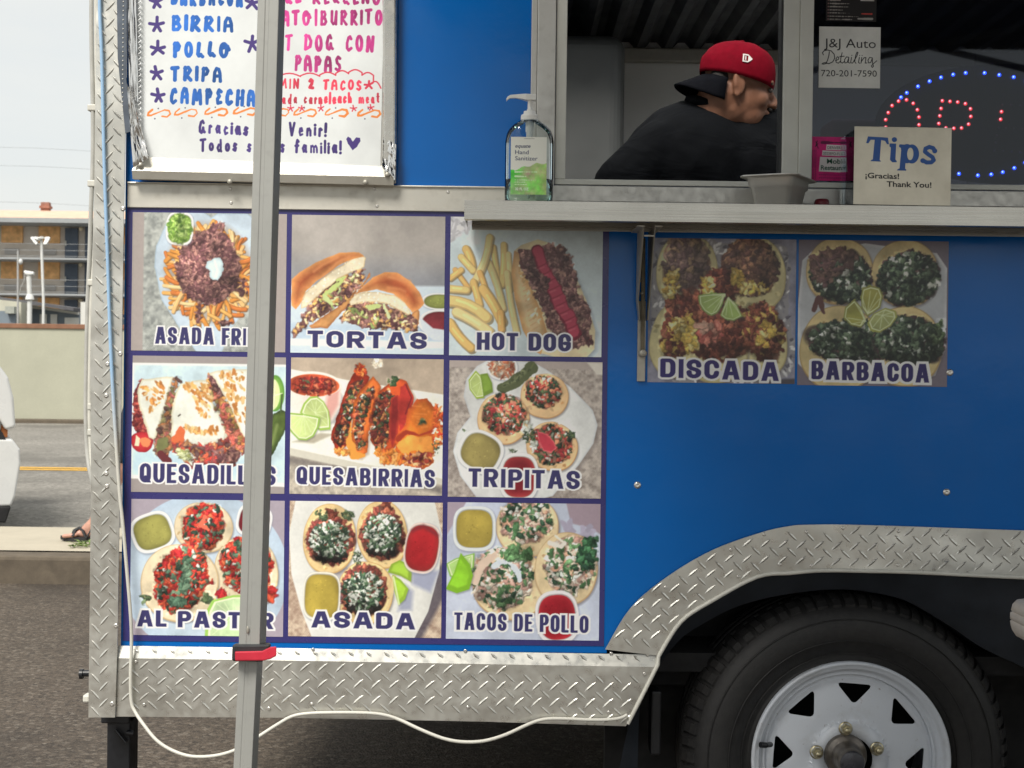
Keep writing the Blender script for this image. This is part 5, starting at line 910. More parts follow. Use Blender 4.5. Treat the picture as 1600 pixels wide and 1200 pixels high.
    h = MB(); h.lathe([(.0245, .055), (.0245, .064), (.022, .0655), (.0001, .0650)], 40, Matrix.Translation(P(1321, 1180, .02)) @ Matrix.Rotation(math.radians(90), 4, 'X')); h.build('dust_cap', MAT['hubcap'], w)
    cc = P(1324, 1188, .01)
    for k in range(5):
        a = math.radians(94+72*k) ; cx, cz = cc.x+.066*math.cos(a), cc.z+.066*math.sin(a); q = Matrix.Translation((cx, .012, cz)) @ Matrix.Rotation(math.radians(90), 4, 'X') @ Matrix.Rotation(random.random(), 4, 'Z')
        b = MB(); b.lathe([(.0145, 0), (.0145, .002), (.0115, .003)], 6*4, q); b.lathe([(.0112, .003), (.0112, .013), (.0095, .016), (.0062, .016)], 6, q, smooth=False); b.lathe([(.0062, .014), (.0062, .022), (.0045, .024), (.0001, .024)], 16, q); b.build('lug_nut', MAT['zinc'], w)
    b = MB(); p0 = P(1192, 1162, .0); b.tube([p0+Vector((.018, .01, -.004)), p0+Vector((.004, -.012, 0))], .0055, 10); b.tube([p0+Vector((.004, -.012, 0)), p0+Vector((-.008, -.018, .002))], .0062, 10); b.build('valve_stem', MAT['black'], w)
    return w
wheel = make_wheel()
w2 = wheel.copy(); COL.objects.link(w2); sh_x = Matrix.Translation((2*(P(1760, 1100).x-wheel.location.x), 0, 0)); w2.matrix_basis = sh_x @ wheel.matrix_basis
for ch in wheel.children:
    c = ch.copy(); COL.objects.link(c); c.parent = w2; c.matrix_parent_inverse = ch.matrix_parent_inverse.copy(); c.matrix_basis = ch.matrix_basis.copy()
poly = [(P(2500, 1100).x, XZ(1022, 1040)[1]), (X1, XZ(1022, 1040)[1]), (X1, XZ(760, 1125)[1]), (P(2545, 1100).x, XZ(760, 1125)[1])]
b = MB(); b.prism(poly, ybody, ybody+.003); lozenges(b, poly, ybody, seed=7); b.build('skirt', MAT['tread'], trailer)
# rivets and screws ---------------------------------------------------
b = MB(); b.lathe([(.0001, .0028), (.0022, .0027), (.0026, .0030), (.0052, .0024), (.0072, .0008), (.0075, 0)], 20, Matrix.Rotation(math.radians(90), 4, 'X'))
riv = b.build('rivet', simple('zinc_rivet', (.66, .64, .60, 1), .3, .8, .1, 60), trailer)
def put_riv(px, py, y=0., sc=1.0, first=False):
    p = P(px, py, y); o = riv if first else riv.copy()
    if not first: COL.objects.link(o); o.parent = trailer; o.matrix_parent_inverse = riv.matrix_parent_inverse.copy()
    o.matrix_basis = Matrix.Translation(p) @ Matrix.Scale(sc, 4)
put_riv(996, 758, first=True)
for a in ((1479, 769), (1484, 582)): put_riv(*a)
for a in ((360, 295), (585, 295), (361, 317), (589, 322), (700, 300)): put_riv(*a, -.0062, .45)
for a in ((215, 1019), (489, 1015), (727, 1017), (955, 1021), (1012, 1023)): put_riv(*a, -.009, .5)
for a in ((225, 1101), (487, 1100), (731, 1105), (951, 1113), (1007, 1053), (420, 1107), (212, 1034)): put_riv(*a, -.0172, .5)
for a in ((166, 740), (167, 760), (166, 618), (168, 569), (188, 553), (181, 978), (175, 1100), (192, 326)): put_riv(*a, -.0227, .7)
for a in ((1040, 918), (1142, 859), (1194, 835), (1260, 831), (1317, 825), (1404, 830), (1479, 835), (1154, 901), (1218, 882), (1268, 884), (1403, 883)): put_riv(*a, -.0122, .5)
# serving shelf --------------------------------------------------------
yS = -.197; zs_t = P(1160, 318.5, yS).z; zs_b = P(1160, 348.5, yS).z; xsl = P(725.5, 328, yS).x
b = MB(); b.box(xsl, yS, zs_t-.0025, X1-.3, -.021, zs_t); b.box(xsl, yS-.0015, zs_b, X1-.3, yS+.0015, zs_t+.0006); b.box(xsl, yS+.0016, zs_b, X1-.3, yS+.020, zs_b+.0016); b.box(xsl, yS+.0016, zs_b+.0018, xsl+.0016, -.022, zs_t-.0026)
b.box(xsl+.01, -.030, zs_b-.004, X1-.3, -.027, zs_t-.0027)
shelf = b.build('serving_shelf', MAT['steel'], trailer, .0007)
br = MB()
za, zb_ = zs_b-.005, P(1002, 596, -.004).z
xa_, xb_ = P(996, 380, -.03).x, P(1013, 380, -.03).x; xm0, xm1 = P(994, 560, -.006).x, P(1010, 560, -.006).x
ztop = P(1000, 362, -.06).z; zmid = P(1000, 470, -.03).z; zel = P(1000, 500, -.02).z
for s_, x_t, x_m, x_b in ((-1, xa_, P(995, 470, -.03).x, P(998, 500, -.02).x), (1, xb_, P(1013, 470, -.03).x, P(1011, 500, -.02).x)):
    br.add([(x_t, -.16, ztop), (x_t, -.02, ztop), (x_m, -.005, zmid), (x_b, -.004, zel), (x_b, -.03, zel), (x_m, -.05, zmid),
            (x_t+.0022, -.16, ztop), (x_t+.0022, -.02, ztop), (x_m+.0022, -.005, zmid), (x_b+.0022, -.004, zel), (x_b+.0022, -.03, zel), (x_m+.0022, -.05, zmid)],
           [(0,1,2,5), (2,3,4,5), (6,11,8,7), (8,11,10,9), (0,5,11,6), (5,4,10,11), (0,6,7,1), (1,7,8,2), (2,8,9,3), (3,9,10,4)])
    br.box(x_t-(.013 if s_ < 0 else 0), -.17, ztop, x_t+(.0022 if s_ < 0 else .015), -.03, ztop+.002)
br.box(xa_+.0025, -.155, ztop-.018, xb_-.0003, -.15, ztop-.015)
bk = br.build('shelf_bracket', MAT['bracket'], shelf)
b = MB(); b.box(P(995.5, 560, -.004).x, -.008, zb_, P(1008, 560, -.004).x, -.002, P(1000, 470, -.02).z); b.build('bracket_rail', MAT['bracket'], shelf, .001)
b = MB(); xq = P(1002.5, 470, -.03).x; b.beam((xq, -.05, P(1002, 372, -.05).z), (P(1004, 552, -.012).x, -.0125, P(1004, 552, -.012).z), .0085, .004); b.build('bracket_stay', simple('worn_dark_steel', (.16, .14, .10, 1), .5, .6, .4, 40), shelf, .001)
for px, py, r in ((1003, 439, .0035), (1003, 458, .0035), (1004.5, 552, .008)): b = MB(); b.lathe([(.0001, .004), (r*.7, .0038), (r, .002), (r, -.004)], 20, Matrix.Translation(P(px, py, -.0165 if py > 500 else -.034)) @ Matrix.Rotation(math.radians(90), 4, 'X')); b.build('bracket_bolt', MAT['bracket'], shelf)
# stabiliser leg, bolt, marker lamps
b = MB(); xa_, xb_ = P(167, 1150, .06).x, P(203, 1150, .06).x; b.box(xa_, .06, 0.05, xb_, .13, P(180, 1120, .06).z); b.box(xa_-.012, .055, P(180, 1130, .06).z, xb_, .135, P(180, 1117, .06).z); b.box(xa_-.04, .02, .012, xb_+.04, .17, .05); jk = b.build('stabiliser_leg', MAT['black'], trailer, .003)
b = MB(); b.tube([P(198, 1145, .052), P(209, 1146, .052)], .006, 8); b.tube([P(180, 1140, .05), P(196, 1160, .05)], .004, 8); b.build('leg_pin', MAT['black'], jk)
b = MB(); b.tube([P(142, 1052, .03), P(128, 1052, .03)], .007, 10); b.tube([P(130, 1053, .03), P(125, 1053, .03)], .011, 6); b.build('bolt', MAT['black'], trailer)
b = MB(); b.box(P(131, 1095, .03).x, .02, P(131, 1096, .03).z, P(141, 1095, .03).x, .05, P(131, 1085, .03).z); b.build('marker_lamp', MAT['cord'], trailer, .003)
# ------------------------------------------------------------------ printed menu on the trailer side
def flat_text(s, mat, name, p0, p1, h, y, parent=None, off=.0, rot=ROLL, shear=0., th=.0002):
    "lettering as thin solid shapes on the plane Y=y: baseline from pixel p0 to p1, capital height h pixels"
    cu = D.curves.new(name, 'FONT'); cu.body = s; cu.offset = off; cu.shear = shear; cu.resolution_u = 3
    t = D.objects.new(name, cu); COL.objects.link(t); dg = bpy.context.evaluated_depsgraph_get(); me = D.meshes.new_from_object(t.evaluated_get(dg)); D.objects.remove(t); D.curves.remove(cu)
    n = len(me.vertices); co = np.empty(n*3, np.float32); me.vertices.foreach_get('co', co); co = co.reshape(-1, 3)
    x0, x1 = co[:,0].min(), co[:,0].max(); sx = (p1[0]-p0[0])/(x1-x0); sy = h/.72
    sl = (p1[1]-p0[1])/(p1[0]-p0[0]); px = p0[0]+(co[:,0]-x0)*sx; py = p0[1]-co[:,1]*sy+sl*(px-p0[0])
    out = PV(px, py, y).astype(np.float32); me.vertices.foreach_set('co', out.ravel()); me.update(); me.name = name
    if sum(p.normal.y*p.area for p in me.polygons) > 0: me.flip_normals()
    o = D.objects.new(name, me); COL.objects.link(o); me.materials.append(mat)
    if parent: attach(o, parent)
    return o
def quad(px0, py0, px1, py1, rot=ROLL):
    uc, vc = (px0+px1)/2, (py0+py1)/2
    return [(u-rot*(v-vc), v+rot*(u-uc)) for u, v in ((px0, py0), (px1, py0), (px1, py1), (px0, py1))]
banner = tag(empty('picture_menu', P(570, 1005, 0)), 'navy framed menu sticker of nine food pictures low on the trailer side', 'menu')
b = MB(); b.prism([XZ(*q) for q in ((198.5, 320), (952, 333), (943.5, 1009.5), (192, 1001))], -.0012, -.0004); b.build('backing_sheet', MAT['navy'], banner)
for fn, nm, lb in ((pic_asada_fries, 'food_picture', 'plate of fries under chopped meat, lettered ASADA FRIES'), (pic_tortas, 'food_picture', 'cut sandwich picture lettered TORTAS'), (pic_hot_dog, 'food_picture', 'hot dog and fries picture lettered HOT DOG'),
    (pic_quesadillas, 'food_picture', 'folded tortilla picture lettered QUESADILLAS'), (pic_quesabirrias, 'food_picture', 'red fried taco picture lettered QUESABIRRIAS'), (pic_tripitas, 'food_picture', 'three taco picture lettered TRIPITAS'),
    (pic_pastor, 'food_picture', 'red meat taco picture lettered AL PASTOR'), (pic_asada, 'food_picture', 'onion topped taco picture lettered ASADA'), (pic_pollo, 'food_picture', 'pale chicken taco picture lettered TACOS DE POLLO')):
    tag(fn().mesh(nm, MAT['print'], -.0017, banner, 1.2), lb)
G2 = 1.15
def decal(cv, name, label, gain):
    o = cv.mesh(name, MAT['print'], -.0009, None, gain); tag(o, label, 'food sticker'); return o
decal(pic_discada(), 'food_sticker', 'square food sticker lettered DISCADA beside the shelf bracket', G2)
decal(pic_barbacoa(), 'food_sticker', 'square food sticker lettered BARBACOA with green herbs and limes', G2)
# ------------------------------------------------------------------ handwritten whiteboard in a metal frame
BLUE, PUR, PINK, RED, ORA = (48, 104, 186), (78, 62, 128), (202, 66, 142), (218, 66, 88), (236, 140, 72)
def board_canvas():
    cv = Cv(211, -70, 598, 262, (0, 0), 1.0, res=1.7, bg=(226, 230, 230)); X, Y = np.meshgrid(cv.x, cv.y); cv.a *= (1+.012*nz(X, Y, 1.1))[..., None]
    H = lambda s, x0, x1, y0, y1, c, w=6.0, sl=0., gap=.2, spc=.5: cv.text(s, x0, x1, y0, y1, w, c, HW, False, None, slope=sl, gap=gap, spc=spc, jit=.05, mottle=.25)
    H('ASADA', 266, 350, -52, -26, BLUE); H('BARBACOA', 265, 378, -14, 12, BLUE); H('BIRRIA', 267, 364, 26, 52, BLUE); H('POLLØ', 270, 360, 67, 93, BLUE); H('TRIPA', 267, 348, 105, 130, BLUE); H('CAMPECHANO', 266, 436, 139, 166, BLUE, 5.6)
    for x, y, r in ((242, 7, 11), (244, 42, 12), (246, 80, 12), (245, 118, 11), (249, 153, 11), (392, 5, 12), (393, 68, 14), (391, -34, 12)): star(cv, x, y, r*.92, PUR, 5.2)
    H('CHILE RELLENO', 404, 592, -18, 7, PINK, 4.8, -.02); H('PLATØ/BURRITO', 409, 596, 15, 40, PINK, 5.0, -.03); H('HOT DOG CON', 411, 584, 51, 78, PINK, 5.0, .0); H('PAPAS', 460, 534, 85, 111, PINK, 4.7)
    sc = [(430, 122)]
    for a, c, yy in ((436, 470, 118), (470, 500, 117), (500, 525, 115), (525, 545, 112), (545, 566, 110), (566, 584, 114), (584, 596, 124)): sc += [(a+(c-a)*i/6, yy+(0 if c < 590 else i*1.6)-4.5*math.sin(math.pi*i/6)) for i in range(7)]
    cv.line(sc, 2.2, RED)
    H('MIN 2 TACOS', 437, 566, 121, 138, RED, 3.6, 0, .22); star(cv, 577, 129, 7, RED, 3.4); H('cada carne/each meat', 434, 594, 145, 162, RED, 3.0, -.03, .2, .5)
    for x, y in ((456, 168), (473, 168), (503, 167), (554, 166), (581, 164)): star(cv, x, y, 5, RED, 2)
    for i, (x, y) in enumerate(((233, 180), (275, 178), (322, 176), (367, 174), (418, 174), (461, 174), (510, 173), (561, 173))):
        cv.line([(x+7, y-5), (x+1, y), (x, y+4), (x+5, y+4), (x+14, y), (x+26, y-5), (x+33, y-4), (x+35, y+1), (x+30, y+6), (x+22, y+5)], 3.0, ORA, wob=.3)
        cv.ell(x+16, y-7, 1.1, 1.1, 0, (70, 60, 90)); cv.ell(x+11, y+9, 1.1, 1.1, 0, (70, 60, 90))
    H('Gracias por Venir!', 312, 512, 189, 212, PUR, 4.2, -.004, .2, .5); H('Todos somos familia!', 315, 536, 217, 239, PUR, 4.2, -.004, .2, .5)
    cv.poly([(554, 233), (546, 222), (543, 214), (546, 210), (551, 212), (554, 217), (559, 211), (565, 212), (566, 217), (561, 226)], PUR, wob=.4)
    return cv
mb = tag(empty('whiteboard_menu', P(405, 280, 0)), 'handwritten whiteboard menu in a bent metal frame, upper left of the trailer', 'menu board')
board_canvas().mesh('whiteboard', MAT['board'], -.020, mb, 1.0, .022)
b = MB(); b.prism([XZ(*q, -.012) for q in ((207, -70), (621, -60), (619, 287), (214, 278))], -.0185, -.0125); b.build('back_plate', MAT['alu'], mb)
b = MB(); q = [XZ(x, y, -.021) for x, y in ((214, 244), (610, 259), (616, 278), (209, 268))]
b.add([(q[0][0], -.019, q[0][1]), (q[1][0], -.019, q[1][1]), (q[2][0], -.036, q[2][1]), (q[3][0], -.036, q[3][1])]+[(q[2][0], -.030, q[2][1]-.016), (q[3][0], -.030, q[3][1]-.016), (q[2][0], -.012, q[2][1]-.016), (q[3][0], -.012, q[3][1]-.016)], [(0,3,2,1), (3,5,4,2), (5,7,6,4)])
b.build('bottom_rail', MAT['rail'], mb)
b = MB(); q = [XZ(x, y, -.021) for x, y in ((598, -60), (620.5, -60), (618, 283), (600, 258))]
b.prism(q, -.034, -.0205); b.build('right_rail', MAT['chrome'], mb, .004)
def crumple(name, ring, y, amp, seed):
    "a sheet of metal foil: grid inside a quad, pushed about by folds"
    r = np.random.default_rng(seed); a, c, d, e = [np.array(v, float) for v in ring]; n, m = 26, 26; vs = []
    for j in range(m+1):
        for i in range(n+1):
            s, t = i/n, j/m; p = (a*(1-s)+c*s)*(1-t)+(e*(1-s)+d*s)*t
            f = nz(np.array([[s*70]]), np.array([[t*70]]), 1.6, None, seed)[0, 0]*.7+abs(nz(np.array([[s*60]]), np.array([[t*30]]), 2.5, None, seed+3)[0, 0])*.5
            vs.append(P(p[0], p[1], y-amp*f))
    b = MB(); b.add(vs, [(j*(n+1)+i, (j+1)*(n+1)+i, (j+1)*(n+1)+i+1, j*(n+1)+i+1) for j in range(m) for i in range(n)], True); return b.build(name, MAT['foil'], mb)
crumple('foil_corner', [(599, 214), (619, 226), (617, 282), (597, 262)], -.0345, .0022, 2)
crumple('foil_fold', [(198, 130), (208, 150), (233, 246), (208, 262)], -.038, .004, 5)
crumple('foil_edge', [(199, -60), (212, -60), (216, 160), (202, 150)], -.030, .002, 8)
b = MB(); b.prism([XZ(*q, -.03) for q in ((182, -60), (199, -60), (197, 120), (206, 205), (196, 208), (184, 90))], -.031, -.027); per = b.build('perforated_strip', simple('blue_grey_strip', (.10, .12, .15, 1), .45, .3, .2, 40), mb)
b = MB(); 
for i in range(34): p = P(193-(i*.06), -40+i*7.1, -.0315); b.ell(p, (.0013, .0008, .0016), 8, 5)
b.build('strip_studs', MAT['cord'], mb)
# coiled white light rope down the left edge
b = MB(); path = []
for i in range(340): a = i*.62; p = P(218+2.2*math.cos(a), -60+i*.87, -.029-.003*math.sin(a)); path.append(p)
b.tube(path, .0011, 6); b.build('coiled_rope', simple('white_rope', (.85, .87, .88, 1), .4, 0, .03), mb)
for px, py in ((219, 258), (605, 273), (359, 284), (571, 285)): b = MB(); b.lathe([(.0001, .003), (.004, .0028), (.0055, .001), (.0055, -.002)], 16, Matrix.Translation(P(px, py, -.037)) @ Matrix.Rotation(math.radians(90), 4, 'X')); b.build('frame_screw', MAT['bracket'], mb)
# ------------------------------------------------------------------ stickers and papers behind the fixed pane
GYL = .0105
def small_card(cv): cv.grain(.02); return cv
cv = Cv(1279.5, 42, 1375.5, 137.5, (1240, 0), 8.0, res=3.0, bg=(208, 208, 202)); SCR = (24, 26, 28)
X, Y = np.meshgrid(cv.x, cv.y); cv.a *= (1+.015*nz(X, Y, .3))[..., None]
D_ = [[(372, 690), (360, 664), (378, 640), (420, 628), (470, 640), (506, 680), (514, 730), (490, 776), (440, 800), (400, 786), (370, 792), (356, 804), (380, 806), (420, 794)], [(446, 650), (440, 700), (424, 760), (408, 790)]]
for l in D_: cv.line(l, 11, SCR)
for l in ([(524, 760), (560, 745), (566, 718), (546, 712), (530, 740), (532, 780), (560, 792), (586, 766)], [(606, 660), (590, 730), (590, 782), (612, 790), (630, 772)], [(578, 708), (632, 704)], [(690, 716), (660, 712), (636, 750), (642, 788), (670, 782), (690, 724), (684, 780), (706, 790)], [(724, 716), (714, 780), (732, 790)], [(740, 786), (790, 700), (804, 656), (792, 650), (776, 690), (764, 770), (780, 790)], [(822, 716), (812, 780), (830, 790)], [(852, 716), (844, 786)], [(846, 770), (880, 720), (904, 716), (900, 760), (896, 786), (918, 784)], [(984, 720), (950, 714), (930, 750), (938, 784), (964, 778), (984, 724), (986, 780), (1000, 824), (986, 840), (972, 822), (1000, 790), (1040, 756)]): cv.line(l, 10, SCR)
for x in (728, 826, 856): cv.ell(x, 692, 6, 6, 0, SCR)
card = cv.mesh('business_card', MAT['paper'], GYL, None, 1.15); tag(card, 'square white auto detailing card stuck on the dark window pane', 'card')
flat_text('J&J Auto', MAT['ink'], 'name_lettering', (1287.5, 73.8), (1368.5, 75.2), 14.5, GYL-.0004, card); flat_text('720-201-7590', MAT['ink'], 'number_lettering', (1283, 119), (1370, 120), 10.3, GYL-.0004, card)
cv = Cv(1291, -60, 1370, 33.5, (1240, 0), 8.0, res=2.6, bg=(30, 27, 27))
for y, x1 in ((8, 590), (48, 705), (88, 690), (128, 618), (165, 682), (207, 795), (244, 750), (-40, 640), (-84, 720), (-130, 660), (-180, 760)):
    x = 460; cv.ell(438, y, 9, 8, 0, (130, 96, 96)); 
    while x < x1: w = random.uniform(8, 30); cv.line([(x, y), (x+w, y+random.uniform(-1, 1))], random.uniform(9, 13), (148, 142, 136), wob=2); x += w+random.uniform(10, 18)
for x in range(858, 970, 22): cv.line([(x, 170), (x+13, 170)], 20, (176, 62, 56), wob=2)
for x in (815, 838, 858, 885, 905, 928, 950, 975): cv.line([(x, 232), (x+12, 232)], 26, (152, 148, 142), wob=2)
cv.poly([(1010, 10), (1010, -300), (780, -300), (840, 10)], (176, 170, 160)); tag(cv.mesh('flyer', MAT['paper'], GYL, None, 1.2, .02), 'small black flyer with grey lines of print at the top of the pane', 'flyer')
cv = Cv(1267.5, 214, 1328, 282.5, (1260, 180), 1600/240, res=3.0, bg=(196, 34, 112)); X, Y = np.meshgrid(cv.x, cv.y); cv.a *= (1+.05*nz(X, Y, .5))[..., None]
for i in range(22):
    for j in range(3): cv.ell(62+j*18, 370+i*14, 5, 4, 0, (134, 24, 88))
for j in range(16): cv.ell(140+j*20, 622, 7, 5, 0, (130, 22, 84)); cv.ell(140+j*20, 654, 7, 5, 0, (130, 22, 84))
for x in range(158, 420, 26): cv.line([(x, 285), (x+14, 285)], 26, (92, 18, 62), wob=3)
cv.line([(110, 270), (94, 330), (116, 300)], 9, (60, 14, 46)); cv.line([(96, 280), (120, 345)], 8, (60, 14, 46))
for p in ([(208, 306), (450, 314), (450, 366), (202, 362)], [(166, 368), (450, 376), (450, 428), (162, 420)], [(142, 436), (450, 440), (450, 596), (132, 588)]): cv.poly(p, (214, 208, 206))
permit = cv.mesh('permit', MAT['paper'], GYL, None, 1.2, .02); tag(permit, 'bright pink mobile restaurant permit low in the window corner', 'permit')
flat_text('DENVER', MAT['ink'], 'town_lettering', (1293, 232.6), (1313.5, 233.2), 4.6, GYL-.0004, permit); flat_text('2023EFO-FL', MAT['ink'], 'number_lettering', (1286, 241.5), (1313, 242.4), 4.2, GYL-.0004, permit)
flat_text('Mobile', MAT['greenink'], 'title_lettering', (1292, 255.4), (1325, 256), 7.6, GYL-.0004, permit, .02); flat_text('Restaurant', MAT['greenink'], 'title_lettering', (1282.5, 265.2), (1327, 266), 7.4, GYL-.0004, permit, .02)
# ------------------------------------------------------------------ lit OPEN sign behind the pane
YO = .10
sign = tag(empty('open_sign', P(1570, 290, YO)), 'oval LED sign reading OPEN in red lamps ringed by blue lamps', 'lit sign')
b = MB(); oc = P(1568, 194, YO); pts = [(oc.x+.272*math.cos(2*math.pi*k/80)*1.0, oc.z+.128*math.sin(2*math.pi*k/80)) for k in range(80)]; b.prism(pts, YO, YO+.006); b.build('oval_panel', simple('smoky_panel', (.020, .021, .036, 1), .12, 0, .1, 6), sign)
leds = {'blue': [(1417, 145), (1434.5, 135), (1452.5, 127), (1470.5, 121), (1489.5, 116.5), (1509, 114), (1538.5, 114), (1561.5, 117), (1584, 120.5), (1604, 126), (1498.5, 271.5), (1528, 274), (1549, 272.5), (1567, 269), (1585, 262.5), (1602, 254), (1408, 152), (1400, 258)],
        'red': [(1384, 187), (1388, 176), (1394, 165), (1404, 158), (1416.5, 156), (1427, 161.5), (1433.5, 171.5), (1436, 183), (1436, 195), (1384, 199), (1389, 210), (1398, 219), (1410, 223), (1422, 219), (1431, 208),
                (1472.5, 157.5), (1484.5, 158.5), (1496.5, 159.5), (1508.5, 162), (1516.5, 170), (1517, 182), (1513.5, 194), (1502.5, 200), (1490.5, 200.5), (1478, 200), (1467, 193), (1468.5, 181), (1470.5, 169.5), (1465, 206), (1463, 218), (1565, 174.5), (1563.5, 186.5)],
        'off': [(1566.5, 163), (1580, 163.5), (1594, 164.5), (1560.5, 199), (1572, 200), (1584, 200.5), (1597, 201.5), (1558, 211), (1556, 222.5), (1554, 235), (1567, 235.5), (1581, 236), (1594, 237)]}
leds['blue'] += [(3136-x, y) for x, y in leds['blue'] if x < 1530]
leds['red'] += [(1652+t*1.0, 235-t*0) for t in ()]+[(1652, y) for y in range(163, 240, 12)]+[(1652+i*9, 163+i*12) for i in range(1, 6)]+[(1706, y) for y in range(163, 240, 12)]
leds['off'] += [(1608, 164.5), (1610, 202), (1608, 237)]
for kind, lst in leds.items():
    for px, py in lst:
        b = MB(); b.ell(P(px, py, YO-.003), (.0040, .0032, .0040) if kind != 'off' else (.0026, .002, .0026), 10, 6); o = b.build('lamp', MAT['led_'+kind], sign)
        if kind != 'off': b = MB(); b.ell(P(px-.5, py-.5, YO-.0063), (.0020, .0014, .0020), 8, 5); b.build('lamp_core', MAT['core_'+kind], o)
b = MB(); b.tube([P(1524, 80, YO-.008), P(1522, 130, YO-.008), P(1545, 132, YO-.008), P(1537, 256, YO-.008), P(1513, 258, YO-.008), P(1512, 290, YO-.008)], .0009, 6); b.build('lamp_wire', MAT['ink'], sign)
# ------------------------------------------------------------------ things on the serving shelf
SZ = zs_t+.0008
def px_at(px, y): return P(px, 315, y).x
# hand sanitizer
yB = -.150; bx = px_at(826, yB); k_ = (yB-CAM_Y)/FPX
bot = tag(empty('hand_sanitizer', (bx, yB, SZ)), 'clear pump bottle of hand sanitizer with green label on the shelf corner', 'sanitizer bottle')
def sq_lathe(b, prof, n=48, sx=1., sy=.66, ex=3.2):
    "rounded-rectangular turned body: profile of (half width, height, squareness)"
    vs = []
    for r, h, q in prof:
        for i in range(n):
            a = 2*math.pi*i/n; e = 2+(ex-2)*q; c, s = math.cos(a), math.sin(a); m = (abs(c)**e+abs(s)**e)**(-1/e); dy = sy+(1-sy)*(1-q); vs.append((bx+r*m*c*sx, yB+r*m*s*dy, SZ+h))
    m = len(prof); fs = [(j*n+i, j*n+(i+1) % n, (j+1)*n+(i+1) % n, (j+1)*n+i) for j in range(m-1) for i in range(n)]+[tuple(range(n-1, -1, -1)), tuple(range((m-1)*n, m*n))]
    b.add(vs, fs, True)
u = k_
outer = [(33*u, 0, 1), (37*u, 2.5*u, 1), (37.8*u, 12*u, 1), (37.8*u, 95*u, 1), (36.5*u, 104*u, 1), (33*u, 113*u, .9), (26*u, 121*u, .6), (17*u, 127*u, .25), (13*u, 130*u, 0), (12.5*u, 137*u, 0)]
inner = [(r-1.6*u, max(2*u, h-.5*u), q) for r, h, q in outer]
b = MB(); sq_lathe(b, outer); b.build('bottle', MAT['pet'], bot)
b = MB(); gel = [(31.5*u, 1.6*u, 1), (35.6*u, 4*u, 1), (36.3*u, 12*u, 1), (36.3*u, 36*u, 1)]; sq_lathe(b, gel); b.build('gel', MAT['gel'], bot)
T = Matrix.Translation((bx, yB, SZ))
b = MB(); b.lathe([(13.3*u, 128*u), (13.6*u, 129*u), (13.6*u, 136*u), (13*u, 137.5*u), (10*u, 138*u), (9.5*u, 143*u), (5*u, 144*u), (4.4*u, 146*u), (3.6*u, 147*u), (3.6*u, 160*u)], 40, T)
for i in range(40): a = 2*math.pi*i/40; b.beam((bx+13.5*u*math.cos(a), yB+13.5*u*math.sin(a), SZ+129.5*u), (bx+13.5*u*math.cos(a), yB+13.5*u*math.sin(a), SZ+135.5*u), .7*u, .7*u)
b.build('pump_collar', MAT['whiteplastic'], bot)
b = MB(); q = lambda x, h, w, t: [(bx+x*u, yB-w*u, SZ+h*u), (bx+x*u, yB+w*u, SZ+h*u), (bx+x*u, yB+w*u, SZ+(h+t)*u), (bx+x*u, yB-w*u, SZ+(h+t)*u)]
secs = [q(10, 161, 5, 7), q(9.5, 160, 7, 9), q(-6, 160, 7.5, 9.5), q(-11, 161.5, 6, 8), q(-22, 163.5, 3.5, 5.5), q(-31, 163, 2.8, 5), q(-35, 160.5, 2.3, 5), q(-36.8, 158.5, 2, 4)]
vs = [v for s_ in secs for v in s_]; b.add(vs, [(4*i+j, 4*i+4+j, 4*i+4+(j+1) % 4, 4*i+(j+1) % 4) for i in range(len(secs)-1) for j in range(4)]+[(3,2,1,0), tuple(range(len(vs)-4, len(vs)))])
b.build('pump_head', MAT['whiteplastic'], bot, 1.2*u, 3)
b = MB(); b.lathe([(6.5*u, 128*u), (6.5*u, 112*u), (5.2*u, 110*u), (5.2*u, 94*u), (2*u, 92*u), (2*u, 8*u)], 24, T); b.build('dip_tube', simple('milky_tube', (.78, .80, .78, 1), .3), bot)
cvl = Cv(798, 214, 854, 304, (780, 120), 6.0, res=3.2, bg=(226, 228, 218)); X, Y = np.meshgrid(cvl.x, cvl.y)
top = 850-38*np.clip((X-200)/200, -1, 1)+10*np.sin(X*.05)+6*nz(X, Y, .6); m = np.clip((Y-top)/8, 0, 1)
gcol = np.stack([112+70*np.clip((X-110)/330, 0, 1)+20*nz(X, Y, .5), 204+14*nz(X, Y, .7), 96+36*np.clip((X-110)/330, 0, 1)+16*nz(X, Y, .5)], -1); cvl.a += m[..., None]*(gcol-cvl.a)
for y, x1, w in ((892, 360, 18), (934, 262, 16), (968, 350, 8), (988, 240, 8), (1010, 262, 8)):
    x = 150
    while x < x1: l = random.uniform(5, 14); cvl.line([(x, y), (x+l, y)], w*.7, (206, 240, 190), wob=1.5); x += l+12
for x in range(235, 320, 14): cvl.line([(x, 580), (x+7, 580)], 6, (150, 150, 146))
lab = cvl.mesh('label', MAT['paper'], yB-26.2*u, bot, 1.0, .01)
yl_ = yB-26.2*u-.0003
flat_text('equate', MAT['navyink'], 'brand_lettering', (805, 230.5), (829, 230.8), 5.6, yl_, bot, .012, shear=.25)
flat_text('Hand', MAT['navyink'], 'title_lettering', (805, 240.7), (826, 241.0), 6.6, yl_, bot, .004); flat_text('Sanitizer', MAT['navyink'], 'title_lettering', (805, 250.3), (840, 250.8), 6.6, yl_, bot, .004); flat_text('32 FL OZ', MAT['whiteink'], 'volume_lettering', (805, 297), (826, 297.3), 4.0, yl_, bot, .03)
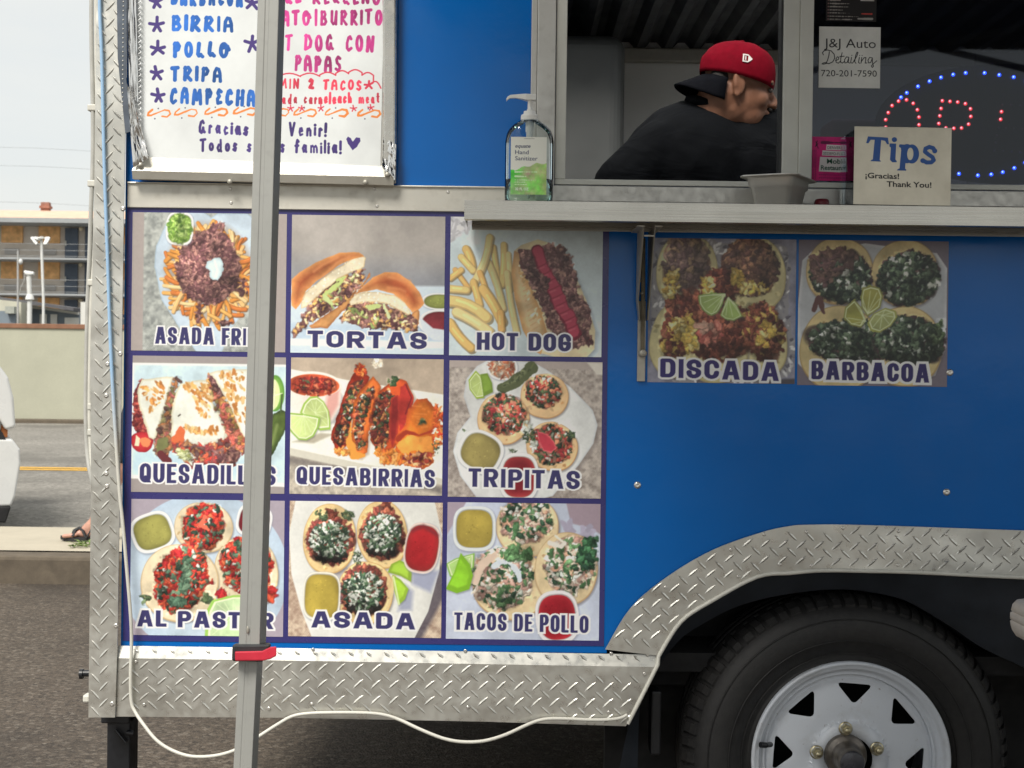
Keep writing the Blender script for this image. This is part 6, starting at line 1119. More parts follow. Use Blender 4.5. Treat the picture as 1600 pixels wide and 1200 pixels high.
# steel pan, turned a little
yP = -.105; pc = Vector((px_at(1216, yP), yP, SZ)); up_ = (yP-CAM_Y)/FPX
pan = tag(empty('steam_table_pan', pc), 'small grey metal pan with flared rim standing on the shelf', 'pan')
ang = math.radians(-27); ca, sa = math.cos(ang), math.sin(ang)
def rr(hx, hy, z, r=.012, n=6):
    out = []
    for cx_, cy_, a0 in ((hx-r, hy-r, 0), (-hx+r, hy-r, 90), (-hx+r, -hy+r, 180), (hx-r, -hy+r, 270)):
        for i in range(n+1): a = math.radians(a0+90*i/n); x, y = cx_+r*math.cos(a), cy_+r*math.sin(a); out.append((pc.x+x*ca-y*sa, pc.y+x*sa+y*ca, SZ+z))
    return out
W_, Dp = 41*up_, 55*up_
rows = [rr(W_*.66, Dp*.60, 0), rr(W_*.70, Dp*.64, .0015), rr(W_*.80, Dp*.80, 30*up_), rr(W_*.87, Dp*.86, 31.5*up_), rr(W_*.90, Dp*.88, 43*up_), rr(W_*.93, Dp*.92, 45.5*up_), rr(W_*1.10, Dp*1.06, 46.5*up_, .016), rr(W_*1.12, Dp*1.08, 45*up_, .016), rr(W_*1.13, Dp*1.09, 47.0*up_, .016), rr(W_*1.09, Dp*1.05, 48*up_, .016), rr(W_*.91, Dp*.90, 47.2*up_), rr(W_*.86, Dp*.85, 40*up_), rr(W_*.76, Dp*.76, 30*up_), rr(W_*.64, Dp*.58, .003)]
n = len(rows[0]); b = MB(); vs = [v for r in rows for v in r]; b.add(vs, [(j*n+i, j*n+(i+1) % n, (j+1)*n+(i+1) % n, (j+1)*n+i) for j in range(len(rows)-1) for i in range(n)]+[tuple(range(n-1, -1, -1)), tuple(range((len(rows)-1)*n, len(rows)*n))], True)
b.build('pan_body', metal_sheet('dull_pan_steel', (.70, .68, .63), .40, .55, .15, .3, None, .1), pan)
# red cap
yC = -.07; cx0, cx1 = px_at(1272, yC), px_at(1296, yC); uc = (yC-CAM_Y)/FPX
b = MB(); b.lathe([(11.8*uc, 0), (11.8*uc, 7*uc), (10.8*uc, 8*uc), (11.8*uc, 13*uc), (10.8*uc, 17.5*uc), (8.5*uc, 19.5*uc), (.0001, 19.8*uc)], 36, Matrix.Translation(((cx0+cx1)/2, yC, SZ)))
tag(b.build('bottle_cap', MAT['darkred']), 'dark red plastic lid on the shelf between pan and tip box', 'lid')
# tip box
yT = -.180; ut = (yT-CAM_Y)/FPX; tl, tr = P(1335, 260, yT).x, P(1485, 260, yT).x; tz1 = P(1412, 200, yT).z
tip = tag(empty('tip_box', ((tl+tr)/2, yT, SZ)), 'acrylic tip box with brushed metal front reading Tips on the shelf', 'tip box')
cvt = Cv(1334.5, 198.5, 1486, 320.5, (1260, 180), 1600/240, res=3.0, bg=(150, 140, 118)); TB = (22, 82, 160)
cvt.alpha[:] = 0
cvt.poly([(636, 226), (845, 236), (857, 304), (836, 306), (816, 272), (775, 264), (763, 470), (775, 480), (775, 488), (668, 485), (670, 476), (690, 464), (706, 262), (665, 262), (642, 300), (618, 297)], TB)
cvt.ell(912, 256, 28, 26, 0, TB); cvt.poly([(862, 302), (866, 296), (932, 296), (927, 462), (942, 480), (938, 492), (893, 492), (869, 468), (876, 340), (860, 326)], TB)
cvt.poly([(962, 312), (968, 303), (1036, 306), (1030, 556), (1042, 566), (1040, 578), (945, 577), (948, 566), (970, 554), (986, 345), (960, 330)], TB); cvt.line([(1020+52*math.cos(t)+26, 400+76*math.sin(t)) for t in [math.radians(-140+i*14) for i in range(21)]], 50, TB)
cvt.ell(1096, 402, 76, 100, 0, TB); m = cvt.alpha.copy(); cvt.ell(1080, 402, 32, 64, .1, (150, 140, 118)); sl = cvt.bb(1040, 330, 1120, 475); hole = ((sl[2]-1080)/32)**2+((sl[3]-402)/64)**2 < 1; al = cvt.alpha[sl[0], sl[1]]; al[hole] = 0
cvt.line([(1332, 362), (1318, 338), (1278, 326), (1238, 344), (1232, 376), (1268, 404), (1312, 432), (1326, 462), (1300, 486), (1250, 488), (1212, 466)], 44, TB); cvt.ell(1334, 366, 27, 26, 0, TB); cvt.ell(1212, 470, 27, 26, 0, TB)
fr = cvt.mesh('front_plate', MAT['inksteel'], yT, tip, 1.0, .017)
so = fr.modifiers.new('thick', 'SOLIDIFY'); so.thickness = .0025; so.offset = -1
flat_text('¡Gracias!', MAT['ink'], 'thanks_lettering', (1352, 278), (1405, 279.6), 8.6, yT-.0004, tip, .022); flat_text('Thank You!', MAT['ink'], 'thanks_lettering', (1385.5, 291.5), (1455.5, 293.2), 8.6, yT-.0004, tip, .022)
b = MB(); z0, z1 = SZ+.001, tz1-.003; yb = yT+.128; t_ = .0025
b.box(tl, yT+.003, z0, tl+t_, yb, z1); b.box(tr-t_, yT+.003, z0, tr, yb, z1); b.box(tl+t_+.0002, yb-t_, z0, tr-t_-.0002, yb, z1); b.box(tl+t_+.0002, yT+.003, z0, tr-t_-.0002, yb-t_-.0002, z0+t_)
b.build('clear_case', MAT['clear'], tip)
# ------------------------------------------------------------------ inside the kitchen
fx = P(985, 200, 1.75).x
b = MB(); b.box(X0+.10, 1.72, FL+.06, fx-.02, iy-.01, zc-.06); fr_ = b.build('wall_shade_block', MAT['shade_block'], None, .05, 6); tag(fr_, 'tall dark grey block standing in for shade on the left kitchen wall', 'shade block')  # added dark block in place of the shade on this part of the wall
b = MB(); p = P(1322, 214, .30); b.box(p.x-.045, .27, P(1322, 262, .3).z, p.x+.12, .38, P(1322, 188, .3).z); tag(b.build('plastic_tray', MAT['darkred'], None, .016, 4), 'dark red plastic tray standing behind the tip box glass', 'tray')
# the cook -------------------------------------------------------------
cook = tag(empty('person', (P(1120, 200, .95).x, .95, FL)), 'cook in black shirt and backwards red cap leaning right inside the window', 'person')
YM = .80
def PM(px, py, dy=0.): return P(px, py, YM+dy)
hd = PM(1151, 138); tilt = Matrix.Rotation(math.radians(12), 3, 'Y'); yaw = Matrix.Rotation(math.radians(6), 3, 'Z'); HM = yaw @ tilt     # +x is the way the face looks
S_ = .885
def HP(x, y, z): return hd+HM@(Vector((x, y, z))*S_)
b = MB(); HE = lambda c, r, m=None: b.ell(HP(*c), [v*S_ for v in r], 24, 16, HM if m is None else HM @ m)
HE((-.005, 0, .035), (.098, .076, .088)); HE((.030, 0, -.02), (.070, .066, .085)); HE((.046, 0, -.066), (.052, .054, .052)); HE((.078, 0, -.098), (.019, .028, .018)); HE((.082, 0, .030), (.022, .058, .018))
HE((.060, -.036, -.024), (.034, .027, .032)); HE((.060, .036, -.024), (.034, .027, .032))
b.capsule(HP(.098, 0, .016), HP(.122, 0, -.020), .009*S_, .014*S_); HE((.112, -.012, -.026), (.013, .010, .009)); HE((.112, .012, -.026), (.013, .010, .009)); HE((.124, 0, -.022), (.010, .011, .010))
HE((.101, 0, -.052), (.012, .026, .008)); HE((.099, 0, -.066), (.013, .023, .009)); HE((.095, -.028, .004), (.008, .013, .010)); HE((.095, .028, .004), (.008, .013, .010))
for s_ in (-1, 1):
    e = Matrix.Rotation(math.radians(-14), 3, 'Y'); HE((-.012, s_*.077, -.004), (.021, .006, .034), e); HE((-.026, s_*.082, .004), (.007, .007, .030), e); HE((-.010, s_*.083, .026), (.017, .006, .007), e); HE((-.012, s_*.079, -.034), (.010, .006, .011), e)
nk = PM(1118, 166, .03); ch = PM(1110, 252, .05); pel = Vector((PM(1050, 260).x-.02, YM+.16, FL+.92))
b.capsule(HP(-.035, 0, -.03), nk+Vector((-.01, .0, -.05)), .062, .074); b.capsule(HP(.0, 0, -.06), nk+Vector((0, 0, -.03)), .055, .07)
shL, shR = PM(1032, 234, -.02), PM(1215, 232, .10)
def torso(bb, g=0.):
    bb.capsule(shL+Vector((.05, .02, -.035)), shR+Vector((-.03, .02, -.03)), .082+g, .085+g); bb.capsule(PM(1050, 232, .02), nk+Vector((0, .01, -.065)), .070+g, .066+g); bb.capsule(PM(1185, 212, .06), nk+Vector((.02, .02, -.055)), .072+g, .072+g)
    bb.capsule(ch+Vector((-.05, .02, -.02)), pel+Vector((-.05, 0, .05)), .17+g, .165+g); bb.capsule(ch+Vector((.07, .05, -.02)), pel+Vector((.07, 0, .05)), .16+g, .165+g)
    bb.capsule(shL+Vector((.03, .02, -.05)), ch+Vector((-.08, .02, -.12)), .09+g, .13+g)
torso(b)
elL = PM(962, 300, -.06); wrL = elL+Vector((.16, -.10, -.12)); elR = shR+Vector((.10, .12, -.28)); wrR = elR+Vector((.16, .20, -.02))
b.capsule(shL, elL, .060, .046); b.capsule(elL, wrL, .044, .030); b.capsule(shR, elR, .060, .046); b.capsule(elR, wrR, .044, .030)
for w_, d_ in ((wrL, (wrL-elL).normalized()), (wrR, (wrR-elR).normalized())):
    q_ = d_.to_track_quat('X', 'Z').to_matrix(); b.ell(w_+d_*.05, (.052, .040, .017), 14, 10, q_)
    for i, (ln, of) in enumerate(((.070, -.030), (.080, -.010), (.075, .010), (.058, .029))): a_ = w_+d_*.09+q_@Vector((0, of, 0)); m_ = a_+d_*ln*.55+Vector((0, 0, -.006)); b.capsule(a_, m_, .0095, .0088, 8); b.capsule(m_, m_+d_*ln*.42+Vector((0, 0, -.018)), .0088, .0075, 8)
    b.capsule(w_+d_*.03+q_@Vector((0, -.035, 0)), w_+d_*.085+q_@Vector((0, -.062, -.01)), .012, .009, 8)
for s_ in (-1, 1):
    hp = pel+Vector((.10*s_, 0, 0)); kn = hp+Vector((.0, -.02, -.42)); an = Vector((kn.x, kn.y+.03, FL+.09)); b.capsule(hp, kn, .095, .062); b.capsule(kn, an, .060, .042); b.capsule(an, an+Vector((.12, .06, -.05)), .045, .035)
b.capsule(pel+Vector((-.08, 0, .02)), pel+Vector((.08, 0, .02)), .13, .13)
body = b.build('body', MAT['skin'], cook); remesh(body, .0042, 7)
b = MB(); torso(b, .014); dl = (elL-shL); dr_ = (elR-shR); b.capsule(shL, shL+dl*.86, .078, .076); b.capsule(shR, shR+dr_*.8, .078, .076)
for i, (p, q2, r) in enumerate(((PM(1080, 190, -.065), PM(1180, 262, -.03), .010), (PM(1060, 200, -.065), PM(1150, 282, -.05), .008), (PM(1020, 230, -.06), PM(980, 270, -.06), .008))): b.capsule(p, q2, r, r*.6, 8)
b.capsule(pel+Vector((-.08, 0, .05)), pel+Vector((.08, 0, .05)), .155, .155); sh_ = b.build('shirt', MAT['shirt'], cook); remesh(sh_, .008, 5)
b = MB(); b.lathe([(.0001, 0), (.070, 0), (.078, .008), (.078, .020), (.071, .024), (.066, .018)], 36, Matrix.Translation(nk+Vector((-.012, .0, -.024))) @ Matrix.Rotation(math.radians(22), 4, 'Y') @ Matrix.Scale(1.02, 4)); b.build('collar', MAT['shirt'], cook)
b = MB()
for s_ in (-1, 1):
    hp = pel+Vector((.10*s_, 0, 0)); kn = hp+Vector((.0, -.02, -.42)); an = Vector((kn.x, kn.y+.03, FL+.09)); b.capsule(hp, kn, .112, .078); b.capsule(kn, an, .076, .062)
b.capsule(pel+Vector((-.08, 0, .0)), pel+Vector((.08, 0, .0)), .142, .142); tr_ = b.build('trousers', MAT['denim'], cook); remesh(tr_, .010, 4)
# backwards cap: a six panel crown and the brim behind
b = MB(); n = 48; vs = []; CT = Matrix.Rotation(math.radians(-4), 3, 'Y')
rings = [(1.03, -.030), (1.05, -.018), (1.055, 0), (1.035, .018), (.98, .036), (.88, .054), (.73, .069), (.52, .080), (.28, .086), (.06, .088)]
for r, h in rings:
    for i in range(n):
        a = 2*math.pi*i/n; x, y = .108*r*math.cos(a)-.004, .086*r*math.sin(a)*(1.0); hh = h+(.010*math.cos(a) if h < .03 else 0)*(-1)+.002*abs(math.sin(3*a))*(-1 if h > .02 else 0)
        vs.append(HP(*(CT@Vector((x, y, hh+.048)))))
m = len(rings); b.add(vs, [(j*n+i, j*n+(i+1) % n, (j+1)*n+(i+1) % n, (j+1)*n+i) for j in range(m-1) for i in range(n)]+[tuple(range((m-1)*n, m*n))], True)
b.ell(HP(*(CT@Vector((-.004, 0, .137)))), (.008, .008, .004), 12, 6, HM); cap = b.build('cap', MAT['cap'], cook); so = cap.modifiers.new('thick', 'SOLIDIFY'); so.thickness = .002
b = MB(); vs = []; nn, mm = 20, 8
for j in range(mm+1):
    for i in range(nn+1):
        t = -1+2*i/nn; s_ = j/mm; a = math.pi-t*1.12; x0_, y0_ = .110*math.cos(a), .086*math.sin(a); ext = .074*(1-abs(t)**3.0); x = x0_-ext*s_; y = y0_*(1+.02*s_); z = .018-.040*s_-.034*(t*t)*(.30+.70*s_); vs.append(HP(*(CT@Vector((x, y, z)))))
b.add(vs, [(j*(nn+1)+i, j*(nn+1)+i+1, (j+1)*(nn+1)+i+1, (j+1)*(nn+1)+i) for j in range(mm) for i in range(nn)], True); br_ = b.build('cap_brim', MAT['capbrim'], cook); so = br_.modifiers.new('thick', 'SOLIDIFY'); so.thickness = .005; so.offset = 0
# small white emblem on the cap side: a pennant with bars
b = MB()
def CE(x, z):
    r_ = float(np.interp(z-.048, [h for _, h in rings], [r for r, _ in rings])); return HP(*(CT@Vector((x-.004, -.086*r_*math.sqrt(max(0, 1-(x/(.108*r_))**2))-.0028, z-.006))))
for quad_ in ([(-.012, .064), (-.008, .064), (-.008, .088), (-.012, .088)], [(-.008, .064), (.004, .064), (.004, .068), (-.008, .068)], [(-.008, .084), (.004, .084), (.004, .088), (-.008, .088)], [(-.005, .070), (-.002, .070), (-.002, .082), (-.005, .082)], [(.004, .064), (.0165, .075), (.0165, .077), (.004, .088)]):
    b.add([CE(*p) for p in quad_], [(0, 1, 2, 3)])
em = b.build('cap_emblem', simple('white_thread', (.70, .66, .64, 1), .7), cook); so = em.modifiers.new('thick', 'SOLIDIFY'); so.thickness = .001; so.offset = 1
# clipped hair below the cap, brows and eyes
b = MB()
for s_ in (-1, 1): b.ell(HP(-.058, s_*.040, .010), (.034*S_, .028*S_, .034*S_), 18, 12, HM)
b.ell(HP(-.076, 0, .006), (.022*S_, .046*S_, .032*S_), 18, 12, HM); b.build('hair', MAT['hair'], cook)
b = MB()
for s_ in (-1, 1): b.capsule(HP(.099, s_*.020, .024), HP(.086, s_*.050, .026), .0045, .0035, 8)
b.build('eyebrows', MAT['hair'], cook)
b = MB()
for s_ in (-1, 1): b.ell(HP(.0905, s_*.031, .009), (.009, .011, .008), 14, 10, HM)
b.build('eyes', simple('eye', (.10, .08, .07, 1), .2), cook)
b = MB(); b.ell(HP(.100, 0, -.078), (.010, .020, .012), 14, 8, HM); b.capsule(HP(.109, -.016, -.042), HP(.109, .016, -.042), .0055, .0055, 8); b.build('short_beard', MAT['hair'], cook)
# ------------------------------------------------------------------ canopy tent: one leg in front of the trailer, roof overhead
YL = -.62
tent = tag(empty('canopy_tent', (P(376, 1190, YL).x, YL, 0)), 'folding canopy with grey square metal leg and red latch before the menu', 'canopy tent')
pa, pb = P(418, 20, YL), P(376.5, 1190, YL); dirv = (pb-pa).normalized(); top = pa-dirv*1.1; foot = pa+dirv*((pa.z-.01)/-dirv.z)
latch = P(394, 1022, YL); w_o, w_i = .0345*1.0*2300/2300, .030
w_o = 34.0*(YL-CAM_Y)/FPX; w_i = 30.0*(YL-CAM_Y)/FPX
def leg_tube(name, a, c, w, d):
    b = MB(); t = (c-a).normalized(); r = Vector((1, 0, 0)); r = (r-t*r.dot(t)).normalized(); u = t.cross(r); r2 = (r*math.cos(.16)+u*math.sin(.16)); u2 = t.cross(r2)
    if u2.y > 0: u2 = -u2
    prof = []
    for s_, e_ in ((-.5, -.5), (-.16, -.5), (-.12, -.47), (.02, -.47), (.06, -.5), (.5, -.5), (.5, .5), (-.5, .5)): prof.append(r2*s_*w-u2*e_*d*1.0)
    vs = [a+p for p in prof]+[c+p for p in prof]; n = len(prof); b.add(vs, [(i, (i+1) % n, (i+1) % n+n, i+n) for i in range(n)]+[tuple(range(n-1, -1, -1)), tuple(range(n, 2*n))])
    o = b.build(name, MAT['pole'], tent, .0012); bm = bmesh.new(); bm.from_mesh(o.data); bmesh.ops.recalc_face_normals(bm, faces=bm.faces); bm.to_mesh(o.data); bm.free(); return o
leg_tube('leg', top, latch+dirv*.004, w_o, w_o*.95); lg = leg_tube('leg', latch-dirv*.01+Vector((-.002, .004, 0)), foot, w_i, w_i*.95)
b = MB(); b.box(foot.x-.05, foot.y-.05, 0.004, foot.x+.05, foot.y+.05, .012); b.build('foot_plate', MAT['pole'], tent, .002)
lx = lambda px, py, d: P(px, py, YL-d)
hw = w_o*.62
b = MB(); c = P(392, 1021, YL); q0, q1 = P(362, 1021, YL-.03), P(411, 1024, YL-.03)
b.add([P(363, 1007, YL-.028), P(425, 1006, YL-.020), P(411, 1034, YL-.024), P(362, 1033, YL-.028), P(366, 1005, YL+.026), P(423, 1004, YL+.026), P(409, 1033, YL+.026), P(364, 1032, YL+.026)], [(3,2,1,0), (4,5,6,7), (0,1,5,4), (1,2,6,5), (2,3,7,6), (3,0,4,7)])
lt = b.build('latch', MAT['blackplastic'], tent, .004, 3)
b = MB(); pl = [(367, 1018), (410, 1017), (422, 1011), (432, 1010), (432, 1025), (422, 1030), (411, 1032.5), (367.5, 1033)]; dd = [.036, .036, .044, .050, .050, .044, .036, .036]
fr_ = [P(*p, YL-d) for p, d in zip(pl, dd)]; bk_ = [P(*p, YL-d+.012) for p, d in zip(pl, dd)]
b.add(fr_+bk_, [(0,7,6,1), (1,6,5,2), (2,5,4,3), (8,9,14,15), (9,10,13,14), (10,11,12,13), (0,1,9,8), (1,2,10,9), (2,3,11,10), (7,15,14,6), (6,14,13,5), (5,13,12,4), (3,4,12,11), (0,8,15,7)]); b.build('latch_lever', MAT['red'], lt, .0022, 3)
b = MB(); p = P(387, 984, YL-w_o*.5-.0006); b.ell(p, (.0022, .001, .006), 12, 8); b.build('push_button', MAT['bracket'], tent)
TX0, TX1, TY1, TY0, TZ = top.x, top.x+3.0, top.y, top.y-3.0, top.z
for x, y in ((TX1, TY1), (TX0, TY0), (TX1, TY0)):
    b = MB(); b.beam((x, y, .01), (x, y, TZ), w_o, w_o); b.build('leg', MAT['pole'], tent, .0012)
b = MB()
for (xa, ya), (xb, yb2) in (((TX0, TY1), (TX1, TY1)), ((TX0, TY0), (TX1, TY0)), ((TX0, TY1), (TX0, TY0)), ((TX1, TY1), (TX1, TY0))):
    m_ = ((xa+xb)/2, (ya+yb2)/2)
    for p, q_ in (((xa, ya), m_), (m_, (xb, yb2))): b.beam((*p, TZ-.03), (*q_, TZ-.36), .016, .028, (0,0,1)); b.beam((*p, TZ-.36), (*q_, TZ-.03), .016, .028, (0,0,1))
b.build('truss', MAT['pole'], tent)
cx_, cy_ = (TX0+TX1)/2, (TY0+TY1)/2; b = MB(); E = .03; b.add([(TX0-E, TY0-E, TZ), (TX1+E, TY0-E, TZ), (TX1+E, TY1+E, TZ), (TX0-E, TY1+E, TZ), (cx_, cy_, TZ+.95), (TX0-E, TY0-E, TZ-.2), (TX1+E, TY0-E, TZ-.2), (TX1+E, TY1+E, TZ-.2), (TX0-E, TY1+E, TZ-.2)], [(0,1,4), (1,2,4), (2,3,4), (3,0,4), (5,6,1,0), (6,7,2,1), (7,8,3,2), (8,5,0,3)]); b.build('canopy_roof', MAT['canopy'], tent)
# ------------------------------------------------------------------ cords and cables
cord = MB(); pts = [(155, -60, -.03), (156, 20, -.03), (159, 90, -.031), (163, 260, -.031), (168, 400, -.031), (172, 520, -.031), (178, 640, -.031), (186, 760, -.031), (192, 820, -.031), (199, 900, -.031), (204, 960, -.029), (205.5, 1000, -.024), (204, 1050, -.026), (205, 1095, -.026), (211, 1112, -.030), (225, 1133, -.045), (245, 1157, -.06), (270, 1173, -.07), (300, 1182, -.08), (335, 1181, -.08), (365, 1173, -.08), (390, 1160, -.07), (410, 1147, -.06), (432, 1133, -.045), (455, 1120, -.03), (480, 1115, -.026), (520, 1113.5, -.026), (570, 1114, -.026), (600, 1117, -.026), (625, 1125, -.03), (655, 1139, -.045), (690, 1153, -.055), (720, 1159, -.06), (755, 1158, -.06), (790, 1148, -.05), (825, 1132, -.035), (850, 1124, -.028), (880, 1123, -.026), (930, 1125, -.026), (965, 1123, -.026), (980, 1117, -.024)]
def smooth_path(p, k=4):
    out = []
    for i in range(len(p)-1):
        p0, p1, p2, p3 = [Vector(p[max(0, min(len(p)-1, i+j))]) for j in (-1, 0, 1, 2)]
        for s_ in range(k): t = s_/k; out.append(.5*((2*p1)+(p2-p0)*t+(2*p0-5*p1+4*p2-p3)*t*t+(3*p1-p0-3*p2+p3)*t**3))
    return out+[Vector(p[-1])]
cord.tube(smooth_path([P(*q_) for q_ in pts]), .0036, 10); tag(cord.build('power_cord', MAT['cord2']), 'long white cord, blue at the top, looping down the corner and under the skirt', 'cord')
for off, lb, m in ((0, 'outer grey cable hanging beside the trailer corner, left of its twin', 'greycable'), (7.5, 'inner pale cable hanging against the trailer corner behind the blue cord', 'cord')):
    c_ = MB(); p_ = [(143+off, -60), (143+off, 60), (145+off*.9, 160), (145+off*.9, 250), (142+off, 330), (140+off, 400), (137+off*.8, 470), (135+off*.8, 560), (134+off*.8, 640), (136+off*.8, 700), (141+off*.7, 740), (148+off*.5, 765), (156, 780)]
    c_.tube(smooth_path([P(x, y, -.002 if y < 740 else -.015) for x, y in p_]), .0046, 10); tag(c_.build('cable', MAT[m]), lb, 'cable', 'cables hanging at the trailer corner')
for py in (170, 288, 442, 635, 675): b = MB(); b.box(P(140, py, .01).x, -.008, P(140, py+5, .01).z, P(157, py, .01).x, .02, P(140, py-5, .01).z); b.build('cable_clip', MAT['cord'], trailer, .002)
b = MB(); b.box(P(147, 600, .05).x, .02, P(147, 618, .05).z, P(156, 600, .05).x, .06, P(147, 580, .05).z); b.build('side_latch', MAT['black'], trailer, .003)
# ------------------------------------------------------------------ foam box on a little table, mostly out of frame
FY0, FY1 = -.92, -.32; fz0, fz1 = P(1572, 991, FY1).z, P(1577, 931, FY1).z; fx = P(1571, 960, FY1).x
def rring(x0, y0, x1, y1, z, r): 
    out = []
    for cx2, cy2, a0 in ((x1-r, y1-r, 0), (x0+r, y1-r, 90), (x0+r, y0+r, 180), (x1-r, y0+r, 270)):
        for i in range(6): a = math.radians(a0+90*i/5); out.append((cx2+r*math.cos(a), cy2+r*math.sin(a), z))
    return out
b = MB(); H_ = fz1-fz0; rows = []
for t, ins in ((0, .016), (.05, .008), (.18, .003), (.30, .001), (.40, 0), (.42, .003), (.44, .003), (.46, 0), (.62, 0), (.64, .003), (.66, .003), (.68, .001), (.84, .003), (.95, .008), (1.0, .02)): rows.append(rring(fx+ins, FY0+ins, fx+.24-ins, FY1-ins, fz0+H_*t, .03))
n = len(rows[0]); b.add([v for r_ in rows for v in r_], [(j*n+i, j*n+(i+1) % n, (j+1)*n+(i+1) % n, (j+1)*n+i) for j in range(len(rows)-1) for i in range(n)]+[tuple(range(n-1, -1, -1)), tuple(range((len(rows)-1)*n, len(rows)*n))], True)
tag(b.build('foam_box', MAT['foam']), 'beige ribbed takeout box poking into the right edge before the wheel', 'box')
tb = tag(empty('folding_table', (fx+.4, -.62, 0)), 'small grey folding table just right of the picture under the takeout box', 'table')
b = MB(); b.box(fx+.06, -1.0, fz0-.03, fx+.9, -.36, fz0-.001); b.build('table_top', simple('grey_table_top', (.4, .4, .4, 1)), tb, .006)
for x in (fx+.12, fx+.84):
    for y in (-.94, -.42): b = MB(); b.tube([(x, y, 0), (x, y, fz0-.03)], .012, 10); b.build('leg', MAT['pole'], tb)
# ------------------------------------------------------------------ passer-by behind the trailer (only a sandalled foot shows)
per2 = tag(empty('person', (-1.75, 5.30, .157)), 'passer-by behind the trailer, only one sandalled foot showing on the pavement', 'person')
fz = .158; ft = P(97, 858, 5.25); FX = ft.x
b = MB(); ank = Vector((FX+.185, 5.25, fz+.105)); kneeL = Vector((FX+.33, 5.26, fz+.45)); hipL, hipR = Vector((FX+.50, 5.22, fz+.87)), Vector((FX+.50, 5.40, fz+.87)); ot = Vector((.62, .14, 0)); kneeR = Vector((FX+.60, 5.40, fz+.47))
b.capsule((FX+.205, 5.25, fz+.05), (FX+.09, 5.25, fz+.042), .034, .024); b.capsule((FX+.14, 5.255, fz+.06), ank, .036, .036)
for i, dy in enumerate((-.032, -.014, .002, .016, .030)): b.capsule((FX+.085, 5.25+dy, fz+.036), (FX+.022+.010*i, 5.25+dy*1.2, fz+.030), .012, .0105 if i else .013, 8)
b.capsule(ank, kneeL, .036, .056); b.capsule(kneeL, hipL, .058, .09); b.capsule(ank+ot, kneeR, .036, .056); b.capsule(kneeR, hipR, .058, .09)
b.capsule(Vector((FX+.205, 5.25, fz+.05))+ot, Vector((FX+.05, 5.25, fz+.04))+ot, .034, .028); SXC = FX+.50
b.capsule(hipL, hipR, .12, .12); b.capsule((SXC, 5.31, fz+.95), (SXC-.01, 5.31, fz+1.28), .13, .145); b.capsule((SXC, 5.15, fz+1.36), (SXC, 5.46, fz+1.36), .07, .07); b.capsule((SXC, 5.30, fz+1.38), (SXC-.02, 5.30, fz+1.52), .06, .055); b.ell((SXC-.03, 5.30, fz+1.62), (.10, .078, .125), 20, 14); b.capsule((SXC-.12, 5.30, fz+1.60), (SXC-.14, 5.30, fz+1.575), .012, .014, 8)
for y_, sw in ((5.10, .06), (5.51, -.04)): b.capsule((SXC, y_, fz+1.34), (SXC+sw, y_, fz+1.08), .05, .042); b.capsule((SXC+sw, y_, fz+1.08), (SXC+sw*.5, y_, fz+.84), .04, .03); b.ell((SXC+sw*.5, y_, fz+.76), (.030, .018, .07), 12, 8)
body2 = b.build('body', MAT['skin2'], per2); remesh(body2, .007, 3)
b = MB(); b.capsule((SXC, 5.31, fz+.92), (SXC, 5.31, fz+1.30), .15, .16); b.capsule((SXC, 5.14, fz+1.36), (SXC, 5.47, fz+1.36), .085, .085); s2 = b.build('shirt', MAT['denim'], per2); remesh(s2, .012, 4)
b = MB(); b.capsule(hipL, kneeL+Vector((.02, 0, .06)), .115, .09); b.capsule(hipR, kneeR+Vector((-.01, 0, .06)), .115, .09); b.capsule(hipL, hipR, .13, .13); s2 = b.build('shorts', MAT['denim'], per2); remesh(s2, .012, 4)
def sandal(o):
    b = MB(); ring_ = []
    for z in (fz-.008+.0, fz+.022):
        for i in range(28):
            a = 2*math.pi*i/28; x = FX+.125+.135*math.cos(a); w_ = .044*(1+.12*math.cos(a+.3)); ring_.append((x+o.x, 5.25+w_*math.sin(a)+o.y, max(fz+.001, z)+(.006 if math.cos(a) < -.9 else 0)))
    b.add(ring_, [(i, (i+1) % 28, (i+1) % 28+28, i+28) for i in range(28)]+[tuple(range(27, -1, -1)), tuple(range(28, 56))])
    for ya, yb2 in ((-.046, .02), (.046, -.02)): b.tube([Vector((FX+.15, 5.25+ya, fz+.02))+o, Vector((FX+.13, 5.25+ya*.9, fz+.06))+o, Vector((FX+.10, 5.25, fz+.074))+o, Vector((FX+.075, 5.25+yb2, fz+.062))+o, Vector((FX+.07, 5.25-ya*.95, fz+.03))+o], .013, 8, flat=.45)
    b.tube([Vector((FX+.15, 5.25-.05, fz+.02))+o, Vector((FX+.175, 5.25-.044, fz+.07))+o, Vector((FX+.225, 5.25, fz+.075))+o, Vector((FX+.175, 5.25+.044, fz+.07))+o, Vector((FX+.15, 5.25+.05, fz+.02))+o], .010, 8, flat=.5)
    return b.build('sandal', MAT['sole'], per2)
sandal(Vector((0, 0, 0))); sandal(ot)
# weeds on the pavement
b = MB(); r_ = random.Random(4)
for i in range(46):
    p = P(112+r_.random()*36, 866+r_.uniform(-6, 5), 5.0); p.y = 4.95+r_.random()*.2; p.z = .156; a = r_.uniform(0, 6.28); l = r_.uniform(.03, .085); d = Vector((math.cos(a), math.sin(a), 0)); s_ = Vector((-d.y, d.x, 0))*.007
    b.add([p-s_*.4, p+d*l*.5+s_+Vector((0, 0, l*.28)), p+d*l+Vector((0, 0, l*.3)), p+d*l*.5-s_+Vector((0, 0, l*.28))], [(0, 1, 2, 3)])
tag(b.build('weeds', simple('weed_leaf', (.16, .24, .06, 1), .6, 0, .25, 60)), 'sprawling green weeds on the pavement by the sandalled foot', 'weeds', kind='stuff')
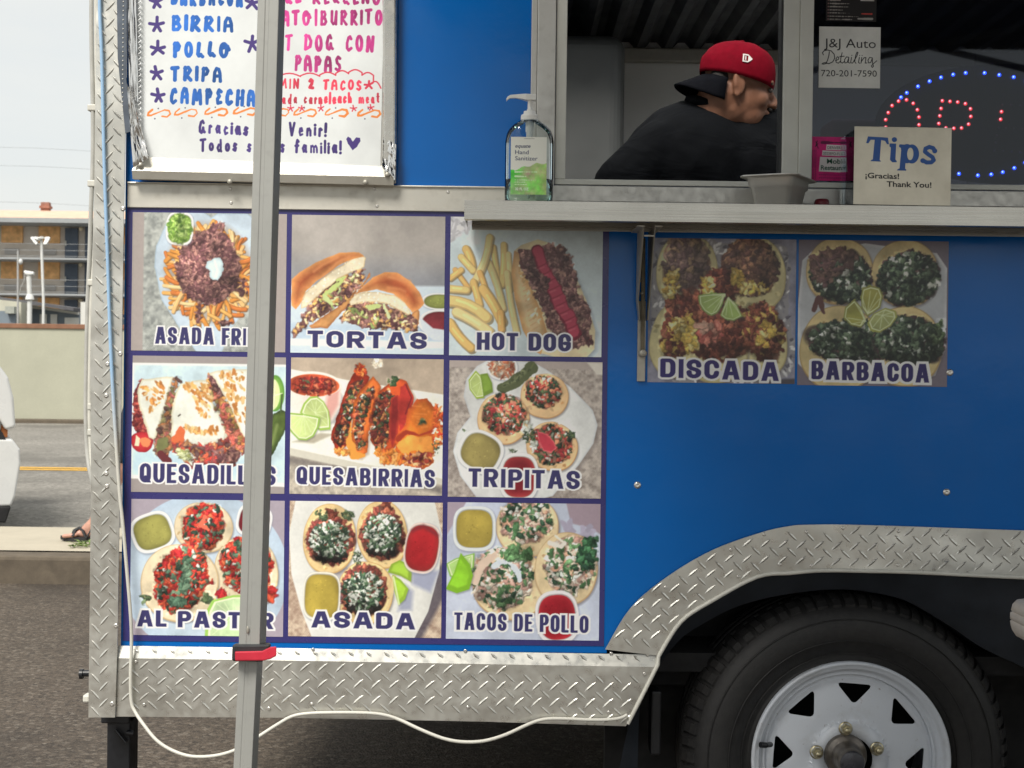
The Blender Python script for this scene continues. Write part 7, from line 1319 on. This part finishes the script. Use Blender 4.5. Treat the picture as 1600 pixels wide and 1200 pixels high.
# ------------------------------------------------------------------ barrier wall across the road
wy = 23.72; px2m = (wy-CAM_Y)/FPX
wtop, wbase, wcap = P(70, 513.5, wy).z, P(70, 670, wy).z-.05, P(70, 506, wy).z
wl = tag(empty('barrier_wall', (-8, wy, .06)), 'long pale concrete wall across the road with a rust brown coping', 'wall')
b = MB(); b.box(-70, wy, .0, 70, wy+.35, wtop); b.build('wall_body', MAT['wallc'], wl)
b = MB(); b.box(-70, wy-.03, wtop, 70, wy+.38, wtop+(wcap-wtop)*1.0); b.build('coping', concrete('rusty_coping', (.30, .15, .09), 3, .4), wl, .01)
b = MB(); b.box(-70, wy-.32, .02, 70, wy-.001, .13); tag(b.build('gutter', MAT['kerbface'], bevel=.02), kind='structure')
# ------------------------------------------------------------------ two storey building with boarded windows
my = 46.; m2 = (my-CAM_Y)/FPX
def MZ(py): return P(60, py, my).z
def MX(px): return P(px, 400, my).x
mot = tag(empty('motel', (MX(60), my, 0)), 'grey motel across the road with boarded windows and blue doors', 'building')
ml, mr = MX(-360), MX(560)
MW = simple('motel_stucco', (.62, .56, .49, 1), .85, 0, .06, 3); MWN = simple('boarding_plywood', (.80, .46, .20, 1), .8, 0, .25, 5); MD = simple('slate_blue_door', (.075, .10, .14, 1), .5, 0, .1, 4)
MR = simple('tan_roof', (.66, .46, .34, 1), .85, 0, .12, 3); MG = simple('grey_trim', (.34, .36, .37, 1), .6, 0, .08, 4); MV = simple('vent_grille', (.42, .40, .38, 1), .7, 0, .1, 4)
b = MB(); b.box(ml, my+1.3, -1, mr, my+10, MZ(347)); b.build('wall', MW, mot)
b = MB(); e0, e1 = MZ(348), MZ(341); b.box(ml-.3, my-.1, e0, mr+.3, my+11, e1); b.build('eaves', MG, mot)
b = MB(); b.add([(ml-.3, my-.1, e1+.003), (mr+.3, my-.1, e1+.003), (mr+.3, my+5.5, P(60, 329, my+5.5).z), (ml-.3, my+5.5, P(60, 329, my+5.5).z), (ml-.3, my+11, e1+.003), (mr+.3, my+11, e1+.003)], [(0,1,2,3), (3,2,5,4)]); b.build('roof', MR, mot)
for zt_ in (404, 460, 516):
    b = MB(); b.box(ml, my-.05, MZ(zt_+1.5), mr, my+1.3, MZ(zt_-1.5)); b.build('walkway', MG, mot)
b = MB(); 
for zt_ in (404, 460):
    for f_ in (23, 13, 4): b.tube([(ml, my, MZ(zt_-f_)), (mr, my, MZ(zt_-f_))], .007, 6)
b.build('railing', MG, mot)
def wall_y(px): return P(px, 400, my+1.3).x
for base in (404, 460, 516):
    def z_(o): return P(60, base+o, my+1.3).z
    for k in range(-3, 4):
        o_ = k*57*3-0
        for wx in (3, 61): b = MB(); b.box(wall_y(wx+o_), my+1.22, z_(-24), wall_y(wx+o_+33), my+1.31, z_(-51)); b.build('boarded_window', MWN, mot)
        for vx in (8, 66): b = MB(); b.box(wall_y(vx+o_), my+1.24, z_(-6), wall_y(vx+o_+22), my+1.31, z_(-15)); b.build('vent', MV, mot)
        b = MB(); b.box(wall_y(102.5+o_), my+1.2, z_(-1), wall_y(122.5+o_), my+1.31, z_(-48)); d_ = b.build('door', MD, mot)
        b = MB(); b.box(wall_y(103.5+o_), my+1.14, z_(-20), wall_y(105+o_), my+1.2, z_(-28)); b.build('handle', MAT['cord'], d_)
        b = MB(); b.ell((wall_y(127.5+o_), my+1.2, z_(-47)), (.07, .07, .075), 10, 6); b.build('wall_lamp', simple('warm_lamp', (.8, .7, .5, 1), .4) if 'warm_lamp' not in D.materials else D.materials['warm_lamp'], mot)
        b = MB(); b.box(wall_y(134+o_), my+1.18, z_(-1), wall_y(152+o_), my+1.30, z_(-54)); b.build('passage', MD, mot)
ch_ = MB(); cx3 = P(72, 325, my+5.5).x; cz = lambda py: P(72, py, my+5.5).z
ch_.box(cx3-.15, my+5.35, cz(334), cx3+.15, my+5.6, cz(316.5)); ch_.box(cx3-.19, my+5.3, cz(326), cx3+.19, my+5.65, cz(322)); ch_.build('chimney', simple('brick_flue', (.30, .13, .09, 1), .8, 0, .2, 9), mot)
# low blue-grey house in front of it
hy = 34.
def HPx(px, py, y=hy): return P(px, py, y)
hs = tag(empty('small_house', (HPx(80, 505).x, hy, 0)), 'low slate blue clad building with white trim behind the wall', 'building')
SL = simple('slate_cladding', (.19, .23, .27, 1), .7, 0, .1, 3); WT = simple('white_trim', (.66, .66, .62, 1), .6, 0, .05, 5); SH = simple('dark_shingle', (.10, .10, .11, 1), .8, 0, .2, 9)
b = MB(); b.prism([(HPx(36, 480).x, HPx(36, 480).z), (HPx(124, 490).x, HPx(124, 490).z), (HPx(124, 490).x, .0), (HPx(36, 480).x, .0)], hy, hy+5); b.build('wall', SL, hs)
for i in range(9):
    b = MB(); z = HPx(36, 484+i*3.4).z; b.box(HPx(37, 490).x, hy-.012, z-.008, HPx(124, 490).x, hy-.001, z+.008); b.build('clapboard', SL, hs)
b = MB(); b.prism([(HPx(-60, 456).x, HPx(-60, 456).z), (HPx(30, 468).x, HPx(30, 468).z), (HPx(124, 482).x, HPx(124, 482).z), (HPx(124, 487).x, HPx(124, 487).z), (HPx(30, 473).x, HPx(30, 473).z), (HPx(-60, 461).x, HPx(-60, 461).z)], hy-.5, hy+5.5); b.build('roof', SH, hs)
b = MB(); b.prism([(HPx(37, 475).x, HPx(37, 475).z), (HPx(124, 488).x, HPx(124, 488).z), (HPx(124, 492).x, HPx(124, 492).z), (HPx(37, 479).x, HPx(37, 479).z)], hy-.12, hy-.01); b.build('fascia', WT, hs)
for x0_, x1_ in ((63, 74), (80, 90), (102, 124)): b = MB(); b.box(HPx(x0_, 500).x, hy-.06, HPx(80, 512).z, HPx(x1_, 500).x, hy-.02, HPx(80, 491 if x0_ < 100 else 496).z); b.build('window', WT, hs)
h2 = tag(empty('shed', (HPx(0, 500, 33).x, 33., 0)), 'cream walled shed with grey roof at the left edge behind the wall', 'shed')
b = MB(); b.prism([(P(-60, 462, 33).x, P(-60, 462, 33).z), (P(33, 472, 33).x, P(33, 472, 33).z), (P(33, 472, 33).x, 0), (P(-60, 472, 33).x, 0)], 33., 33.6); b.build('wall', simple('cream_wall', (.50, .49, .40, 1), .8, 0, .06, 4), h2)
b = MB(); b.box(P(-60, 500, 32.9).x, 32.9, 0, P(24, 500, 32.9).x, 32.98, P(20, 486, 32.9).z); b.build('lower_wall', SL, h2)
b = MB(); b.box(P(10, 490, 32.8).x, 32.7, P(20, 490, 32.8).z, P(24, 490, 32.8).x, 32.89, P(20, 479, 32.8).z); b.build('meter_box', simple('green_grey_box', (.36, .38, .34, 1)), h2)
b = MB(); b.box(P(126, 480, 32).x, 32., 0, P(170, 480, 32).x, 33, P(140, 472, 32).z); tag(b.build('white_shed', WT), 'small white box-like shed behind the hanging cables', 'shed')
# floodlight mast, service pole and gooseneck vent
fy = 30.
ms = tag(empty('floodlight_mast', (P(68, 470, fy).x, fy, 0)), 'white mast with a fan of floodlights before the motel', 'floodlight')
pw = simple('white_mast_paint', (.68, .69, .67, 1), .5, 0, .05, 6)
b = MB(); b.tube([(P(68.5, 480, fy).x, fy, 0), P(68, 470, fy), P(64.5, 374, fy)], .032, 10); b.build('pole', pw, ms)
for x0_, x1_, y1_ in ((50, 58.5, 382), (56, 61, 374), (65, 65, 371), (74, 69.5, 383), (77, 71, 382)):
    b = MB(); b.beam(P(x0_, 371.5, fy), P(x1_, y1_, fy-.1), .05, .07); b.build('floodlight', pw, ms)
b = MB(); b.beam(P(51, 371, fy), P(76, 372, fy), .03, .03, (0,0,1)); b.build('crossarm', pw, ms)
sp = tag(empty('service_pole', (P(29, 490, 31).x, 31., 0)), 'thin grey service pole with a small lamp and bent cable', 'pole')
b = MB(); b.tube([(P(29, 500, 31).x, 31., 0), P(28, 392, 31)], .024, 8); b.build('pole', simple('galvanised', (.46, .46, .45, 1), .5, .3), sp)
b = MB(); b.ell(P(32.5, 409, 31), (.045, .06, .07), 10, 8); b.build('lamp_head', pw, sp)
b = MB(); b.tube(smooth_path([P(30, 459, 31), P(33, 448, 31), P(38, 438, 31), P(38, 428, 31)]), .009, 6); b.build('cable', MAT['greycable'], sp)
gv = tag(empty('vent_pipe', (P(46, 465, 30.5).x, 30.5, 0)), 'stubby white gooseneck vent pipe with cone base between two poles', 'vent')
b = MB(); b.tube([(P(46, 468, 30.5).x, 30.5, P(46, 470, 30.5).z-2.), P(46.5, 464, 30.5), P(45, 432, 30.5)], .055, 12); b.build('pipe', pw, gv)
b = MB(); b.tube([P(38, 424, 30.5), P(42, 427, 30.5), P(47, 428, 30.5), P(53, 427.5, 30.5)], [.03, .06, .06, .04], 12); b.build('hood', pw, gv)
b = MB(); b.tube([P(46.5, 468, 30.5), P(46.5, 463, 30.5), P(46.2, 460, 30.5)], [.10, .085, .06], 14); b.build('cone_base', pw, gv)
# overhead wires
wm = simple('wire', (.25, .26, .26, 1), .6)
for i, (ya, yb2, lb) in enumerate(((228, 235, 'highest'), (257, 263, 'middle'), (313, 321, 'lowest'))):
    b = MB(); b.tube(smooth_path([P(-900, ya-30, 40), P(-200, ya-3, 40), P(60, (ya+yb2)/2, 40), P(400, yb2+8, 40), P(1500, yb2-10, 40)]), .004, 6); tag(b.build('overhead_wire', wm), f'thin {lb} overhead wire crossing the pale sky', 'wire', 'overhead wires')
# ------------------------------------------------------------------ white vehicle nosing in at the left edge
vy = 6.35; V = lambda px, py: P(px, py, vy)
veh = tag(empty('parked_pickup', (V(32, 800).x, vy, .07)), 'white pickup nosing into the left edge of the street', 'pickup')
PWH = simple('white_car_paint', (.62, .63, .62, 1), .3, 0, .03, 6); k_v = (vy-CAM_Y)/FPX
def vprism(name, pts, y0, y1, mat, bev=.03, par=veh): b = MB(); b.prism([(V(x, y).x, V(x, y).z) for x, y in pts], y0, y1); return b.build(name, mat, par, bev, 4)
vprism('body', [(-1300, 560), (-1280, 480), (-760, 480), (-700, 350), (-420, 350), (-330, 470), (-60, 500), (-6, 560), (14, 590), (22, 622), (25, 668), (10, 672), (-8, 640), (-20, 700), (-20, 780), (-1300, 780)], vy, vy+1.75, PWH, .02)
vprism('bumper', [(-20, 684), (20, 686), (31, 702), (32, 725), (24, 775), (18, 790), (-20, 790)], vy-.01, vy+1.76, PWH, .015)
vprism('bumper_lip', [(-24, 788), (18, 791), (10, 816), (-24, 812)], vy-.012, vy+1.762, MAT['dark'], .01)
b = MB(); b.box(V(4, 670).x, vy+.08, V(4, 684).z, V(14, 670).x, vy+.32, V(4, 664).z); b.build('indicator', simple('amber_lens', (.45, .16, .05, 1), .2), veh, .006)
for wx in (-140, -1060):
    for yy in (vy+.02, vy+1.5):
        q_ = Matrix.Translation((V(wx, 760).x, yy, .42)) @ Matrix.Rotation(math.radians(90), 4, 'X'); b = MB(); b.lathe([(.20, .0), (.34, .01), (.36, -.02), (.36, -.2), (.2, -.22)], 40, q_); w_ = b.build('wheel', MAT['rubber'], veh)
        b = MB(); b.lathe([(.20, .0), (.17, -.03), (.05, .0), (.0001, .0)], 32, q_); b.build('rim', MAT['alu'], w_)
vprism('side_window', [(-690, 362), (-430, 362), (-360, 462), (-740, 462)], vy-.004, vy+.01, MAT['black'], 0)
vprism('wheel_arch', [(-235, 770), (-235, 700), (-190, 650), (-140, 635), (-90, 650), (-40, 700), (-16, 790), (-10, 690), (-14, 650), (6, 676), (12, 690), (12, 770), (-16, 800)], vy-.006, vy+.02, MAT['dark'], 0)

veh.rotation_euler = (0, 0, math.radians(21))
